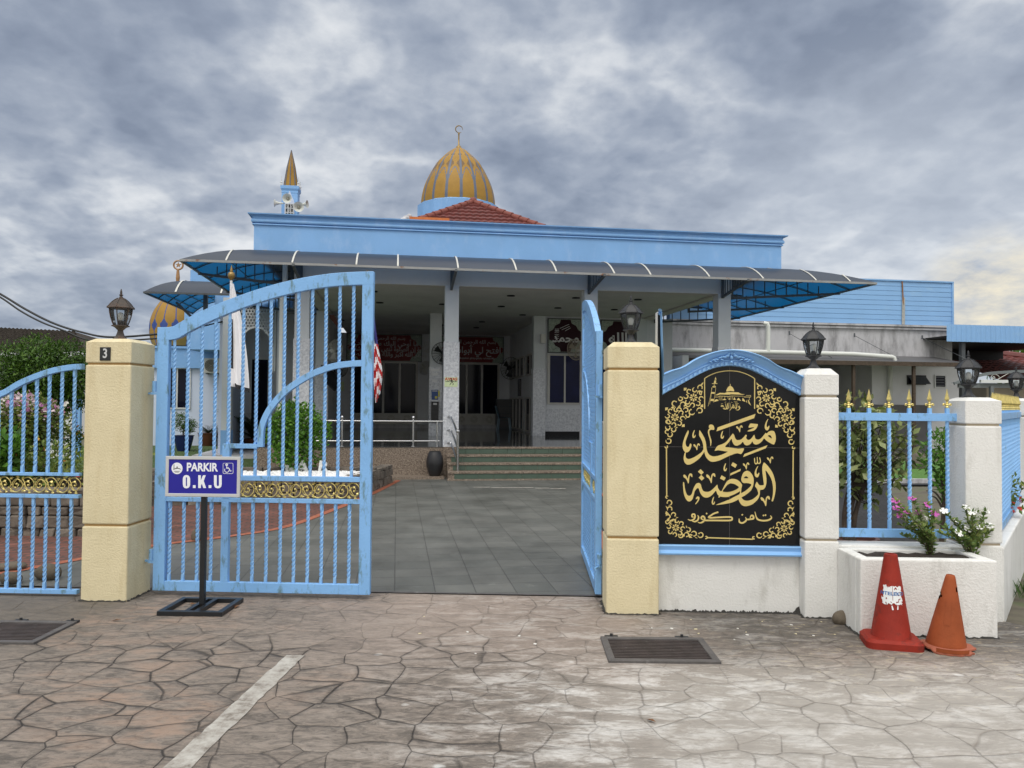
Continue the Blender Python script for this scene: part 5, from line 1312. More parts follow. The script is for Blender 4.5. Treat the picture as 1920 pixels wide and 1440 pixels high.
# loose bits on the forecourt
rr = random.Random(17)
for i in range(26):
    if i < 20: x, y = rr.uniform(1140, 1640), rr.uniform(1153, 1200)
    else: x, y = rr.uniform(690, 1100), rr.uniform(1150, 1330)
    if 1125 < x < 1360 and 1190 < y < 1250: continue
    P = pg(x, y)
    if FW.gnd(x, y)[1] > -.02 and FW.gnd(x, y)[0] > R0 - .02: continue
    o = B(); s = rr.uniform(.006, .016); q = [(s * rr.uniform(.6, 1.2) * cos(a), s * rr.uniform(.4, .9) * sin(a)) for a in (0, 1.2, 2.4, 3.6, 4.9)]
    o.prism(q, 0.0015, .0045, 'z'); ob = o.build('paint_chip', M['chip'] if rr.random() > .25 else M['cream']); ob.location = (P[0], P[1], 0); ob.rotation_euler = (0, 0, rr.random() * 6)
    tag(ob, 'tiny flake of pale paint lying on the stamped concrete', 'paint flake', 'paint flakes on the forecourt')
for i, (x, y) in enumerate(((208, 1166), (440, 1142), (445, 1138), (368, 1133), (1210, 1350))):
    P = pg(x, y); o = B(); L_ = .035 + .02 * rr.random()
    leafquad(o, Vector((0, 0, .006)), Vector((1, .2, .1)), Vector((0, .2, 1)), L_ * 1.5, L_ * .6, .3); ob = o.build('dry_leaf', M['dryleaf']); ob.location = (P[0], P[1], 0); ob.rotation_euler = (0, 0, i * 1.3)
    tag(ob, ['dry brown leaf on the concrete right of the left drain grating', 'dry leaf beside the right corner of the parking sign base', 'second dry leaf at the right corner of the parking sign base', 'dry leaf inside the parking sign base', 'dry leaf below the grating in front of the name sign'][i], 'leaf')
kb = E('kerb_block', 'white painted kerb block at the right edge of the photo', 'kerb', F0, 3.98, 5.37, 0, .9)
B().box(-.1, .8, -.12, .12, -.03, .165).build('block', M['white'], kb, bevel=.015)
# ------------------------------------------------------------------ mosque
bp = FB.pix
mq = E('mosque', 'pale blue mosque with a columned porch, dark curved canopy and golden dome', 'mosque', FB, 0, 0)
UL, UR = -4.15, 7.60
CU_ = (-3.15, 0.0, 3.09, 6.22); PZ = .65
B().box(UL + .1, UR - .2, .03, 12.6, -.03, PZ - .012).build('plinth', M['browngranite'], mq)
B().box(UL + .1, UR - .2, .02, 12.6, PZ - .011, PZ).build('porch_floor', M['porchtile'], mq)
B().box(UL + .1, -.16, -.50, .028, -.03, .055).build('plinth_ledge', M['browngranite'], mq)
st = B()
for k in range(4):
    v0 = -.26 * k; z1 = PZ - .155 * k; ua, ub = (.165, 2.93) if k == 0 else (-.10, 3.20)
    if k: st.box(ua, ub, v0, .025 - .26 * (k - 1) - .0, -.03, z1 - .042); st.box(ua - .004, ub + .004, v0 - .022, .02 - .26 * (k - 1), z1 - .042, z1)
    else: st.box(ua, ub, -.02, .018, z1 - .042, z1 + .002)
st.box(-.12, 3.22, -.26 * 3 - .05, -.26 * 3 + .02, -.03, .032)
stp = st.build('front_steps', M['browngranite'], mq, bevel=.004)
tl = B()
for k in range(4):
    v0 = -.26 * k; z1 = PZ - .155 * k; ua, ub = (.17, 2.925) if k == 0 else (-.02 + .015 * k, 3.18)
    u = ua; off = (.15, .24, .27, .20)[k]; first = True
    while u < ub - .01:
        w = min(off if first else .305, ub - u); first = False
        tl.box(u + .003, u + w - .003, v0 - .009, v0 + .02, z1 - .150 + (0), z1 - .046); u += w
tl.build('green_tiles', M['greentile'], stp)
B().box(-.165, .165, -.03, .02, 0, PZ - .002).box(2.925, 3.26, -.03, .02, 0, PZ - .002).build('column_base', M['browngranite'], mq)
def column(u, v, zc, w, d, ztop, label=None):
    c = B().box(u - w / 2, u + w / 2, v, v + d, zc, ztop).build('column', M['column'], mq, bevel=.006)
    B().box(u - w / 2 - .018, u + w / 2 + .018, v - .018, v + d + .018, PZ, zc).build('marble_cladding', M['marbleclad'], c, bevel=.004)
    return c
for u in CU_: column(u, .0, 2.92, .30, .32, 4.14)
for u in (-3.25, -.07, 2.94, 6.05): column(u, 5.45, 2.62, .33, .33, 4.16)
B().box(-3.32, 6.39, .012, .29, 4.13, 4.74).build('beam', M['beam'], mq)
B().box(-3.32, -3.04, .291, 6.2, 4.13, 4.74).build('beam', M['beam'], mq)
B().box(6.11, 6.39, .291, 6.2, 4.13, 4.74).build('beam', M['beam'], mq)
B().box(-3.03, 6.10, .292, 12.55, 4.17, 4.20).build('ceiling', M['ceiling'], mq)
dl = B()
for px, py in ((700, 546), (712, 567), (830, 570), (958, 554), (940, 574), (904, 603), (893, 614), (1080, 558), (1196, 561), (1152, 580), (1046, 577), (640, 600), (830, 609), (980, 590)):
    d = ray(px, py); t = (4.168 - CAMH) / d[2]; P = CP + d * t; a = float(np.dot(P - FB.o, FB.a)); b_ = float(np.dot(P - FB.o, FB.b))
    if .4 < b_ < 12: dl.lathe([(.10, 4.150), (.095, 4.168)], c=(a, b_), n=16)
dl.build('downlights', M['dark'], mq)
# parapet with moulded cornice
B().box(UL, UR, 0, .22, 4.741, 5.34).box(UL, UL + .22, .221, 12, 4.741, 5.34).box(UR - .22, UR, .221, 12, 4.741, 5.34).build('parapet', M['bluewall'], mq)
pf_ = [(0, 5.27), (-.035, 5.29), (-.03, 5.31), (-.005, 5.325), (-.045, 5.335), (-.055, 5.36), (-.05, 5.39), (-.025, 5.425), (-.03, 5.455), (-.065, 5.475), (-.07, 5.487), (-.11, 5.49), (-.115, 5.515), (.22, 5.52)]
co = B()
def ring3(o, z): return [(UL + o, 12.0, z), (UL + o, 0 + o, z), (UR - o, 0 + o, z), (UR - o, 12.0, z)]
vs = []
for o, z in pf_: vs += ring3(o, z)
co.add(vs, [(i * 4 + j, i * 4 + j + 1, (i + 1) * 4 + j + 1, (i + 1) * 4 + j) for i in range(len(pf_) - 1) for j in range(3)])
co.build('cornice', M['bluewall'], mq, smooth=25)
B().box(UL + .23, UR - .23, .23, 12, 4.76, 5.1).build('roof_slab', M['stained'], mq)
# back wall, doors
BW = 12.5
B().box(-3.4, 3.4, BW, BW + .2, PZ, 4.17).build('back_wall', M['innerwall'], mq)
B().box(-3.2, 3.0, BW - .45, BW - .001, PZ, PZ + .12).build('door_step', M['stained'], mq)
def door(u0, u1, splits, zt):
    z0 = PZ + .125; d = B(); y0, y1 = BW - .09, BW - .002; e = .075
    d.box(u0 - e, u0, y0, y1, z0, zt + e); d.box(u1, u1 + e, y0, y1, z0, zt + e); d.box(u0, u1, y0, y1, zt, zt + e)
    for s in splits: d.box(s - .04, s + .04, y0 + .01, y1, z0, zt)
    d.box(u0, u1, y0 + .015, y1, z0 + .36, z0 + .42); d.box(u0, u1, y0 + .015, y1, z0, z0 + .05)
    o = d.build('door', M['doorframe'], mq)
    B().box(u0, u1, BW - .045, BW - .03, z0 + .05, zt).build('door_glass', M['doorglass'], o)
    g = B(); xs = [u0] + list(splits) + [u1]
    for a, b_ in zip(xs[:-1], xs[1:]):
        n = max(1, round((b_ - a - .08) / .5)); w = (b_ - a - .08) / n
        for k in range(n):
            cx = a + .04 + w * (k + .5); cz = z0 + .205; R = min(w / 2, .155)
            for j in range(12):
                an = j * pi / 6; g.bar((cx + R * .3 * cos(an), BW - .06, cz + R * .3 * sin(an)), (cx + R * cos(an + .26), BW - .06, cz + R * sin(an + .26)), .016, .012)
                g.bar((cx + R * cos(an + .26), BW - .06, cz + R * sin(an + .26)), (cx + R * .55 * cos(an + .52), BW - .06, cz + R * .55 * sin(an + .52)), .014, .012)
    g.build('door_fretwork', M['hornin'], o)
    B().box(u0, u1, BW - .052, BW - .0455, z0 + .05, z0 + .36).build('door_panel', M['doorframe'], o)
    return o
X = lambda px: bp(px, 740, BW)[0]
door(X(661), X(779), (X(718.5), X(749)), bp(720, 681, BW)[1])
door(X(858), X(932), (X(874.5), X(903)), bp(900, 684, BW)[1])
# inner side walls
B().box(-3.42, -3.22, 5.79, BW - .001, PZ, 4.17).build('side_wall', M['innerwall'], mq)
sw2 = B().box(3.10, 3.25, 5.79, BW - .001, PZ, 4.17).build('side_wall', M['innerwall'], mq)
# window strips and louvres on the right-hand inner wall
wf = B(); wg = B()
for (v0, v1) in ((6.2, 8.6), (9.1, 12.2)):
    for z0, z1 in ((.72, 1.75), (2.55, 3.15)):
        wg.box(3.085, 3.099, v0, v1, z0, z1); n = 3 if v1 - v0 < 2.6 else 4
        for k in range(n + 1):
            y = v0 + (v1 - v0) * k / n; wf.box(3.05, 3.084, y - .03, y + .03, z0 - .05, z1 + .05)
        wf.box(3.052, 3.084, v0, v1, z0 - .05, z0); wf.box(3.052, 3.084, v0, v1, z1, z1 + .05)
    wg.box(3.086, 3.099, v0 + .6, v0 + 1.3, 1.85, 2.45)
wf.build('window_frame', M['doorframe'], sw2); wg.build('window_glass', M['doorglass'], sw2)
# front room on the right of the porch
RW = 5.62
rw = B().box(3.13, 6.9, RW, RW + .15, 1.45, 4.17).build('room_wall', M['innerwall'], mq)
B().box(3.13, 5.86, RW - .012, RW + .14, PZ + .13, 1.449).build('marble_dado', M['marbleclad'], rw)
B().box(3.13, 5.86, RW - .006, RW + .13, PZ, PZ + .129).build('dark_skirting', M['dark'], rw)
B().box(6.9, 7.05, RW, 12.5, PZ, 4.17).build('room_wall', M['innerwall'], mq)
def window(u0, u1, z0, z1, v, n, par, gm='blueglass', e=.05, fm='doorframe'):
    f = B(); f.box(u0 - e, u1 + e, v - .05, v, z0 - e, z0); f.box(u0 - e, u1 + e, v - .05, v, z1, z1 + e)
    for k in range(n + 1):
        x = u0 + (u1 - u0) * k / n; f.box(x - e / 2 - (e / 2 if k == 0 else 0), x + e / 2 + (e / 2 if k == n else 0), v - .05, v, z0, z1)
    o = f.build('window', M[fm], par)
    B().box(u0, u1, v - .025, v - .01, z0, z1).build('pane', M[gm], o)
    return o
zb, zt = bp(1050, 755, RW)[1], bp(1050, 667, RW)[1]
a0, a1 = bp(1029, 700, RW)[0], bp(1057, 700, RW)[0]
window(a0, a0 + .86 * 1.1, zb, zt, RW - .001, 2, rw); window(a0 + 1.25, a0 + 2.6, zb - .9, zt, RW - .001, 2, rw)

# ---- dark curved canopy on three sides
CUL, CUR = -3.36, 6.43
OF, OL, OR_, ZE, ZW = 1.30, 1.89, 2.69, 4.285, 4.71
VB = 6.1
def zc(s): return ZE + (ZW - ZE) * (1 - s ** 2.3)
SS = [i / 10 for i in range(11)]
cf = B()
cf.sheet(lambda t, s: (CUL - OL * s + (CUR + OR_ * s - CUL + OL * s) * t, -.004 - OF * s, zc(s)), [i / 24 for i in range(25)], SS)
cf.sheet(lambda t, s: (CUL - OL * s, -.004 - OF * s + (VB + OF * s) * t, zc(s)), [i / 12 for i in range(13)], SS, True)
cf.sheet(lambda t, s: (CUR + OR_ * s, -.004 - OF * s + (VB + OF * s) * t, zc(s)), [i / 12 for i in range(13)], SS)
cn = cf.build('canopy', M['poly'], mq, smooth=45)
RIBX = [bp(px, py, -OF)[0] for px, py in ((424, 488), (548, 494), (668, 500), (746, 502), (859, 507), (968, 511), (1043, 514), (1152, 519), (1220, 521), (1330, 523), (1431, 526), (1530, 526), (1594, 527))]
ed = B()
for p, q in (((CUL - OL, -OF), (CUR + OR_, -OF)), ((CUL - OL, -OF), (CUL - OL, VB)), ((CUR + OR_, -OF), (CUR + OR_, VB))):
    ed.bar((p[0], p[1] + .0, ZE - .022), (q[0], q[1], ZE - .022), .035, .045)
ed.build('canopy_edge', M['gutter'], cn)
sr = B(); fr_ = B()
for u in RIBX:
    s0 = 0.0
    if u < CUL: s0 = (CUL - u) / OL
    if u > CUR: s0 = (u - CUR) / OR_
    ps_ = [s0 + (1 - s0) * i / 8 for i in range(9)]
    top = [(-.004 - OF * s, zc(s) + .016) for s in ps_]
    vs = []
    for v, z in top: vs += [(u - .016, v, z), (u + .016, v, z), (u + .016, v, z - .012), (u - .016, v, z - .012)]
    sr.add(vs, [(4 * i + j, 4 * i + (j + 1) % 4, 4 * i + 4 + (j + 1) % 4, 4 * i + 4 + j) for i in range(8) for j in range(4)] + [(32, 33, 34, 35)])
    fr_.tube([(u, -.004 - OF * s, zc(s) - .028) for s in ps_], .012, 4)
for side, uu, oo in ((-1, CUL, OL), (1, CUR, OR_)):
    v = -.3
    while v < VB + .1:
        s0 = 0.02 if v >= 0 else min(.98, -v / OF)
        sr_p = [s0 * 0 + i / 8 for i in range(9)]
        pts = [(uu + side * oo * s, v, zc(s)) for s in sr_p if v >= -OF * s]
        if len(pts) > 1:
            fr_.tube([(a, b_, c - .028) for a, b_, c in pts], .012, 4)
            vs = []
            for a, b_, z in pts: vs += [(a, b_ - .022, z + .016), (a, b_ + .022, z + .016), (a, b_ + .022, z + .004), (a, b_ - .022, z + .004)]
            sr.add(vs, [(4 * i + j, 4 * i + (j + 1) % 4, 4 * i + 4 + (j + 1) % 4, 4 * i + 4 + j) for i in range(len(pts) - 1) for j in range(4)])
        v += 1.18
    for s in (.34, .67):
        fr_.tube([(uu + side * oo * s, -OF * s, zc(s) - .04), (uu + side * oo * s, VB, zc(s) - .04)], .012, 4)
    fr_.tube([(uu, 0, ZW - .04), (uu + side * oo * .5, -OF * .5, zc(.5) - .03), (uu + side * oo, -OF, ZE - .03)], .018, 4)
for s in (.4, .75): fr_.tube([(CUL - OL * s, -OF * s, zc(s) - .04), (CUR + OR_ * s, -OF * s, zc(s) - .04)], .016, 4)
sr.build('canopy_strip', M['canopystrip'], cn); fr_.build('canopy_frame', M['canopyframe'], cn)
def bracket(p0, dx, dy, L_):                        # wall plate, sloping arm and slats
    b = B(); x, y = p0; zb_ = 4.03
    b.bar((x, y, zb_), (x, y, 4.60), .05, .05)
    b.bar((x, y, zb_ + .03), (x + dx * L_, y + dy * L_, ZE - .04), .05, .05); b.bar((x, y, 4.58), (x + dx * L_ * .55, y + dy * L_ * .55, 4.52), .04, .04)
    for k in range(1, 9):
        t = k / 10; b.bar((x + dx * L_ * t, y + dy * L_ * t, zb_ + .03 + (ZE - zb_ - .07) * t), (x + dx * L_ * t, y + dy * L_ * t, zc(t) - .05), .02, .02, up=(0, 1, 0))
    b.build('canopy_bracket', M['canopyframe'], cn)
for u in CU_: bracket((u + (-.02 if u < 3 else -.06), -.03), 0, -1, OF)
for v in (.15, 2.8, 5.5): bracket((CUL - .03, v), -1, 0, OL); bracket((CUR + .03, v), 1, 0, OR_)
# downpipe on the left front column
B().tube([(-3.55, -.04, .7), (-3.55, -.04, 3.9), (-3.50, -.05, 4.1), (-3.50, -.05, 4.6)], .055, 10).build('downpipe', M['pvc'], mq, smooth=50)

# ---- hipped roof and dome
ap = pY(887, 381, 31.0); AU, AV = float(np.dot(np.array([ap[0], ap[1], 0]) - FB.o, FB.a)), float(np.dot(np.array([ap[0], ap[1], 0]) - FB.o, FB.b)); AZ = float(ap[2]); SL = .61
HB = 7.3
rf = B()
def tile_z(x, h): return .030 * abs(cos(x * pi / .26)) + .045 * ((h / .36) % 1.0)
NX = int(2 * HB / .0433); rows = []
hh = .05
while hh < HB: rows += [hh, hh + .34]; hh += .36
for j in range(len(rows) - 1):
    h0, h1 = rows[j], rows[j + 1]
    for i in range(NX):
        x0, x1 = -HB + i * .0433, -HB + (i + 1) * .0433
        if max(abs(x0), abs(x1)) > max(h0, h1) + .03 or h0 > 5.2: continue
        P = lambda x, h, k: (AU + x, AV - h - .03 * k, AZ - SL * h + .030 * abs(cos(x * pi / .26)) + .06 * k)
        k0, k1 = (0, 1) if j % 2 == 0 else (1, 0)
        rf.add([P(x0, h0, k0), P(x1, h0, k0), P(x1, h1, k1), P(x0, h1, k1)], [(0, 3, 2, 1)])
rfo = rf.build('tiled_roof', M['rooftile_red'], mq, smooth=40)
b = B(); C4 = [(AU - HB, AV - HB), (AU + HB, AV - HB), (AU + HB, AV + HB), (AU - HB, AV + HB)]
b.add([(AU, AV, AZ - .04)] + [(x, y, AZ - .04 - SL * HB) for x, y in C4], [(0, 1, 2), (0, 2, 3), (0, 3, 4), (0, 4, 1)]); b.build('roof_deck', M['rooftile_red'], rfo)
rg = B()
for sx in (-1, 1):
    h = .02
    while h < 5.2:
        p = Vector((AU + sx * h, AV - h, AZ - SL * h + .06)); q = Vector((AU + sx * (h + .30), AV - h - .30, AZ - SL * (h + .30) + .06))
        rg.tube([p, q], [.10, .135], 8); h += .27
rg.ball((AU, AV, AZ + .08), .17, 6)
rg.build('ridge_tiles', M['ridgetile'], rfo, smooth=50)
q = pY(762, 410, 27); r = pY(800, 410, 27)
def fbc(P): return float(np.dot(np.array([P[0], P[1], 0]) - FB.o, FB.a)), float(np.dot(np.array([P[0], P[1], 0]) - FB.o, FB.b)), float(P[2])
qa, ra = fbc(q), fbc(r)
B().box(qa[0], ra[0] + .8, qa[1] - .1, qa[1] + .5, 5.0, qa[2] + .06).build('ridge_board', M['orangeridge'], rfo)
b = B(); b.tube([(qa[0] - .30, qa[1] - .3, qa[2] - .25), (qa[0] + .08, qa[1], qa[2] + .03)], [.12, .10], 8); b.ball((qa[0] + .1, qa[1], qa[2] + .08), .10, 5); b.ball((qa[0] - .02, qa[1] - .02, qa[2] + .0), .11, 5); b.build('ridge_mortar', M['stained'], rfo, smooth=60)

def dome(par, c, R, H, prof, NS, mats, pat, name='dome'):
    b = B(); sub = 20; NU = NS * sub; NV = 56; vs = []
    for j in range(NV + 1):
        t = j / NV; r = np.interp(t, [p[0] for p in prof], [p[1] for p in prof]) * R
        for i in range(NU):
            an = 2 * pi * i / NU; vs.append((c[0] + r * cos(an), c[1] + r * sin(an), c[2] + H * t))
    b.v = [tuple(v) for v in vs]
    for j in range(NV):
        for i in range(NU):
            b.f.append((j * NU + i, j * NU + (i + 1) % NU, (j + 1) * NU + (i + 1) % NU, (j + 1) * NU + i))
            a = abs(((i + .5) % sub) / sub * 2 - 1); b.m.append(pat((j + .5) / NV, a))
    b.f.append(tuple(range(NV * NU, (NV + 1) * NU))); b.m.append(0)
    return b.build(name, mats, par, smooth=180)
dc = fbc(pY(859, 388, 34.0)); DR = 1.64; DZ = dc[2]; DH = fbc(pY(859, 275.5, 34))[2] - DZ
PROF = [(0, 1.0), (.10, .995), (.26, .945), (.40, .865), (.55, .745), (.64, .66), (.725, .57), (.84, .385), (.928, .22), (.98, .085), (1, .03)]
fine = spline(PROF, 4)
def pat(t, a):
    if a > .84 - .10 * max(0, t - .6): return 2
    if abs(t - .60) / .115 + (1 - a) / .80 < 1: return 1
    if abs(t - .79) / .05 + (1 - a) / .62 < 1: return 1
    w = .90 * (1 - max(0, (t - .22) / .32) ** 1.8) if t > .22 else 1
    if .22 < t < .54 and a > w - .02 and a < w + .13: return 2
    return 0
    if t < .66:
        w = .90 * (1 - max(0, (t - .30) / .36) ** 1.7) if t > .30 else .95
        if a > w: return 1 if a - w > .07 or t > .5 else 2
        return 0
    if t < .80: return 0 if a < (t - .60) / .14 else 1
    return 0 if a > (t - .80) * 2.2 - .12 else 0
dm = dome(mq, dc, DR, DH, fine, 16, [M['domegold'], M['domebronze'], M['domerib']], pat)
B().lathe([(DR * 1.10, DZ - 2.6), (DR * 1.10, DZ - .06), (DR * 1.0, DZ + .01)], c=dc[:2], n=16, rot=.1, top=False).build('drum', M['bluewall'], dm)
fz = DZ + DH
f = B(); f.lathe([(.13, fz - .04), (.10, fz + .03), (.035, fz + .08), (.030, fz + .55), (.05, fz + .60), (.02, fz + .64)], c=dc[:2], n=10)
vs = []
for k in range(25):                                 # crescent
    an = radians(-160 + 320 * k / 24 + 90 + 60); w = .075 * sin(pi * k / 24)
    vs += [(dc[0] + (.17 - w * .3) * cos(an), dc[1], fz + .80 + (.17 - w * .3) * sin(an))]
f.tube(vs, [.008 + .018 * sin(pi * k / 24) for k in range(25)], 6)
f.build('crescent_finial', M['finial'], dm, smooth=60)

# ---- minaret behind the parapet
MY = 28.5
m0 = fbc(pY(527.5, 400, MY)); m1 = fbc(pY(557, 400, MY)); mz = fbc(pY(545, 348, MY))[2]; mw = m1[0] - m0[0]
mc = (m0[0] + mw / 2, m0[1] + mw / 2)
mn = E('minaret', 'small blue minaret with a golden spire, behind the left of the parapet', 'minaret', FB, *mc)
h = mw / 2
B().box(-h, h, -h, h, 0, mz - .14).build('shaft', M['bluewall'], mn)
b = B(); b.lathe([(h * 1.40, mz - .28), (h * 1.46, mz - .25), (h * 1.44, mz - .18), (h * 1.62, mz - .10), (h * 1.64, mz), (h * 1.4, mz + .02)], n=4, rot=pi / 4); b.build('cornice', M['bluewall'], mn)
tz = fbc(pY(545, 276, MY))[2]
b = B(); n = 8; R = h * .93; vs = []
sp2 = B(); sp2.lathe([(R, mz), (R * .98, mz + .02), (R * .55, mz + (tz - mz) * .55), (.012, tz)], n=8); sp2.mi = 0
spo = sp2.build('spire', M['domegold'], mn)
b = B()
for j in range(8):
    an = 2 * pi * j / 8; b.tube([(R * 1.0 * cos(an), R * 1.0 * sin(an), mz), (R * .56 * cos(an), R * .56 * sin(an), mz + (tz - mz) * .55), (.01 * cos(an), .01 * sin(an), tz)], [.022, .016, .006], 5)
b.build('spire_rib', M['domerib'], spo)
b = B()
for sx in (-1, 1):
    for sy in (-1, 1): b.lathe([(.04, mz), (.035, mz + .10), (.05, mz + .12), (.012, mz + .16), (.008, mz + .34)], c=(sx * h * 1.05, sy * h * 1.05), n=6)
b.build('corner_pinnacle', M['whitemetal'], mn)
b = B(); zc0 = fbc(pY(541, 400, MY))[2]; zc1 = fbc(pY(541, 357, MY))[2]; zs = zc0 + (zc1 - zc0) * .45; w = h * .62
b.prism([(-w, zc0 - .6), (w, zc0 - .6), (w, zs), (w * .85, zs + .12), (w * .5, zs + .25), (0, zc1), (-w * .5, zs + .25), (-w * .85, zs + .12), (-w, zs)], -h - .012, -h - .001); b.build('arched_niche', M['palewall'], mn)
b = B(); gz0, gz1 = fbc(pY(541, 401, MY))[2] - .1, fbc(pY(541, 382, MY))[2]
b.box(-w * .8, w * .8, -h - .018, -h - .013, gz0, gz1); gr = b.build('grille', M['inkblack'], mn)
b = B()
for k in range(4):
    x = -w * .8 + 1.6 * w * k / 3; b.box(x - .016, x + .016, -h - .03, -h - .019, gz0, gz1); z = gz0 + (gz1 - gz0) * k / 3; b.box(-w * .8, w * .8, -h - .031, -h - .020, z - .016, z + .016)
b.bar((-w * .8, -h - .026, gz0), (w * .8, -h - .026, gz1), .03, .01); b.bar((-w * .8, -h - .027, gz1), (w * .8, -h - .027, gz0), .03, .01); b.build('grille_bars', M['whitemetal'], gr)
def horn(px, py, dirv, R, label):
    P = pY(px, py, MY - .35); o = bpy.data.objects.new('horn_speaker', None); COL.objects.link(o); o.location = P
    o.rotation_euler = Vector(dirv).to_track_quat('Z', 'Y').to_euler(); tag(o, label, 'loudspeaker', 'horn speakers on the minaret'); o.empty_display_size = .1
    L_ = R * 2.0
    B().lathe([(R * .20, -L_ * .75), (R * .24, -L_ * .35), (R * .22, -L_ * .3), (R * .34, 0 - L_ * .12), (R * .55, L_ * .15), (R * .95, L_ * .34), (R * 1.0, L_ * .36), (R * .98, L_ * .355), (R * .5, L_ * .12), (R * .18, -L_ * .1)], n=20, top=True).build('bell', M['horn'], o, smooth=50)
    B().lathe([(R * .16, -L_ * .05), (R * .24, L_ * .1), (R * .10, L_ * .18)], n=12).build('horn_core', M['hornin'], o, smooth=50)
    b = B(); b.bar((0, 0, -L_ * .4), (0, R * .1, -L_ * .9), R * .15, R * .15); b.build('mount', M['canopyframe'], o)
k = MY / FPX
horn(540, 373, (0, -1, -.05), 9 * k, 'horn speaker facing the gate, high on the minaret front')
horn(560, 389, (.25, -1, -.05), 9.5 * k, 'largest horn speaker, low on the right of the minaret')
horn(520, 381, (-1, -.15, 0), 7.5 * k, 'horn speaker pointing left from the minaret')
horn(571, 383, (1, -.1, 0), 7.5 * k, 'horn speaker pointing right from the minaret')
# ------------------------------------------------------------------ lettering boards in the porch
AR = dict(zip('ابةتثجحخدذرزسشصضطظعغفقكلمنهويى', (0xFE8D, 0xFE8F, 0xFE93, 0xFE95, 0xFE99, 0xFE9D, 0xFEA1, 0xFEA5, 0xFEA9, 0xFEAB, 0xFEAD, 0xFEAF, 0xFEB1, 0xFEB5, 0xFEB9, 0xFEBD, 0xFEC1, 0xFEC5, 0xFEC9, 0xFECD, 0xFED1, 0xFED5, 0xFED9, 0xFEDD, 0xFEE1, 0xFEE5, 0xFEE9, 0xFEED, 0xFEF1, 0xFEEF)))
AR['أ'] = 0xFE83; AR['إ'] = 0xFE87
ONE = set('اةدذرزوىأإ')
def arabic(s):
    out = []
    for w in s.split(' '):
        r = []; i = 0
        while i < len(w):
            c = w[i]
            pj = i > 0 and w[i - 1] not in ONE
            if c == 'ل' and i + 1 < len(w) and w[i + 1] in 'اأ': r.append(chr((0xFEFB if w[i + 1] == 'ا' else 0xFEF7) + (1 if pj else 0))); i += 2; continue
            nj = i + 1 < len(w) and c not in ONE
            b0 = AR[c]; k = (1 if pj else 0) if c in ONE else (3 if pj and nj else 1 if pj else 2 if nj else 0)
            r.append(chr(b0 + k)); i += 1
        out.append(''.join(r[::-1]))
    return ' '.join(out[::-1])
def board(label, u0, u1, z0, z1, v, mat, lines, latin=(), fr=FB, scal=True):
    t = E('calligraphy_board', label, 'wall board', fr, (u0 + u1) / 2, v, z0, 0, None)
    o = ORG[t.name]; w, h = u1 - u0, z1 - z0
    b = B(t); b.box(u0, u1, v - .03, v, z0, z1); b.build('backing', M['boardcorner'], t)
    c = min(w * .2, h * .42) if w > 1.6 * h else w * .36; cx, cz = (u0 + u1) / 2, (z0 + z1) / 2; pts = []
    for sx, sz in ((1, 1), (-1, 1), (-1, -1), (1, -1)):
        seg = [(w / 2 - .015, h / 2 - c), (w / 2 - c * .35, h / 2 - c * .85), (w / 2 - c * .55, h / 2 - c * .5), (w / 2 - c * .9, h / 2 - c * .33), (w / 2 - c, h / 2 - .012)]
        if sx * sz < 0: seg = seg[::-1]
        pts += [(cx + sx * x, cz + sz * z) for x, z in seg]
    b = B(t); b.prism(pts, v - .036, v - .031); b.build('panel', M[mat], t)
    b = B(t); e = .03
    for q in ((u0 - e, u1 + e, z0 - e, z0), (u0 - e, u1 + e, z1, z1 + e), (u0 - e, u0, z0, z1), (u1, u1 + e, z0, z1)): b.box(q[0], q[1], v - .045, v, q[2], q[3])
    b.build('frame', M['canopyframe'], t)
    for s, zf, size, off, sx in lines: text_mesh(arabic(s), size, 'lettering', M['boardtext'], t, (0, -.038, h * zf), extr=0, offset=off, sx=sx)
    for s, zf, size in latin: text_mesh(s, size, 'lettering', M['boardtext'], t, (0, -.038, h * zf), extr=0, offset=.002)
    return t
v = BW - .003
u0, z0 = bp(651, 675.5, v); u1, z1 = bp(790, 629, v)
board('long dark red board with three lines of Arabic over the left door', u0, u1, z0, z1, v, 'redboard', [('بسم الله الرحمن الرحيم', .86, .17, .002, 1.0), ('اتل ما أوحي إليك من الكتاب وأقم', .66, .25, .003, 1.0), ('الصلوة إن الصلوة تنهى عن الفحشاا والمنكر', .45, .23, .003, .92), ('ولذكر الله أكبر والله يعلم ما تصنعون', .25, .24, .003, .95)])
u0, z0 = bp(828, 679, v); u1, z1 = bp(943, 633, v)
board('red board with one bold line of Arabic over the right door', u0, u1, z0, z1, v, 'redboard', [('بسم الله الرحمن الرحيم', .80, .20, .002, 1.0), ('اللهم افتح لي أبواب رحمتك', .47, .34, .006, 1.0)], [('Ya Allah bukakan pintu-pintu rahmat-Mu', .17, .105)])
v = RW - .006
u0, z0 = bp(1028, 660, v); u1 = u0 + 1.03; z1 = bp(1040, 598.5, v)[1]
t = board('maroon square board reading Muhammad in white calligraphy, over the blue windows', u0, u1, z0, z1, v, 'maroon', [('محمد', .42, .36, .010, 1.0)])
bb = B()
for p in ([(-.18, .70), (.10, .83)], [(-.12, .66), (.12, .77)], [(-.02, .63), (.14, .72)]): stroke(bb, p, .016, -.0385, 0, 1, False)
for i in range(5): stroke(bb, [(-.34, .62 - .055 * i), (-.27, .635 - .055 * i + .01 * (i % 2)), (-.20, .62 - .055 * i)], .014, -.0385, 0, 3)
for x in (-.32, -.29, -.25, -.22): stroke(bb, [(x, .70), (x + .01, .60)], .010, -.0385, 0, 1, False)
bb.build('lettering', M['boardtext'], t)
u0 = bp(1127, 660, v)[0]; u1 = u0 + 1.03
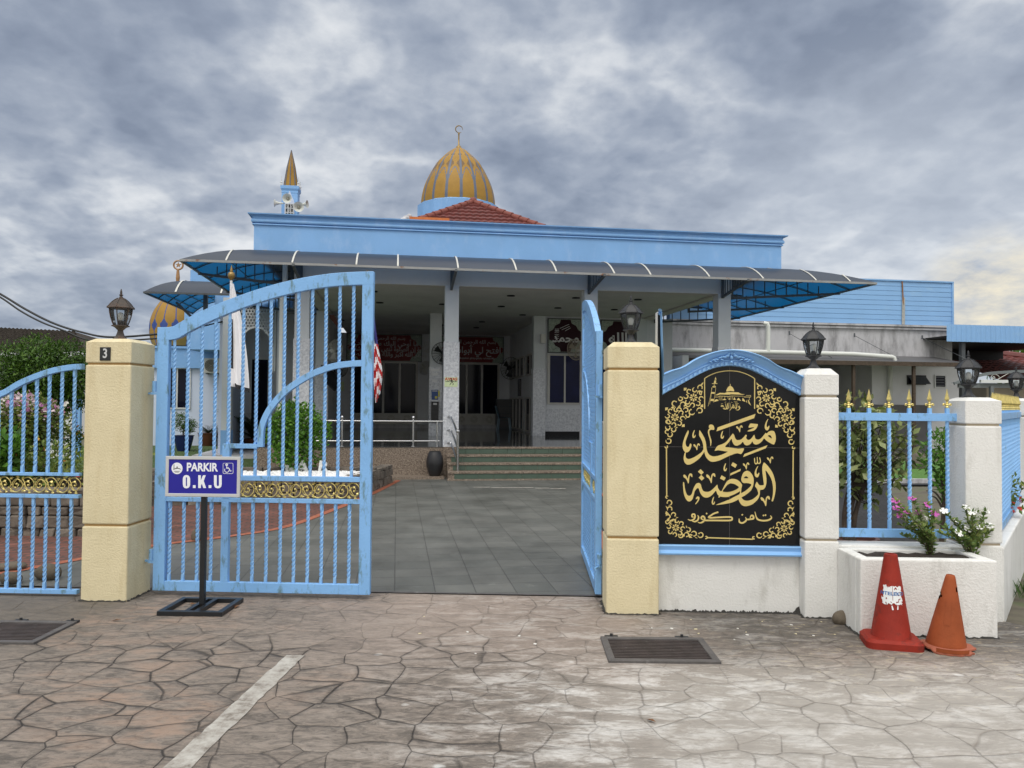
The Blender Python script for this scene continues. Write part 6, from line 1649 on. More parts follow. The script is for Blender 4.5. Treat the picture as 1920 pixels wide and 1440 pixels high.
board('maroon square board reading Allah in white calligraphy, behind the lantern of the name sign pillar', u0, u1, z0 - .01, z1 - .01, v, 'maroon', [('الله', .44, .46, .012, 1.0)])
# small inner board on the right-hand wall
def notice(name, label, px0, py0, px1, py1, v, mat, cat='notice'):
    u0, z0 = bp(px0, py1, v); u1, z1 = bp(px1, py0, v); t = E(name, label, cat, FB, (u0 + u1) / 2, v, z0)
    w, h = (u1 - u0), z1 - z0; B().box(-w / 2, w / 2, -.006, 0, 0, h).build('sheet', M[mat], t); return t, w, h
t, w, h = notice('warning_notice', 'pale green AWAS LANTAI LICIN slippery floor notice on the column by the steps', 833.5, 707.5, 858, 725, -.019, 'noticegreen')
text_mesh('AWAS', h * .40, 'lettering', M['inkred'], t, (0, -.0075, h * .80), extr=0, offset=.003, sx=1.15)
text_mesh('LANTAI LICIN', h * .20, 'lettering', M['inkblack'], t, (0, -.0075, h * .56), extr=0, offset=.0015, sx=.95)
b = B()
for p, w_ in (([(.0, .19), (.012, .155), (.03, .10)], .022), ([(-.035, .17), (.012, .15), (.045, .175)], .010), ([(.02, .11), (-.012, .075), (-.03, .035)], .013), ([(.03, .10), (.05, .07), (.03, .04)], .013)): stroke(b, [(x, z * h / .24) for x, z in p], w_, -.0075, 0, 3)
b.ball((.0, -.008, .135 * h / .24 + .03 * 0 + .075 * h / .24), .012, 4); b.build('falling_figure', M['inkblack'], t)
CV_ = 5.43
t, w, h = notice('poster', 'blue and yellow poster on the inner column behind the step rail', 809, 731, 821.5, 749.5, CV_, 'poster', 'poster')
B().box(w * .02, w * .40, -.0075, -.0062, h * .12, h * .36).build('qr_patch', M['posteryel'], t); B().box(-w * .4, w * .4, -.0075, -.0062, h * .84, h * .93).build('heading', M['boardtext'], t); B().box(w * .502, w * .75, -.005, 0, h * .3, h * .9).build('edge_sheet', M['posteryel'], t)
for i, (y0, y1) in enumerate(((692, 696), (699, 704), (712, 716))):
    notice('name_plate', ['top small metal plate on the inner column', 'middle small metal plate on the inner column', 'lowest small metal plate on the inner column'][i], 808 + i, y0, 824 - 2 * i, y1, CV_, 'alum', 'plate')
t, w, h = notice('donation_box', 'tall black box fixed to the inner column behind the step rail', 808, 753, 822, 791, CV_, 'blackpot', 'box')
B().box(-w / 2, w / 2, -.2, -.007, 0, h).build('box', M['blackpot'], t, bevel=.01); B().box(-w * .25, w * .25, -.206, -.2005, h * .84, h * .93).build('label_card', M['boardtext'], t)
for k in range(3): B().box(-w * .35, w * .35, -.207, -.2005, h * (.18 + .2 * k), h * (.20 + .2 * k)).build('slot', M['dark'], t)
t, w, h = notice('notice', 'green notice on the inner wall left of the left door', 637, 716, 645, 733, 12.4, 'noticegreen')
t, w, h = notice('wall_speaker', 'small grey speaker box on the column beside the blue windows', 1013, 627, 1022, 644, 5.43, 'acwhite', 'loudspeaker')
B().box(-w / 2, w / 2, -.12, -.007, 0, h).build('box', M['acwhite'], t, bevel=.008); B().lathe([(w * .3, 0), (w * .28, .006)], n=12).build('cone', M['hornin'], t)

# ------------------------------------------------------------------ fans, chair, cabinet
def fan(label, px, py, v, R, yaw, matc, tilt=0.15, motor='blackmetal'):
    u, z = bp(px, py, v); t = E('wall_fan', label, 'fan', FB, u, v, z, yaw, 'fans in the porch')
    t.rotation_euler[0] = tilt
    c = B()
    for k in range(9):
        r = R * (.2 + .8 * k / 8) if k else R * .2; y = -.10 - .05 * sqrt(max(0, 1 - (r / R) ** 2))
        c.tube([(r * cos(a * pi / 14), y, r * sin(a * pi / 14)) for a in range(29)], .0035 if k < 8 else .010, 4)
    for k in range(20):
        a = k * pi / 10; c.tube([(R * q * cos(a), -.10 - .05 * sqrt(max(0, 1 - q * q)), R * q * sin(a)) for q in (.15, .5, .8, 1)], .003, 4)
        c.tube([(R * q * cos(a), -.02 - .06 * q + 0, R * q * sin(a)) for q in (.15, .6, 1)], .003, 4)
    c.build('cage', matc, t)
    bl = B()
    for k in range(3):
        a0 = k * 2 * pi / 3 + .4; vs = []
        for q in (.15, .45, .8):
            for da, dy in ((-.42, .025), (0, 0), (.42, -.025)): vs.append((R * q * cos(a0 + da * (.5 + q * .5)), -.085 + dy, R * q * sin(a0 + da * (.5 + q * .5))))
        bl.add(vs, [(0, 1, 4, 3), (1, 2, 5, 4), (3, 4, 7, 6), (4, 5, 8, 7)])
    bl.build('blades', matc if motor != 'blackmetal' else M['blackmetal'], t, smooth=60)
    mo_ = B(); mo_.ball((0, .0, 0), R * .24, 6); mo_.tube([(0, .02, 0), (0, .12, -.03), (0, .22, -.12), (0, .24, -.25)], .022, 6); mo_.build('motor', M[motor], t, smooth=60)
    return t
fan('black caged wall fan beside the inner column, left of the steps', 831, 662, 5.2, .31, -.25, M['blackmetal'])
fan('black caged wall fan near the right door', 955, 690, 11.0, .40, .35, M['blackmetal'])
fan('small pale wall fan beside the left door', 795, 689, 12.2, .24, .5, M['acwhite'], motor='acwhite')
fan('beige caged fan in front of the Muhammad board', 1083, 655, 5.1, .30, -.9, M['housewall'], motor='acwhite')
fan('beige caged fan seen edge on through the gate bars', 623, 657, 4.8, .30, .95, M['acwhite'], motor='acwhite')
fan('black caged fan on the left inner wall, low behind the gate bars', 636, 690, 9.0, .28, .8, M['blackmetal'])
t = E('wall_screen', 'dark tilted screen on the left inner wall behind the gate bars', 'screen', FB, *[bp(622, 712, 5.0)[0], 5.0, bp(622, 712, 5.0)[1]], 1.0)
b = B(); b.obox((0, 0, 0), .55, .06, .42, Matrix.Rotation(.5, 3, 'Y')); b.build('screen', M['blackmetal'], t, bevel=.01)
B().bar((0, .03, .1), (0, .35, .4), .04, .04).build('arm', M['blackmetal'], t)

cu, cz = bp(945, 806.5, 10.6)
ch = E('plastic_chair', 'pale blue plastic armless chair inside the porch by the right door', 'chair', FB, cu, 10.6, PZ, radians(75))
b = B(); b.sheet(lambda i, j: (-.2 + .4 * i / 8, -.21 + .42 * j / 8, .44 - .02 * sin(pi * i / 8) * sin(pi * j / 8)), range(9), range(9)); b.sheet(lambda i, j: (-.2 + .4 * i / 8, -.21 + .42 * j / 8, .425), range(9), range(9), True)
b.build('seat', M['chair'], ch, smooth=60)
b = B(); b.sheet(lambda i, j: (-.19 + .38 * i / 8, .20 + .13 * j / 8 + .05 * (abs(i - 4) / 4) ** 2 * -1, .44 + .42 * j / 8 - .03 * (abs(i - 4) / 4) ** 2), range(9), range(9))
o = b.build('backrest', M['chair'], ch, smooth=60); md = o.modifiers.new('s', 'SOLIDIFY'); md.thickness = .014
for sx in (-1, 1):
    for sy in (-1, 1):
        b = B(); b.bar((sx * .17, sy * .18, .43), (sx * .21, sy * .23, 0), .04, .03); b.build('leg', M['chair'], ch)
t = E('cabinet', 'dark grey cabinet behind the blue plastic chair', 'cabinet', FB, bp(946, 800, 11.8)[0], 11.8, PZ)
B().box(-.3, .3, 0, .4, 0, 1.10).build('carcass', M['canopyframe'], t, bevel=.01)
for k in range(4): B().box(-.28, .28, -.012, -.001, .06 + .26 * k, .29 + .26 * k).build('drawer', M['awning'], t)

# ------------------------------------------------------------------ stainless rails and the jar
rl_ = E('porch_rail', 'stainless steel rail along the porch edge left of the steps', 'railing', FB, -1.6, .09, PZ)
zt, zl = bp(800, 790, .1)[1], bp(800, 827, .1)[1]; v = .10
B(rl_).tube([(-3.0, v, zt), (-.17, v, zt)], .021, 10).build('handrail', M['steel'], rl_, smooth=50); B(rl_).tube([(-3.0, v, zl), (-.235, v, zl)], .018, 10).build('lower_rail', M['steel'], rl_, smooth=50)
for u, ball in ((bp(775, 800, v)[0], True), (bp(820, 800, v)[0], False), (-2.3, True), (-2.98, True)):
    b = B(rl_); top = zt + (.02 if ball else 0); b.lathe([(.045, PZ), (.045, PZ + .012), (.022, PZ + .02), (.022, top)], c=(u, v), n=12)
    if ball: b.lathe([(.022, top), (.026, top + .01), (.018, top + .02), (.026, top + .035), (.038, top + .06), (.026, top + .09), (.002, top + .10)], c=(u, v), n=12)
    b.build('post', M['steel'], rl_, smooth=40)
rr_ = E('porch_rail', 'stainless steel rail along the porch edge right of the steps, behind the open gate leaf', 'railing', FB, 4.6, .09, PZ)
B(rr_).tube([(3.3, v, zt), (6.05, v, zt)], .021, 10).build('handrail', M['steel'], rr_, smooth=50); B(rr_).tube([(3.3, v, zl), (6.05, v, zl)], .018, 10).build('lower_rail', M['steel'], rr_, smooth=50)
for u in (3.4, 4.3, 5.2, 6.0): B(rr_).lathe([(.022, PZ), (.022, zt)], c=(u, v), n=12).build('post', M['steel'], rr_, smooth=40)
def steprail(u, label):
    t = E('step_rail', label, 'handrail', FB, u, -.66, .03)
    zt_ = bp(853, 815, -.66)[1]; b = B(t); b.lathe([(.045, .03), (.045, .045), (.030, .055), (.030, zt_)], c=(u, -.66), n=14); b.lathe([(.030, zt_), (.036, zt_ + .01), (.022, zt_ + .025), (.036, zt_ + .045), (.045, zt_ + .07), (.034, zt_ + .10), (.003, zt_ + .115)], c=(u, -.66), n=14); b.build('post', M['steel'], t, smooth=40)
    for py in (781, 806, 830):
        zc_ = bp(845, py, -.02)[1]; b = B(t); x0 = u - .15
        b.tube(spline([(x0, -.02, zc_), (x0 + .03, -.08, zc_ + .0), (x0 + .07, -.16, zc_ - .06), (u, -.62, zc_ - .36)], 5), .021, 8); b.lathe([(.034, 0), (.034, .012)], c=(x0, -.022), n=10, z0=zc_ - .006)
        b.build('handrail', M['steel'], t, smooth=50)
steprail(.10, 'curved stainless handrail on the left of the front steps')
steprail(3.06, 'curved stainless handrail on the right of the front steps, behind the open gate leaf')
a_, z_ = bp(815, 888, -.28)
jr = E('jar', 'charcoal clay jar standing against the plinth left of the steps', 'jar', FB, a_, -.28, .056)
jr_h = bp(815, 846, -.28)[1] - .056
B().lathe([(r, z * jr_h) for r, z in ((.105, 0), (.112, .03), (.120, .05), (.150, .2), (.178, .42), (.182, .56), (.168, .74), (.140, .90), (.122, .98), (.120, 1.0), (.108, 1.0), (.112, .9), (.05, .8))], n=32).build('body', M['blackpot'], jr, smooth=60)

# ------------------------------------------------------------------ left wing with its own canopy, arch and dome
WV = 12.2
wg_ = E('side_wing', 'low pale lavender wing with a blue fascia and a small golden dome', 'building', FB, 0, 0)
uL = bp(296, 740, WV)[0] - 1.2; uR = -3.45
zf0, zf1 = bp(350, 690.5, WV)[1], bp(350, 650, WV)[1]
B().box(uL, uR, WV, WV + 5, -.03, zf0).build('wall', M['palewall'], wg_)
B().box(uL - .12, uR, WV - .14, WV + 5, zf0 + .001, zf1 - .08).box(uL - .16, uR, WV - .20, WV + 5, zf1 - .08, zf1).build('fascia', M['bluewall'], wg_)
w0, z0 = bp(309, 764, WV); w1, z1 = bp(356, 692, WV)
window(w0, w1, z0, z1, WV - .001, 2, wg_, 'doorglass', .05, 'whitemetal')
# upper blue block
q0, qz = bp(357, 506, 10.5); 
B().box(q0, -4.2, 10.5, WV - .21, zf1 - .2, qz).build('upper_block', M['bluewall'], wg_)
c0, cz0 = bp(339, 532, 10.4); cz1 = bp(339, 527, 10.4)[1]
B().box(c0, q0 - .001, 10.38, WV - .21, cz0, cz1).box(c0 + .12, q0 - .001, 10.45, WV - .21, cz0 - 1.2, cz0 - .001).build('block_cornice', M['bluewall'], wg_)
# side porch under the small canopy
AVv = 6.2
for px0, px1 in ((417, 434), (519, 533)):
    a, _ = bp(px0, 700, AVv - .3); a2, _ = bp(px1, 700, AVv - .3)
    c = B().box(a, a2, AVv - .35, AVv - .05, .78, 4.5).build('porch_column', M['column'], wg_); B().box(a - .012, a2 + .012, AVv - .362, AVv - .038, 0, .78).build('blue_base', M['bluewall'], c)
la, _ = bp(444, 640, AVv); lb, _ = bp(515, 640, AVv); cx = bp(480, 640, AVv)[0]
ztop = bp(480, 575, AVv)[1]; zap = bp(480, 614, AVv)[1]; zsp = bp(480, 650, AVv)[1]; zbt = bp(480, 695, AVv)[1]
lt = B(); rad = (lb - la) / 2 - .07
def inside(x, z): 
    d = abs(x - cx)
    if z < zsp: return d < rad
    return d < rad * sqrt(max(0, 1 - ((z - zsp) / (zap - zsp)) ** 1.5))
st_ = .085; z = zbt
nx = int((lb - la) / st_) + 1
while z < ztop:
    for i in range(nx):
        x = la + i * st_ + (st_ / 2 if int(round((z - zbt) / st_)) % 2 else 0)
        if x > lb or inside(x, z): continue
        pts = [(x + .040 * cos(k * pi / 4 + pi / 8), z + .040 * sin(k * pi / 4 + pi / 8)) for k in range(8)]
        for k in range(8):
            p, q = pts[k], pts[(k + 1) % 8]; lt.bar((p[0], AVv, p[1]), (q[0], AVv, q[1]), .016, .016)
    z += st_
ar_ = [(cx + s_ * (rad + .02) * sqrt(max(0, 1 - t ** 1.5)), zsp + (zap + .02 - zsp) * t) for s_, ts in ((-1, [i / 12 for i in range(13)]), (1, [i / 12 for i in range(12, -1, -1)])) for t in ts]
ar_ = [(cx - rad - .02, zbt)] + ar_ + [(cx + rad + .02, zbt)]
for i in range(len(ar_) - 1): lt.bar((ar_[i][0], AVv - .005, ar_[i][1]), (ar_[i + 1][0], AVv - .005, ar_[i + 1][1]), .05, .05)
lt.box(la - .03, la, AVv - .03, AVv + .03, zbt, ztop); lt.box(lb, lb + .03, AVv - .03, AVv + .03, zbt, ztop)
lt.build('lattice_arch', M['lattice'], wg_)
B().box(la - .6, -4.16, AVv - .06, AVv + .2, ztop, 4.6).build('porch_beam', M['bluewall'], wg_)
B().box(-6.2, -6.05, AVv + .21, 8.99, 0, 4.44).build('porch_side_wall', M['palewall'], wg_)
B().box(-6.2, -3.55, 9.0, 9.15, -.02, 4.44).build('porch_back_wall', M['innerwall'], wg_)
d0, dz = bp(473, 674, 8.95); d1, _ = bp(503, 674, 8.95)
o = B().box(d0, d1, 8.93, 8.99, .1, dz).build('porch_door', M['doorglass'], wg_)
B().box(d0 - .06, d0, 8.90, 8.99, .1, dz + .06).box(d1, d1 + .06, 8.90, 8.99, .1, dz + .06).box(d0, d1, 8.90, 8.99, dz, dz + .06).build('door_frame', M['whitemetal'], o)
B().box(-6.25, -4.16, AVv + .21, 12, 4.45, 4.60).build('porch_roof', M['stained'], wg_)
B().box(-6.7, -4.2, 5.6, 9.0, -.02, .10).build('porch_step', M['stained'], wg_)
# small canopy
u2, v2, o2 = -6.35, 4.5, 1.02
c2_ = B()
c2_.sheet(lambda t, s: (u2 - o2 * s + (-5.35 - u2 + o2 * s) * t, v2 - o2 * s, zc(s)), [i / 6 for i in range(7)], SS)
c2_.sheet(lambda t, s: (u2 - o2 * s, v2 - o2 * s + (8.1 - v2 + o2 * s) * t, zc(s)), [i / 8 for i in range(9)], SS, True)
cs2 = c2_.build('side_canopy', M['poly'], wg_, smooth=45); 
b = B(); s2 = B()
b.bar((u2 - o2, v2 - o2, ZE - .02), (-5.35, v2 - o2, ZE - .02), .035, .045); b.bar((u2 - o2, v2 - o2, ZE - .02), (u2 - o2, 8.1, ZE - .02), .035, .045)
for s in (.3, .6, .85): b.tube([(u2 - o2 * s, v2 - o2 * s, zc(s) - .035), (u2 - o2 * s, 8.1, zc(s) - .035)], .016, 4)
for vv in (4.6, 5.45, 6.3, 7.15, 8.05): b.tube([(u2 - o2 * i / 6, vv, zc(i / 6) - .028) for i in range(7)], .016, 4)
b.tube([(u2, v2, ZW - .03), (u2 - o2 * .5, v2 - o2 * .5, zc(.5) - .03), (u2 - o2, v2 - o2, ZE - .03)], .018, 4)
b.bar((u2, v2 + .3, 3.6), (u2 - o2 * .6, v2 + .3, 4.2), .06, .06); b.bar((u2 + .2, v2, 3.6), (u2 + .2, v2, 4.7), .10, .10)
b.build('side_canopy_frame', M['canopyframe'], cs2)
for uu in (bp(329, 548, v2 - o2)[0], bp(414, 552, v2 - o2)[0]):
    vs = []
    for i in range(9): s = i / 8; vs += [(uu - .022, v2 - o2 * s, zc(s) + .016), (uu + .022, v2 - o2 * s, zc(s) + .016)]
    s2.add(vs, [(2 * i, 2 * i + 1, 2 * i + 3, 2 * i + 2) for i in range(8)])
s2.build('side_canopy_strip', M['canopystrip'], cs2)
# small dome with star and crescent
Dv = 13.6
cxd, zb_ = bp(331, 650, Dv); e0, _ = bp(281.5, 615, Dv); RD = cxd - e0; ztd = bp(331, 536, Dv)[1]
def pat2(t, a):
    if a > .88: return 1
    if abs(t - .32) / .11 + (1 - a) / .75 < 1: return 1
    return 0
dome(wg_, (cxd, Dv, zb_), RD, ztd - zb_, spline([(0, .86), (.12, .96), (.28, 1.0), (.42, .97), (.56, .86), (.68, .70), (.8, .48), (.9, .26), (1, .02)], 4), 14, [M['domegold'], M['domeblue']], pat2, 'small_dome')
f = B(); zs0 = bp(333, 505, Dv)[1]; zcn = bp(333.5, 497, Dv)[1]; Rr = bp(344, 497, Dv)[0] - bp(333.5, 497, Dv)[0]
f.lathe([(.07, ztd - .05), (.05, ztd + .1), (.075, ztd + .3), (.045, zs0)], c=(cxd, Dv), n=8)
xc = cxd + .01
f.tube([(xc + Rr * .82 * cos(k * pi / 16), Dv, zcn + Rr * .82 * sin(k * pi / 16)) for k in range(33)], [Rr * (.17 if 4 < k < 12 or True else .1) for k in range(33)], 6)
f.prism([(xc + Rr * (.55 if k % 2 == 0 else .22) * sin(k * pi / 5), zcn + Rr * (.55 if k % 2 == 0 else .22) * cos(k * pi / 5)) for k in range(10)], Dv - .03, Dv + .03)
f.build('star_finial', M['copper'], wg_)
# air conditioner
au, az = bp(387, 700, WV); au1, az1 = bp(418, 673, WV)
ac = E('air_conditioner', 'cream outdoor air conditioner unit hung on the wall of the side wing', 'air conditioner', FB, (au + au1) / 2, WV, az)
wA, hA = au1 - au, az1 - az
B().box(-wA / 2, wA / 2, -.36, -.06, 0, hA).build('casing', M['acwhite'], ac, bevel=.015)
g = B()
for k in range(5): r = hA * .40 * (k + 1) / 5; g.tube([(-wA * .08 + r * cos(a * pi / 12), -.366, hA * .5 + r * sin(a * pi / 12)) for a in range(25)], .008, 4)
g.build('fan_grille', M['iron'], ac)
d = B(); d.prism([(-wA * .08 + hA * .40 * cos(a * pi / 12), hA * .5 + hA * .40 * sin(a * pi / 12)) for a in range(24)], -.362, -.3605); d.build('fan_opening', M['hornin'], ac)
b = B(); b.bar((-wA * .35, -.36, -.02), (-wA * .35, 0, -.02), .04, .04); b.bar((wA * .35, -.36, -.02), (wA * .35, 0, -.02), .04, .04); b.build('bracket', M['canopyframe'], ac)
# ------------------------------------------------------------------ annex on the right
NV = 8.2
nx_ = E('annex', 'white annex with blue horizontal siding above a stained concrete band, right of the mosque', 'building', FB, 0, 0)
def n_(x, y, v=NV): return bp(x, y, v)
ux = n_(1783, 560)[0]; ul = 7.9
zt_, zs_ = n_(1783, 531)[1], n_(1783, 611)[1]; zw_ = n_(1783, 668)[1]
sid = B(); nr = 9; hh = (zt_ - zs_) / nr
for k in range(nr):
    z0, z1 = zs_ + hh * k, zs_ + hh * (k + 1)
    sid.add([(ul, NV - .034, z0), (ux, NV - .034, z0), (ux, NV - .025, z1 - .008), (ul, NV - .025, z1 - .008), (ux, NV - .02, z1), (ul, NV - .02, z1), (ul, NV, z0), (ux, NV, z0)], [(0, 1, 2, 3), (3, 2, 4, 5), (6, 7, 1, 0)])
sid.box(ul, ux, NV - .019, NV + .3, zs_, zt_); sid.box(ul, ux + .07, NV - .07, NV + .32, zt_ + .001, zt_ + .05); sid.box(ux + .001, ux + .07, NV - .06, NV + 5, zs_, zt_)
so = sid.build('siding', M['siding'], nx_)
r0x = n_(1690, 560)[0]; b = B(); b.add([(r0x - .03, NV - .062, zt_), (r0x + .02, NV - .062, zt_), (r0x + .055, NV - .0625, zt_ - .75), (r0x + .03, NV - .0625, zt_ - .85), (r0x + .0, NV - .0625, zt_ - .7)], [(0, 1, 2, 3, 4)]); b.build('rust_streak', M['ruststain'], so)
b = B(); b.add([(r0x - .01, NV - .061, zt_ - .5), (r0x + .10, NV - .061, zt_ - .6), (r0x + .09, NV - .061, zs_), (r0x - .03, NV - .061, zs_)], [(0, 1, 2, 3)]); b.build('rust_streak', M['ruststain2'], so)
B().box(ul, ux + .05, NV + .02, NV + 6, zw_ - .3, zs_ - .001).build('concrete_band', M['stained'], nx_)
for dz, pr in ((.0, .10), (.10, .06)): B().box(ul, ux + .05, NV - pr, NV + .019, zs_ - .08 - dz, zs_ - .012 - dz).build('band_moulding', M['stained'], nx_)
# lower storey
LV = NV + .25
lx0, lx1 = n_(1635, 760, LV)[0], n_(1798, 760, LV)[0]
B().box(lx0, lx1, LV, LV + 5.5, -.03, zw_ - .301).build('wall', M['annexwall'], nx_)
B().box(ul, lx0 - .001, LV + 5.2, LV + 5.4, -.03, zw_ - .301).build('passage_wall', M['awning'], nx_)
B().box(ul - .5, ul - .3, NV - 2.5, LV + 5.2, -.03, zw_ - .3).build('passage_wall', M['annexwall'], nx_)
dx1 = n_(1725, 760, LV)[0]
B().box(lx0 - .3, dx1, LV - .55, LV - .35, -.03, n_(1690, 759, LV - .55)[1]).build('grey_low_wall', M['awning'], nx_)
def awin(x0, y0, x1, y1, nm, louvre):
    a, z0 = n_(x0, y1, LV); b_, z1 = n_(x1, y0, LV)
    f = B(); e = .04
    for q in ((a - e, b_ + e, z0 - e, z0), (a - e, b_ + e, z1, z1 + e), (a - e, a, z0, z1), (b_, b_ + e, z0, z1)): f.box(q[0], q[1], LV - .05, LV - .002, q[2], q[3])
    o = f.build('window', M['iron' if not louvre else 'whitemetal'], nx_); B().box(a, b_, LV - .02, LV - .004, z0, z1).build('pane', M['doorglass'], o)
    if louvre:
        s = B()
        for k in range(4): z = z0 + (z1 - z0) * (k + .5) / 4; s.bar((a, LV - .03, z), (b_, LV - .03, z), .012, .04)
        s.build('louvre', M['canopyframe'], o)
    else:
        s = B(); s.add([(a - .02, LV - .055, z1), (b_ + .02, LV - .055, z1), (b_ + .06, LV - .28, z0 - .02), (a + .02, LV - .28, z0 - .02)], [(0, 1, 2, 3)]); s.build('open_sash', M['canopyframe'], o)
awin(1702, 706, 1733, 719, '', False); awin(1753, 705, 1771, 725, '', True)
# flat awning over the passage with its posts and drain pipes
aw = E('awning', 'flat grey awning with a brown edge along the side of the annex', 'awning', FB, (ul + lx1) / 2, NV - 1)
zA = n_(1600, 676, NV - 1.6)[1]
b = B(aw); x0, x1 = ul - .9, n_(1812, 680, NV - 1.6)[0]
b.add([(x0, NV - 1.6, zA), (x1, NV - 1.6, zA - .02), (x1, NV - .002, zA + .28), (x0, NV - .002, zA + .30), (x0, NV - 1.6, zA - .05), (x1, NV - 1.6, zA - .07), (x1, NV - .002, zA + .23), (x0, NV - .002, zA + .25)], [(0, 1, 2, 3), (7, 6, 5, 4), (0, 4, 5, 1), (1, 5, 6, 2), (3, 7, 4, 0)])
b.build('sheet', M['awning'], aw)
B(aw).box(x0, x1, NV - 1.64, NV - 1.605, zA - .15, zA - .01).build('edge_beam', M['wood'], aw)
for px in (1713, 1600):
    a = n_(px, 740, NV - 1.5)[0]; B(aw).box(a - .045, a + .045, NV - 1.55, NV - 1.46, -.02, zA - .05).build('post', M['wood'], aw)
wb = B(aw)
for px, py in ((1602, 629), (1729, 633), (1480, 625)):
    a, z = n_(px, py, NV - .06); wb.tube([(a, NV - .06, z), (a + .9, NV - 1.2, zA + .1)], .010, 5); wb.box(a - .02, a + .02, NV - .08, NV - .05, z - .06, z + .08)
wb.build('stay_wire', M['canopyframe'], aw)
pp = E('drain_pipe', 'white plastic drain pipe running along the annex band with an elbow at each end', 'pipe', FB, 9, NV - .3)
z_ = n_(1600, 664, NV - 1.2)[1]; pv = NV - 1.2; e1, _ = n_(1676, 668, pv); zE = n_(1680, 672, pv)[1]
b = B(pp); b.tube([(ul - .9, pv, z_ + .03), (n_(1600, 664, pv)[0], pv, z_), (e1 - .08, pv, z_ - .07), (e1, pv, z_ - .10), (e1 + .03, pv, z_ - .2)], .075, 12); b.build('pipe', M['pvc'], pp, smooth=60)
xv = n_(1440, 640, pv)[0]; zt2 = n_(1440, 606, pv)[1]
b = B(pp); b.tube([(xv, pv, z_), (xv, pv, zt2 - .1), (xv - .03, pv, zt2 - .02), (xv - .12, pv + .05, zt2)], .075, 12); b.build('riser', M['pvc'], pp, smooth=60)
dp = E('downpipe', 'pale downpipe on the annex wall beside the dark passage', 'pipe', FB, n_(1669, 720, LV - .1)[0], LV - .1)
a = n_(1669, 720, LV - .12)[0]
b = B(dp); b.tube([(a, LV - .12, zA - .05), (a, LV - .12, 0)], .085, 12); b.build('pipe', M['pvc'], dp, smooth=60)
# blue corrugated roof at the right
BV = 7.0
br = E('corrugated_roof', 'low roof with a blue corrugated fascia at the right edge of the photo', 'roof', FB, n_(1850, 640, BV)[0], BV)
a0, zT = n_(1776, 608, BV); zB = n_(1776, 640, BV)[1]; a1 = a0 + 7
b = B(br); N = 150; vs = []
for i in range(N + 1): x = a0 + (a1 - a0) * i / N; y = BV + (.03 if (i % 4) < 2 else 0); vs += [(x, y, zB), (x, y, zT)]
b.add(vs, [(2 * i, 2 * i + 2, 2 * i + 3, 2 * i + 1) for i in range(N)]); b.build('fascia', M['siding'], br)
B(br).box(a0, a1, BV + .04, BV + 6, zB + .15, zB + .2).build('deck', M['dark'], br)
B(br).box(a0 + .05, a1, BV + 5.6, BV + 5.7, zB - .3, zB + .149).build('shade_panel', M['dark'], br)  # black panel added to stand in for the shade under the roof
for k in (1815, 1990): a = n_(k, 700, BV)[0]; B(br).box(a - .07, a + .07, BV + .2, BV + .34, -.02, zB + .149).build('post', M['canopyframe'], br)
# neighbouring house, right
hs = E('neighbour_house', 'house with a red tiled hip roof beyond the side fence on the right', 'house', F0, 22, 34)
P = pY(1862, 664, 34); zr = P[2]; ze = pY(1790, 722, 31)[2]
b = B(hs); x0, x1 = P[0] - 3.0, P[0] + 5; h = zr - ze; run = 5.5
NXT, NR = 90, 16
def roofp(x, t): return (x, 34 - run * t, zr - h * t + .05 * ((t * NR) % 1.0) + .035 * abs(cos(x * pi / .3)))
for j in range(NR):
    for i in range(NXT):
        xa, xb = x0 + (x1 - x0) * i / NXT, x0 + (x1 - x0) * (i + 1) / NXT; ta, tb = j / NR + .001, (j + 1) / NR - .001
        if xb > P[0] + run * tb * .9 + .3: continue
        b.add([roofp(xa, ta), roofp(xb, ta), roofp(xb, tb), roofp(xa, tb), roofp(xb, tb + .002), roofp(xa, tb + .002)], [(0, 3, 2, 1), (3, 5, 4, 2)])
ro = b.build('roof', M['rooftile_red'], hs, smooth=40)
b = B(hs); b.tube([(P[0], 34, zr + .05), (P[0] + run * .95, 34 - run, ze + .08)], .17, 8); b.tube([(x0, 34, zr + .05), (P[0], 34, zr + .05)], .17, 8); b.build('ridge_tiles', M['rooftile_red'], ro)
B(hs).box(x0 - .2, P[0] + 5, 34 - run + .8, 38, -.03, ze - .05).build('wall', M['housewall'], hs)
cpY = 24
cp = E('carport', 'grey carport with a curved gable and scroll ironwork in front of the red roofed house', 'carport', F0, 17, cpY)
def cx_(x, y): P = pY(x, y, cpY); return P[0], P[2]
b = B(cp); c0 = cx_(1790, 718); c1 = cx_(2010, 716); zbm = cx_(1880, 718)[1]
prof_ = spline([cx_(1788, 719), cx_(1815, 710), cx_(1850, 701), cx_(1890, 697.5), cx_(1930, 697), cx_(1980, 705), cx_(2020, 718)], 4)
vs = [(x, cpY, z) for x, z in prof_] + [(x * 1.035, cpY + 1.0, z + .05) for x, z in prof_]; n = len(prof_); b.add(vs, [(i, i + 1, n + i + 1, n + i) for i in range(n - 1)])
b.build('roof_sheet', M['carport'], cp)
b = B(cp)
for i in range(n - 1): b.bar((prof_[i][0], cpY - .02, prof_[i][1]), (prof_[i + 1][0], cpY - .02, prof_[i + 1][1]), .05, .09)
b.build('gable_edge', M['carport'], cp)
p0, p1 = cx_(1838, 712), cx_(2015, 719); B(cp).box(p0[0], p1[0], cpY - .05, cpY + .05, p1[1], p0[1]).build('front_beam', M['whitemetal'], cp)
B(cp).box(cx_(1800, 730)[0], p1[0], cpY + .06, cpY + .14, cx_(1838, 727)[1], p1[1] - .01).build('valance', M['carport'], cp)
b = B(cp)
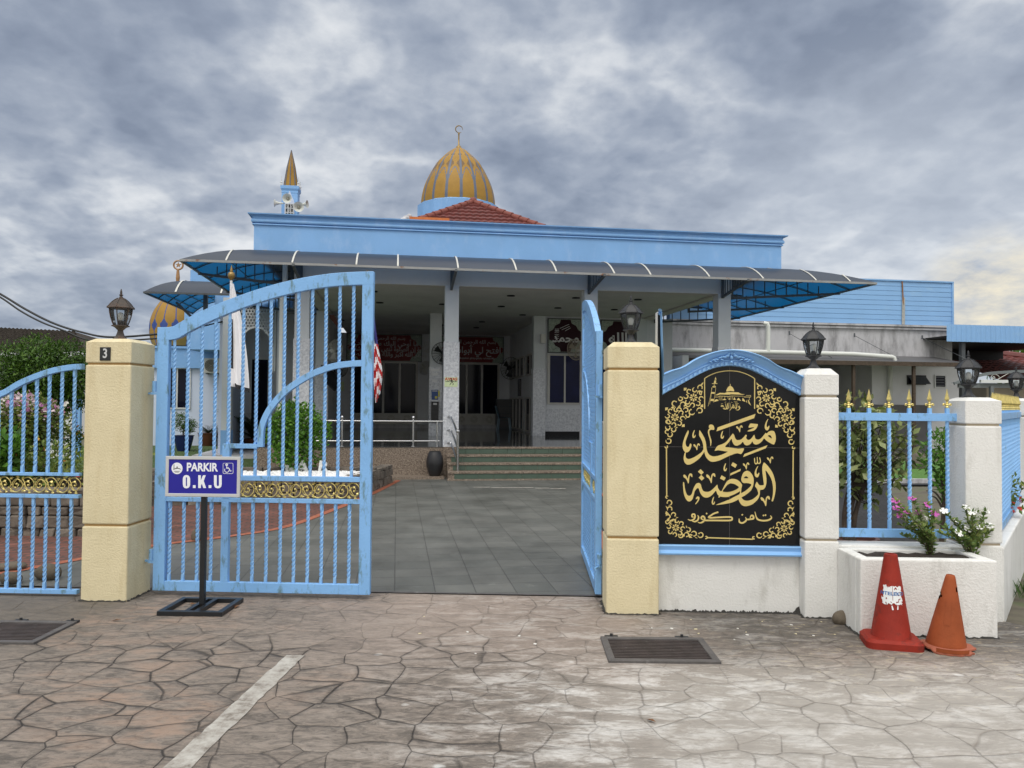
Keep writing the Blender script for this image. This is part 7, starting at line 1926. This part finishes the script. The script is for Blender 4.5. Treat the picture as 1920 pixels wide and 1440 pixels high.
for cx0, s in ((1862, 1), (1895, 1), (1905, -1)):
    c = cx_(cx0, 707); pts = [(c[0] + s * .10 * (1 - t) * cos(t * 9) + s * .3 * max(0, .25 - t), cpY - .03, c[1] + .10 * (1 - t) * sin(t * 9)) for t in [i / 20 for i in range(21)]]; b.tube(pts, .012, 5)
b.tube([(cx_(1870, 710)[0], cpY - .03, cx_(1870, 711)[1]), (cx_(1890, 702)[0], cpY - .03, cx_(1890, 700)[1])], .012, 5); b.build('scroll_ironwork', M['canopystrip'], cp)
for px in (1816, 1861): x = cx_(px, 760)[0]; B(cp).box(x - .05, x + .05, cpY, cpY + .1, -.02, zbm - .1).build('post', M['carport'], cp)

# ------------------------------------------------------------------ neighbouring house, left
h2 = E('neighbour_house', 'house with a dark weathered tile roof beyond the tree on the left', 'house', F0, -22, 33)
A1, A2 = pY(-120, 609, 36), pY(140, 622, 36); E1, E2 = pY(-140, 664, 31), pY(160, 661, 31)
b = B(h2); NR, NXT = 13, 70
for j in range(NR):
    for i in range(NXT):
        def rp(i, t, k): 
            a = A1 + (A2 - A1) * i / NXT; e = E1 + (E2 - E1) * i / NXT; q = a + (e - a) * t; return (q[0], q[1], q[2] + .07 * k + .05 * (i % 2))
        b.add([rp(i, j / NR, 0), rp(i + 1, j / NR, 0), rp(i + 1, (j + 1) / NR, 1), rp(i, (j + 1) / NR, 1), rp(i + 1, (j + 1) / NR, 0), rp(i, (j + 1) / NR, 0)], [(0, 3, 2, 1), (3, 5, 4, 2)])
ro = b.build('roof', M['rooftile_dark'], h2)
b = B(h2); b.bar(tuple(E1 + np.array([0, -.05, -.08])), tuple(E2 + np.array([0, -.05, -.08])), .12, .2); b.build('eaves_board', M['greywall'], ro)
b = B(h2); b.add([tuple(E1 + np.array([0, .8, 0])), tuple(E2 + np.array([-.3, .8, 0])), (E2[0] - .3, E2[1] + .8, -.03), (E1[0], E1[1] + .8, -.03)], [(0, 3, 2, 1)]); b.build('wall', M['greywall'], h2)
b = B(h2); b.add([tuple(A2), tuple(E2), (E2[0], A2[1] + 5, E2[2])], [(0, 1, 2)]); b.build('gable', M['rooftile_dark'], h2)
gw = E('garden_wall', 'white wall with a blue louvred gate behind the bougainvillea', 'wall', F0, -12, 21)
def gx_(x, y): P = pY(x, y, 21); return P[0], P[2]
a, z1 = gx_(100, 738); b_, _ = gx_(420, 740)
B(gw).box(a - 8, gx_(141, 760)[0], 21, 21.15, -.03, gx_(130, 752)[1]).build('wall', M['annexwall'], gw)
x0, x1 = gx_(142, 760)[0], gx_(154, 760)[0]; zz1 = gx_(150, 738)[1]; b = B(gw)
b.box(x0, x0 + .05, 20.9, 21, 0, zz1); b.box(x1 - .05, x1, 20.9, 21, 0, zz1)
for k in range(12): z = .3 + k * (zz1 - .4) / 11; b.bar((x0 + .05, 20.95, z), (x1 - .05, 20.95, z), .02, .09)
b.build('louvred_gate', M['bluewall'], gw)

# ------------------------------------------------------------------ overhead cables
def cable(label, pts, Y, r):
    P = [pY(x, y, Y + k * .0) for k, (x, y) in enumerate(pts)]; q = spline([tuple(p) for p in P], 8)
    b = B(q[0]); b.tube(q, r, 6); o = b.build('power_cable', M['cable'], None, smooth=60); o.location = q[0]; return tag(o, label, 'cable', 'power cables over the left houses')
cable('upper thick sagging black cable at the left edge', [(-1500, 250), (-700, 330), (-300, 435), (-60, 520), (0, 551), (50, 581), (100, 606), (150, 622), (205, 632), (290, 627), (330, 621)], 16.6, .024)
cable('lower thick sagging black cable at the left edge', [(-1500, 256), (-700, 336), (-300, 441), (-60, 525), (0, 557), (40, 584), (80, 605), (120, 620), (160, 636), (205, 640), (330, 632)], 16.9, .020)
cable('thin cable crossing in front of the small dome', [(380, 612), (396, 608), (420, 602)], 22, .02)

# ------------------------------------------------------------------ trees, shrubs, hedges
def foliage(n, cen, rad, lsize, seed, lw=.5, shell=.55, lump=0, up=.25, holes=0.0, lumps=None, droop=0.0):
    """leaf clusters spread through a lumpy volume"""
    rr = random.Random(seed); b = B(); C = Vector(cen)
    if lumps is None:
        lumps = []
        for i in range(lump or 14):
            d = rvec(rr); k = rr.uniform(.45, .80); lumps.append((Vector((d.x * rad[0] * k, d.y * rad[1] * k, d.z * rad[2] * k)), rr.uniform(.30, .50)))
        lumps.append((Vector((0, 0, 0)), .62))
    per = n // len(lumps)
    for c, k in lumps:
        m = int(per * (k / .42) ** 2)
        for _ in range(m):
            d = rvec(rr); r_ = (shell + (1 - shell) * rr.random()) * k * (1.0 + .25 * rr.random() ** 4)
            P = C + c + Vector((d.x * rad[0] * r_, d.y * rad[1] * r_, d.z * rad[2] * r_))
            dd = (d * .7 + rvec(rr) * .8 + Vector((0, 0, up - droop))).normalized(); L_ = lsize * rr.uniform(.65, 1.35)
            leafquad(b, P, dd, (d * .5 + Vector((0, 0, 1)) + rvec(rr) * .7), L_, L_ * lw, .18)
    return b
def trunk(parent, base, top, r, seed, branches=5, reach=.5, mat='wood'):
    rr = random.Random(seed); b = B(); base, top = Vector(base), Vector(top)
    mid = (base + top) / 2 + Vector((rr.uniform(-.08, .08), rr.uniform(-.05, .05), 0)) * (top - base).length
    p = spline([tuple(base), tuple(mid), tuple(top)], 6); b.tube(p, [r * (1 - .6 * i / (len(p) - 1)) for i in range(len(p))], 8)
    for k in range(branches):
        t = .45 + .5 * k / branches; s = Vector(p[int(t * (len(p) - 1))]); d = rvec(rr); d.z = abs(d.z) * .8 + .3
        e = s + d * reach * rr.uniform(.7, 1.1); b.tube(spline([tuple(s), tuple((s + e) / 2 + Vector((0, 0, .06))), tuple(e)], 4), [r * .5, r * .45, r * .42, r * .38, r * .34, r * .30, r * .26, r * .22, r * .18][:9], 6)
    return b.build('trunk', M[mat], parent, smooth=60)
def plant(name, label, cat, base, group=None): return E(name, label, cat, F0, base[0], base[1], base[2], 0, group)

TY = 15.5
P = pY(68, 700, TY); t = plant('shade_tree', 'dense dark green feathery tree in front of the weathered roof, left', 'tree', (P[0], TY, 0))
hz = P[2]; kx = TY / FPX
foliage(22000, (0, 0, hz - .05), (1.14, .9, .88), .085, 41, .34, .6, 26, .1, droop=.15).build('crown', M['leafdark'], t)
trunk(t, (.2, 0, 0), (0, 0, hz - .3), .09, 42, 7, .6)
BY = 10.6
P = pY(52, 800, BY); t = plant('bougainvillea', 'bougainvillea bush in white and pink bloom behind the left fence panel', 'bush', (P[0], BY, 0))
foliage(7000, (0, 0, 1.22), (.52, .45, .50), .055, 43, .55, .4, 16, .2).build('foliage', M['leafhedge'], t)
zf = pY(60, 768, BY)[2]
foliage(800, (.0, -.16, zf), (.52, .40, .25), .052, 44, .9, .45, 17, .3).build('flowers', M['flowermix'], t)
bw = B(); rr = random.Random(8)
for k in range(9): bw.tube(spline([(rr.uniform(-.12, .12), rr.uniform(-.1, .1), 0), (rr.uniform(-.2, .2), rr.uniform(-.1, .1), .5), (rr.uniform(-.35, .35), rr.uniform(-.2, .2), 1.3)], 4), [.035 - .002 * i for i in range(9)], 6)
bw.build('trunk', M['wood'], t)
# hedge with flowers behind a rubble kerb
HY = 9.7
hd = plant('hedge', 'low mixed hedge with red and yellow flowers behind the rubble kerb, left', 'hedge', (-6.0, HY, 0))
rr = random.Random(50); lum = [(Vector((rr.uniform(-1.5, 1.15), rr.uniform(-.25, .3), rr.uniform(-.16, .12))), rr.uniform(.28, .42)) for _ in range(34)]
foliage(7000, (.0, 0, .80), (.62, .55, .62), .062, 51, .55, .5, 0, .3, lumps=lum).build('foliage', M['leafhedge'], hd)
foliage(70, (.0, -.22, .86), (.75, .3, .5), .05, 52, .9, .9, 0, .3, lumps=lum).build('flowers', M['flowerred'], hd)
b = B(); b.box(-1.9, 1.25, -.2, .35, 0, .62); b.build('soil', M['soil'], hd)
kb2 = plant('rubble_kerb', 'low kerb of stacked rubble stones in front of the hedge, left', 'kerb', (-6.0, 9.15, 0))
def rubble(x0, x1, y, z0, z1, seed, depth=.25, sz=.28):
    rr = random.Random(seed); b = B(); z = z0
    while z < z1 - .02:
        h = min(z1 - z, rr.uniform(.09, .17)); x = x0
        while x < x1:
            w = rr.uniform(.5, 1.3) * sz; j = lambda s: rr.uniform(-s, s)
            c = [(x + (i * w) + j(.015), y + k * depth + j(.03), z + l * h * rr.uniform(.88, 1.02)) for l in (0, 1) for (i, k) in ((0.03, 0), (.97, 0), (.97, 1), (.03, 1))]
            b.add(c, [(0, 3, 2, 1), (4, 5, 6, 7), (0, 1, 5, 4), (1, 2, 6, 5), (2, 3, 7, 6), (3, 0, 4, 7)]); x += w
        z += h
    return b
rubble(-1.9, 1.25, -.12, -.02, .55, 60, .3).build('stones', M['stone'], kb2, bevel=.018)
t = plant('flower_clump', 'leafy light green clump at the left edge, behind the fence panel', 'plant', (pY(8, 800, 9.3)[0], 9.3, 0))
foliage(500, (0, 0, .95), (.22, .2, .35), .10, 54, .6, .4, 8, .4).build('foliage', M['leafbright'], t); trunk(t, (0, 0, 0), (0, 0, .9), .02, 3, 3, .2, 'twig')
t = plant('red_flower_bush', 'small bush with red flowers beside the cream pillar, beyond the lawn', 'bush', (pY(128, 800, 16)[0], 16, 0))
foliage(700, (0, 0, .75), (.4, .3, .45), .07, 55, .55, .5, 10, .3).build('foliage', M['leafdark'], t); foliage(60, (0, -.1, 1.0), (.4, .3, .3), .07, 56, .9, .9, 8).build('flowers', M['flowerred'], t)

# topiary shrub in the pebble bed
SYp = 13.9
P0 = pY(556, 880, SYp); t = plant('round_shrub', 'bright green clipped shrub in the white pebble bed, behind the closed gate leaf', 'shrub', (P0[0], SYp, .30))
kk = SYp / FPX; lum = []
for px, py, r in ((545, 780, 26), (575, 800, 34), (540, 820, 34), (600, 815, 22), (560, 790, 34), (520, 815, 20), (560, 845, 30), (585, 850, 20), (540, 850, 22), (525, 790, 14), (612, 805, 13)):
    Pq = pY(px, py, SYp); lum.append((Vector((Pq[0] - P0[0], random.uniform(-.2, .2), Pq[2] - .30 - .75)), r * kk))
foliage(15000, (0, 0, .75), (1.05, 1.05, 1.05), .066, 61, .6, .55, 0, .35, lumps=lum).build('foliage', M['leafbright'], t)
b = B()
for dx in (-.16, .02, .14): b.tube(spline([(dx * .5, 0, 0), (dx, 0, .35), (dx * 1.5, 0, .8)], 4), .035, 7)
b.build('trunk', M['stained'], t)
# pebble bed
bd = plant('pebble_bed', 'raised bed of white pebbles edged with dark rubble stone', 'flower bed', (-3.6, 13.0, 0))
FRT = [(-6.6, 11.4), (-4.1, 12.0), (-2.75, 12.35)]; RGT = [(-2.70, 12.4), (-2.50, 13.4), (-2.36, 15.3)]
def run(pts, h, seed, th=.22):
    rr = random.Random(seed); b = B()
    for (p, q) in zip(pts[:-1], pts[1:]):
        p, q = Vector((*p, 0)), Vector((*q, 0)); d = (q - p); L_ = d.length; d.normalize(); nn = Vector((-d.y, d.x, 0)); s = 0
        while s < L_:
            w = min(rr.uniform(.12, .34), L_ - s + .02); z = -.02
            while z < h - .02:
                hh = min(h - z, rr.uniform(.09, .2)); j = lambda: rr.uniform(-.02, .02)
                c = [tuple(p + d * (s + i * w) + nn * (k * th + j()) + Vector((0, 0, z + l * hh * rr.uniform(.9, 1.0)))) for l in (0, 1) for (i, k) in ((.04, 0), (.96, 0), (.96, 1), (.04, 1))]
                b.add([tuple(Vector(v)) for v in c], [(0, 3, 2, 1), (4, 5, 6, 7), (0, 1, 5, 4), (1, 2, 6, 5), (2, 3, 7, 6), (3, 0, 4, 7)]); z += hh
            s += w
    return b
b = run(FRT, .37, 70); b2 = run(RGT, .37, 71); b3 = run([(-2.47, 14.2), (-4.2, 13.98), (-6.6, 13.5)], .42, 72)
for bb in (b2, b3): k = len(b.v); b.v += bb.v; b.f += [tuple(i + k for i in f) for f in bb.f]; b.m += bb.m
b.v = [(x + 3.6, y - 13.0, z) for x, y, z in b.v]; b.build('stone_edging', M['stone'], bd, bevel=.015)
b = B(bd); b.add([(-6.6, 11.55, .30), (-4.1, 12.15, .30), (-2.8, 12.5, .30), (-2.6, 13.4, .30), (-2.45, 15.1, .30), (-4.2, 14.85, .30), (-6.6, 14.3, .30)], [tuple(range(7))]); b.build('soil', M['soil'], bd)
rr = random.Random(73); b = B(bd); 
for _ in range(3600):
    x = rr.uniform(-5.2, -2.55); f_ = (x + 4.1) / 1.5; y0 = 12.2 + .22 * f_ if x > -4.1 else 12.2 + .24 * (x + 4.1); y = y0 + (13.72 + .10 * (x + 4.2) - y0) * rr.random() ** 1.2
    if x > -2.62 + (y - 13.4) * .09: continue
    r = rr.uniform(.022, .048); z = .31 + r * .5 + .03 * rr.random(); vs = []; a = rr.random() * 6
    ring_ = [(cos(k * pi / 3 + a) * r * rr.uniform(.8, 1.2), sin(k * pi / 3 + a) * r * rr.uniform(.8, 1.2)) for k in range(6)]
    vs = [(x + p, y + q, z - r * .15) for p, q in ring_] + [(x + p * .6, y + q * .6, z + r * .42) for p, q in ring_]
    b.add(vs, [(k, (k + 1) % 6, 6 + (k + 1) % 6, 6 + k) for k in range(6)] + [(6, 7, 8, 9, 10, 11)])
b.build('pebbles', M['pebble'], bd)['kind'] = 'stuff'
# letters standing in the pebbles
LY = 13.72
def letter(ch, label, px, py, hpx, roll, seed):
    P = pY(px, py, LY); h = hpx * LY / FPX; t = E('letter', label, 'letter', F0, P[0], LY, P[2], 0, 'white letters in the pebble bed')
    m = text_mesh(ch, h * 1.38, 'letter_body', M['letters'], t, (0, 0, h / 2), extr=.02, offset=.010, sx=1.15, tilt=Matrix.Rotation(roll, 4, 'Y')); return t
letter('A', 'upright white letter A in the pebble bed', 567, 887, 22, .08, 1)
letter('A', 'tilted white letter A leaning over in the pebble bed', 543, 891, 21, -.62, 2)
letter('R', 'white letter R in the pebble bed', 606, 885, 19, .14, 3)

# ------------------------------------------------------------------ flags
def flagpole(label, px, Y, pytop, zb=.30):
    P = pY(px, 800, Y); top = pY(px, pytop, Y)[2]; t = E('flagpole', label, 'flagpole', F0, P[0], Y, zb)
    h = top - zb
    B().lathe([(.030, 0), (.026, h * .5), (.022, h - .02)], n=12).build('pole', M['polewhite'], t, smooth=50)
    B().lathe([(.02, h - .02), (.03, h), (.055, h + .04), (.062, h + .075), (.05, h + .115), (.022, h + .13), (.026, h + .145), (.018, h + .18), (.002, h + .25)], n=14).build('finial', M['finial'], t, smooth=60)
    B().lathe([(.10, -.32), (.10, -.01), (.06, .05)], n=12).build('base', M['stained'], t)
    return t, P[0]
flagpole('white flagpole flying the plain white flag, behind the closed gate leaf', 429, 13.2, 524)
flagpole('flagpole hidden behind the free edge of the closed gate leaf, flying the striped flag', 685, 13.2, 533)
def hang(label, name, Y, left, right, mats, pick, depth=.10, nu=26, nv=40):
    """hanging cloth between two traced edges, folded in depth"""
    L_ = spline([tuple(pY(x, y, Y)) for x, y in left], 8); R_ = spline([tuple(pY(x, y, Y)) for x, y in right], 8)
    def at(S_, t): k = t * (len(S_) - 1); i = min(int(k), len(S_) - 2); f = k - i; return Vector(S_[i]) * (1 - f) + Vector(S_[i + 1]) * f
    o = at(L_, 0); b = B(o); b.v = []
    for j in range(nv + 1):
        for i in range(nu + 1):
            t, s = j / nv, i / nu; P = at(L_, t) * (1 - s) + at(R_, t) * s; P.y += -depth * (.3 + t) * (.5 + .5 * cos(s * 2.5 * 2 * pi)) ; b.v.append(tuple(P - o))
    for j in range(nv):
        for i in range(nu): b.f.append((j * (nu + 1) + i, j * (nu + 1) + i + 1, (j + 1) * (nu + 1) + i + 1, (j + 1) * (nu + 1) + i)); b.m.append(pick((j + .5) / nv, (i + .5) / nu))
    ob = b.build(name, mats, None, smooth=180); ob.location = o; return tag(ob, label, 'flag')
hang('plain white flag with painted shade in its folds hanging limp on its pole', 'flag', 13.1, [(433, 532), (433.5, 580), (434, 640), (433, 690), (437, 724)], [(438, 532), (451, 590), (461, 650), (466, 700), (468, 736)], [M['flagwhite'], M['flagshade']],
     lambda t, s: 1 if (t > .93 and s > .15) or (s < .16 and .33 < t < .74) else 0)  # shade painted along the pole edge and the lower hem
def stripes(t, s):
    if t < .20: return 2 if s > .25 else (3 if (int(t * 40) % 2) else 2)
    if t < .42 and s > .60 - (t - .2) * .6 and s > .5: return 2
    k = (t * 1.0 + s * .16 - (.22 if s > .55 else 0) * (s - .55) * 2) * 13
    return 0 if int(k) % 2 else 1
hang('red and white striped flag with a blue canton hanging limp beside the gate stile', 'flag', 13.1, [(691, 560), (693, 600), (699, 660), (702, 710), (706, 756)], [(699, 560), (704, 610), (711, 660), (717, 700), (713, 738)], [M['flagred'], M['flagwhite'], M['flagblue'], M['scrollgold']], stripes, .08)

# ------------------------------------------------------------------ pots by the side wing
def pot(name, label, px, pyb, R, H, mat, Y=None, prof=None):
    P = pg(px, pyb); t = E(name, label, 'potted plant', F0, P[0], P[1], 0.006)
    B().lathe([(R * .62, 0), (R * .78, H * .3), (R * .95, H * .75), (R, H * .95), (R * 1.06, H * .96), (R * 1.06, H), (R * .92, H), (R * .9, H * .9), (.01, H * .88)], n=28).build('pot', M[mat], t, smooth=50); return t, P
t, P = pot('potted_bush', 'round dark bush in a blue glazed pot by the side wing', 344, 846, .30, .50, 'bluepot')
foliage(1600, (0, 0, .85), (.38, .36, .40), .05, 81, .55, .6, 12, .2).build('foliage', M['leafdark'], t); trunk(t, (0, 0, .4), (0, 0, .8), .03, 82, 4, .25)
t, P = pot('potted_palm', 'small spiky palm in a brown pot by the side wing', 390, 836, .34, .46, 'brownpot')
def fronds(n, L_, seed, zb, up, wid, mat, seg=9, pinn=True):
    rr = random.Random(seed); b = B()
    for k in range(n):
        a = 2 * pi * k / n + rr.uniform(-.3, .3); e = up + rr.uniform(-.25, .3); pts = []
        for i in range(seg + 1):
            t_ = i / seg; r_ = L_ * t_ * cos(e * (1 - .5 * t_)); z_ = zb + L_ * (t_ * sin(e) - .55 * t_ * t_ * (1.1 - sin(e) * .6)); pts.append(Vector((r_ * cos(a), r_ * sin(a), z_)))
        b.tube(pts, [.008 * (1 - .7 * i / seg) for i in range(seg + 1)], 4)
        for i in range(1, seg + 1):
            d = (pts[i] - pts[i - 1]).normalized(); s = d.cross(Vector((0, 0, 1))).normalized()
            for q in range(3):
                P_ = pts[i - 1] + (pts[i] - pts[i - 1]) * q / 3
                for sg in (-1, 1): leafquad(b, P_, (s * sg * .8 + d * .7 + Vector((0, 0, -.1))), Vector((0, 0, 1)), wid * (1 - .4 * abs(i / seg - .4)), wid * .13, .1)
    return b
fronds(11, .55, 83, .42, .95, .14, 'leafpalm').build('fronds', M['leafpalm'], t)
t, P = pot('potted_palm', 'tall wispy palm in a wide terracotta planter by the lattice arch', 478, 848, .36, .42, 'brownpot')
fronds(16, 1.35, 84, .40, 1.12, .34, 'leafpalm').build('fronds', M['leafpalm'], t); fronds(6, .7, 85, .4, .6, .25, 'leafpalm').build('lower_fronds', M['leafpalm'], t)

# ------------------------------------------------------------------ planting behind the spear fence
P = pY(1598, 1015, 7.1); t = plant('potted_shrub', 'olive green variegated shrub in a shallow brown bowl behind the spear fence', 'shrub', (P[0] + .02, 7.15, 0))
kk = 7.15 / FPX; lum = []
for px, py, r in ((1600, 790, 40), (1640, 810, 42), (1672, 850, 34), (1612, 850, 48), (1655, 880, 34), (1590, 900, 30), (1630, 905, 28), (1690, 855, 22), (1600, 765, 22), (1660, 790, 24), (1680, 815, 22), (1642, 938, 13), (1586, 835, 34)):
    Pq = pY(px, py, 7.15); lum.append((Vector((Pq[0] - P[0] - .02, random.uniform(-.12, .12), Pq[2] - 1.0)), r * kk))
foliage(6500, (0, 0, 1.0), (1.08, 1, 1.05), .088, 91, .55, .5, 0, .0, lumps=lum, droop=.35).build('foliage', M['leafolive'], t)
bw = B(); rr = random.Random(92)
for k in range(3): bw.tube(spline([(-.05 + .03 * k, 0, .30), (-.06 + .05 * k, .02, .6), (.02 + .08 * k, .0, 1.05)], 4), [.030 - .0018 * i for i in range(9)], 7)
for c, r_ in lum:
    for q in range(5):
        e = c + Vector((0, 0, 1.0)) + rvec(rr) * r_ * .95; bw.tube(spline([(0, 0, .85), tuple(e * .5 + Vector((0, 0, .4)) + rvec(rr) * .05), tuple(e)], 3), [.009, .008, .007, .006, .005, .004, .003], 5)
bw.build('trunk', M['wood'], t)
zbowl = pY(1600, 1009, 7.1)[2]
B().lathe([(.12, 0), (.17, .15), (.21, zbowl - .03), (.235, zbowl - .03), (.235, zbowl), (.20, zbowl), (.19, zbowl - .04), (.01, zbowl - .05)], n=30).build('bowl', M['brownpot'], t, smooth=50)
P = pY(1765, 940, 9.2); t = plant('leafy_shrub', 'bright green leafy shrub behind the right end of the spear fence', 'shrub', (P[0], 9.2, 0))
kk = 9.2 / FPX; lum = [(Vector(((px - 1765) * kk, random.uniform(-.15, .15), pY(px, py, 9.2)[2] - .8)), r * kk) for px, py, r in ((1760, 840, 30), (1778, 815, 22), (1775, 870, 32), (1752, 870, 18), (1770, 910, 24), (1785, 840, 24), (1790, 890, 24))]
foliage(6000, (0, 0, .8), (1.1, 1, 1.05), .080, 93, .4, .5, 0, .25, lumps=lum).build('foliage', M['leafbright'], t); trunk(t, (0, 0, 0), (0, 0, .9), .03, 94, 4, .3)
P = SD.w(2.0, -.03, .56); t = plant('creeper', 'green creeper with a red flower growing through the side fence', 'plant', P)
foliage(120, (0, 0, .22), (.22, .16, .25), .06, 96, .5, .3, 6, .3).build('foliage', M['leafhedge'], t); foliage(14, (0, -.05, .12), (.12, .1, .1), .05, 97, .9, .5, 3).build('flowers', M['petalred'], t)
P = SD.w(1.0, -.22, 0); t = plant('grass_tuft', 'tuft of grass at the foot of the side wall', 'grass tuft', P)
b = B(); rr = random.Random(98)
for _ in range(160): leafquad(b, Vector((rr.gauss(0, .13), rr.gauss(0, .08), 0)), Vector((rr.uniform(-.6, .6), rr.uniform(-.6, .6), 1)), rvec(rr), rr.uniform(.08, .20), .010, .1)
b.build('blades', M['grassblade'], t)
rk = E('yard_kerb', 'pale kerb in front of the bright lawn behind the spear fence', 'kerb', F0, 8.2, 16.1, 0, .05)
B().box(-2.6, 4, -.06, .06, 0, .09).build('kerb', M['stained'], rk)
rockp = rock('grey boulder on the bright lawn behind the spear fence', 1722, 880, 16, 34, 77, 'stone', None, 'rock', 'boulder')
# trees at the far right
P = pY(1895, 640, 48); t = plant('far_tree', 'dark tree rising behind the blue corrugated roof at the right edge', 'tree', (P[0] + 3.5, 48, 0))
foliage(5000, (-.5, 0, P[2] - 1.1), (4.2, 2.5, 2.3), .35, 101, .4, .5, 16, .2).build('crown', M['leafdark'], t); trunk(t, (0, 0, 0), (0, 0, P[2] - 1), .25, 102, 6, 2)

# soft short grass on the lawn (ground cover)
rr = random.Random(120); b = B()
for _ in range(5200):
    y = rr.uniform(13.5, 26); x = rr.uniform(-.95, -.30) * y * .66
    a, c = float(np.dot(np.array([x, y, 0]) - FB.o, FB.a)), float(np.dot(np.array([x, y, 0]) - FB.o, FB.b))
    if c > 12.0 or a > -4.4 or (a > -6.8 and c > 5.4) or (x > -6.9 and y < 15.4) or y < 13.2: continue
    leafquad(b, Vector((x, y, .006)), Vector((rr.uniform(-.7, .7), rr.uniform(-.7, .7), 1)), rvec(rr), rr.uniform(.03, .07), .012, .1)
b.build('lawn_grass', M['grassblade'])['kind'] = 'stuff'
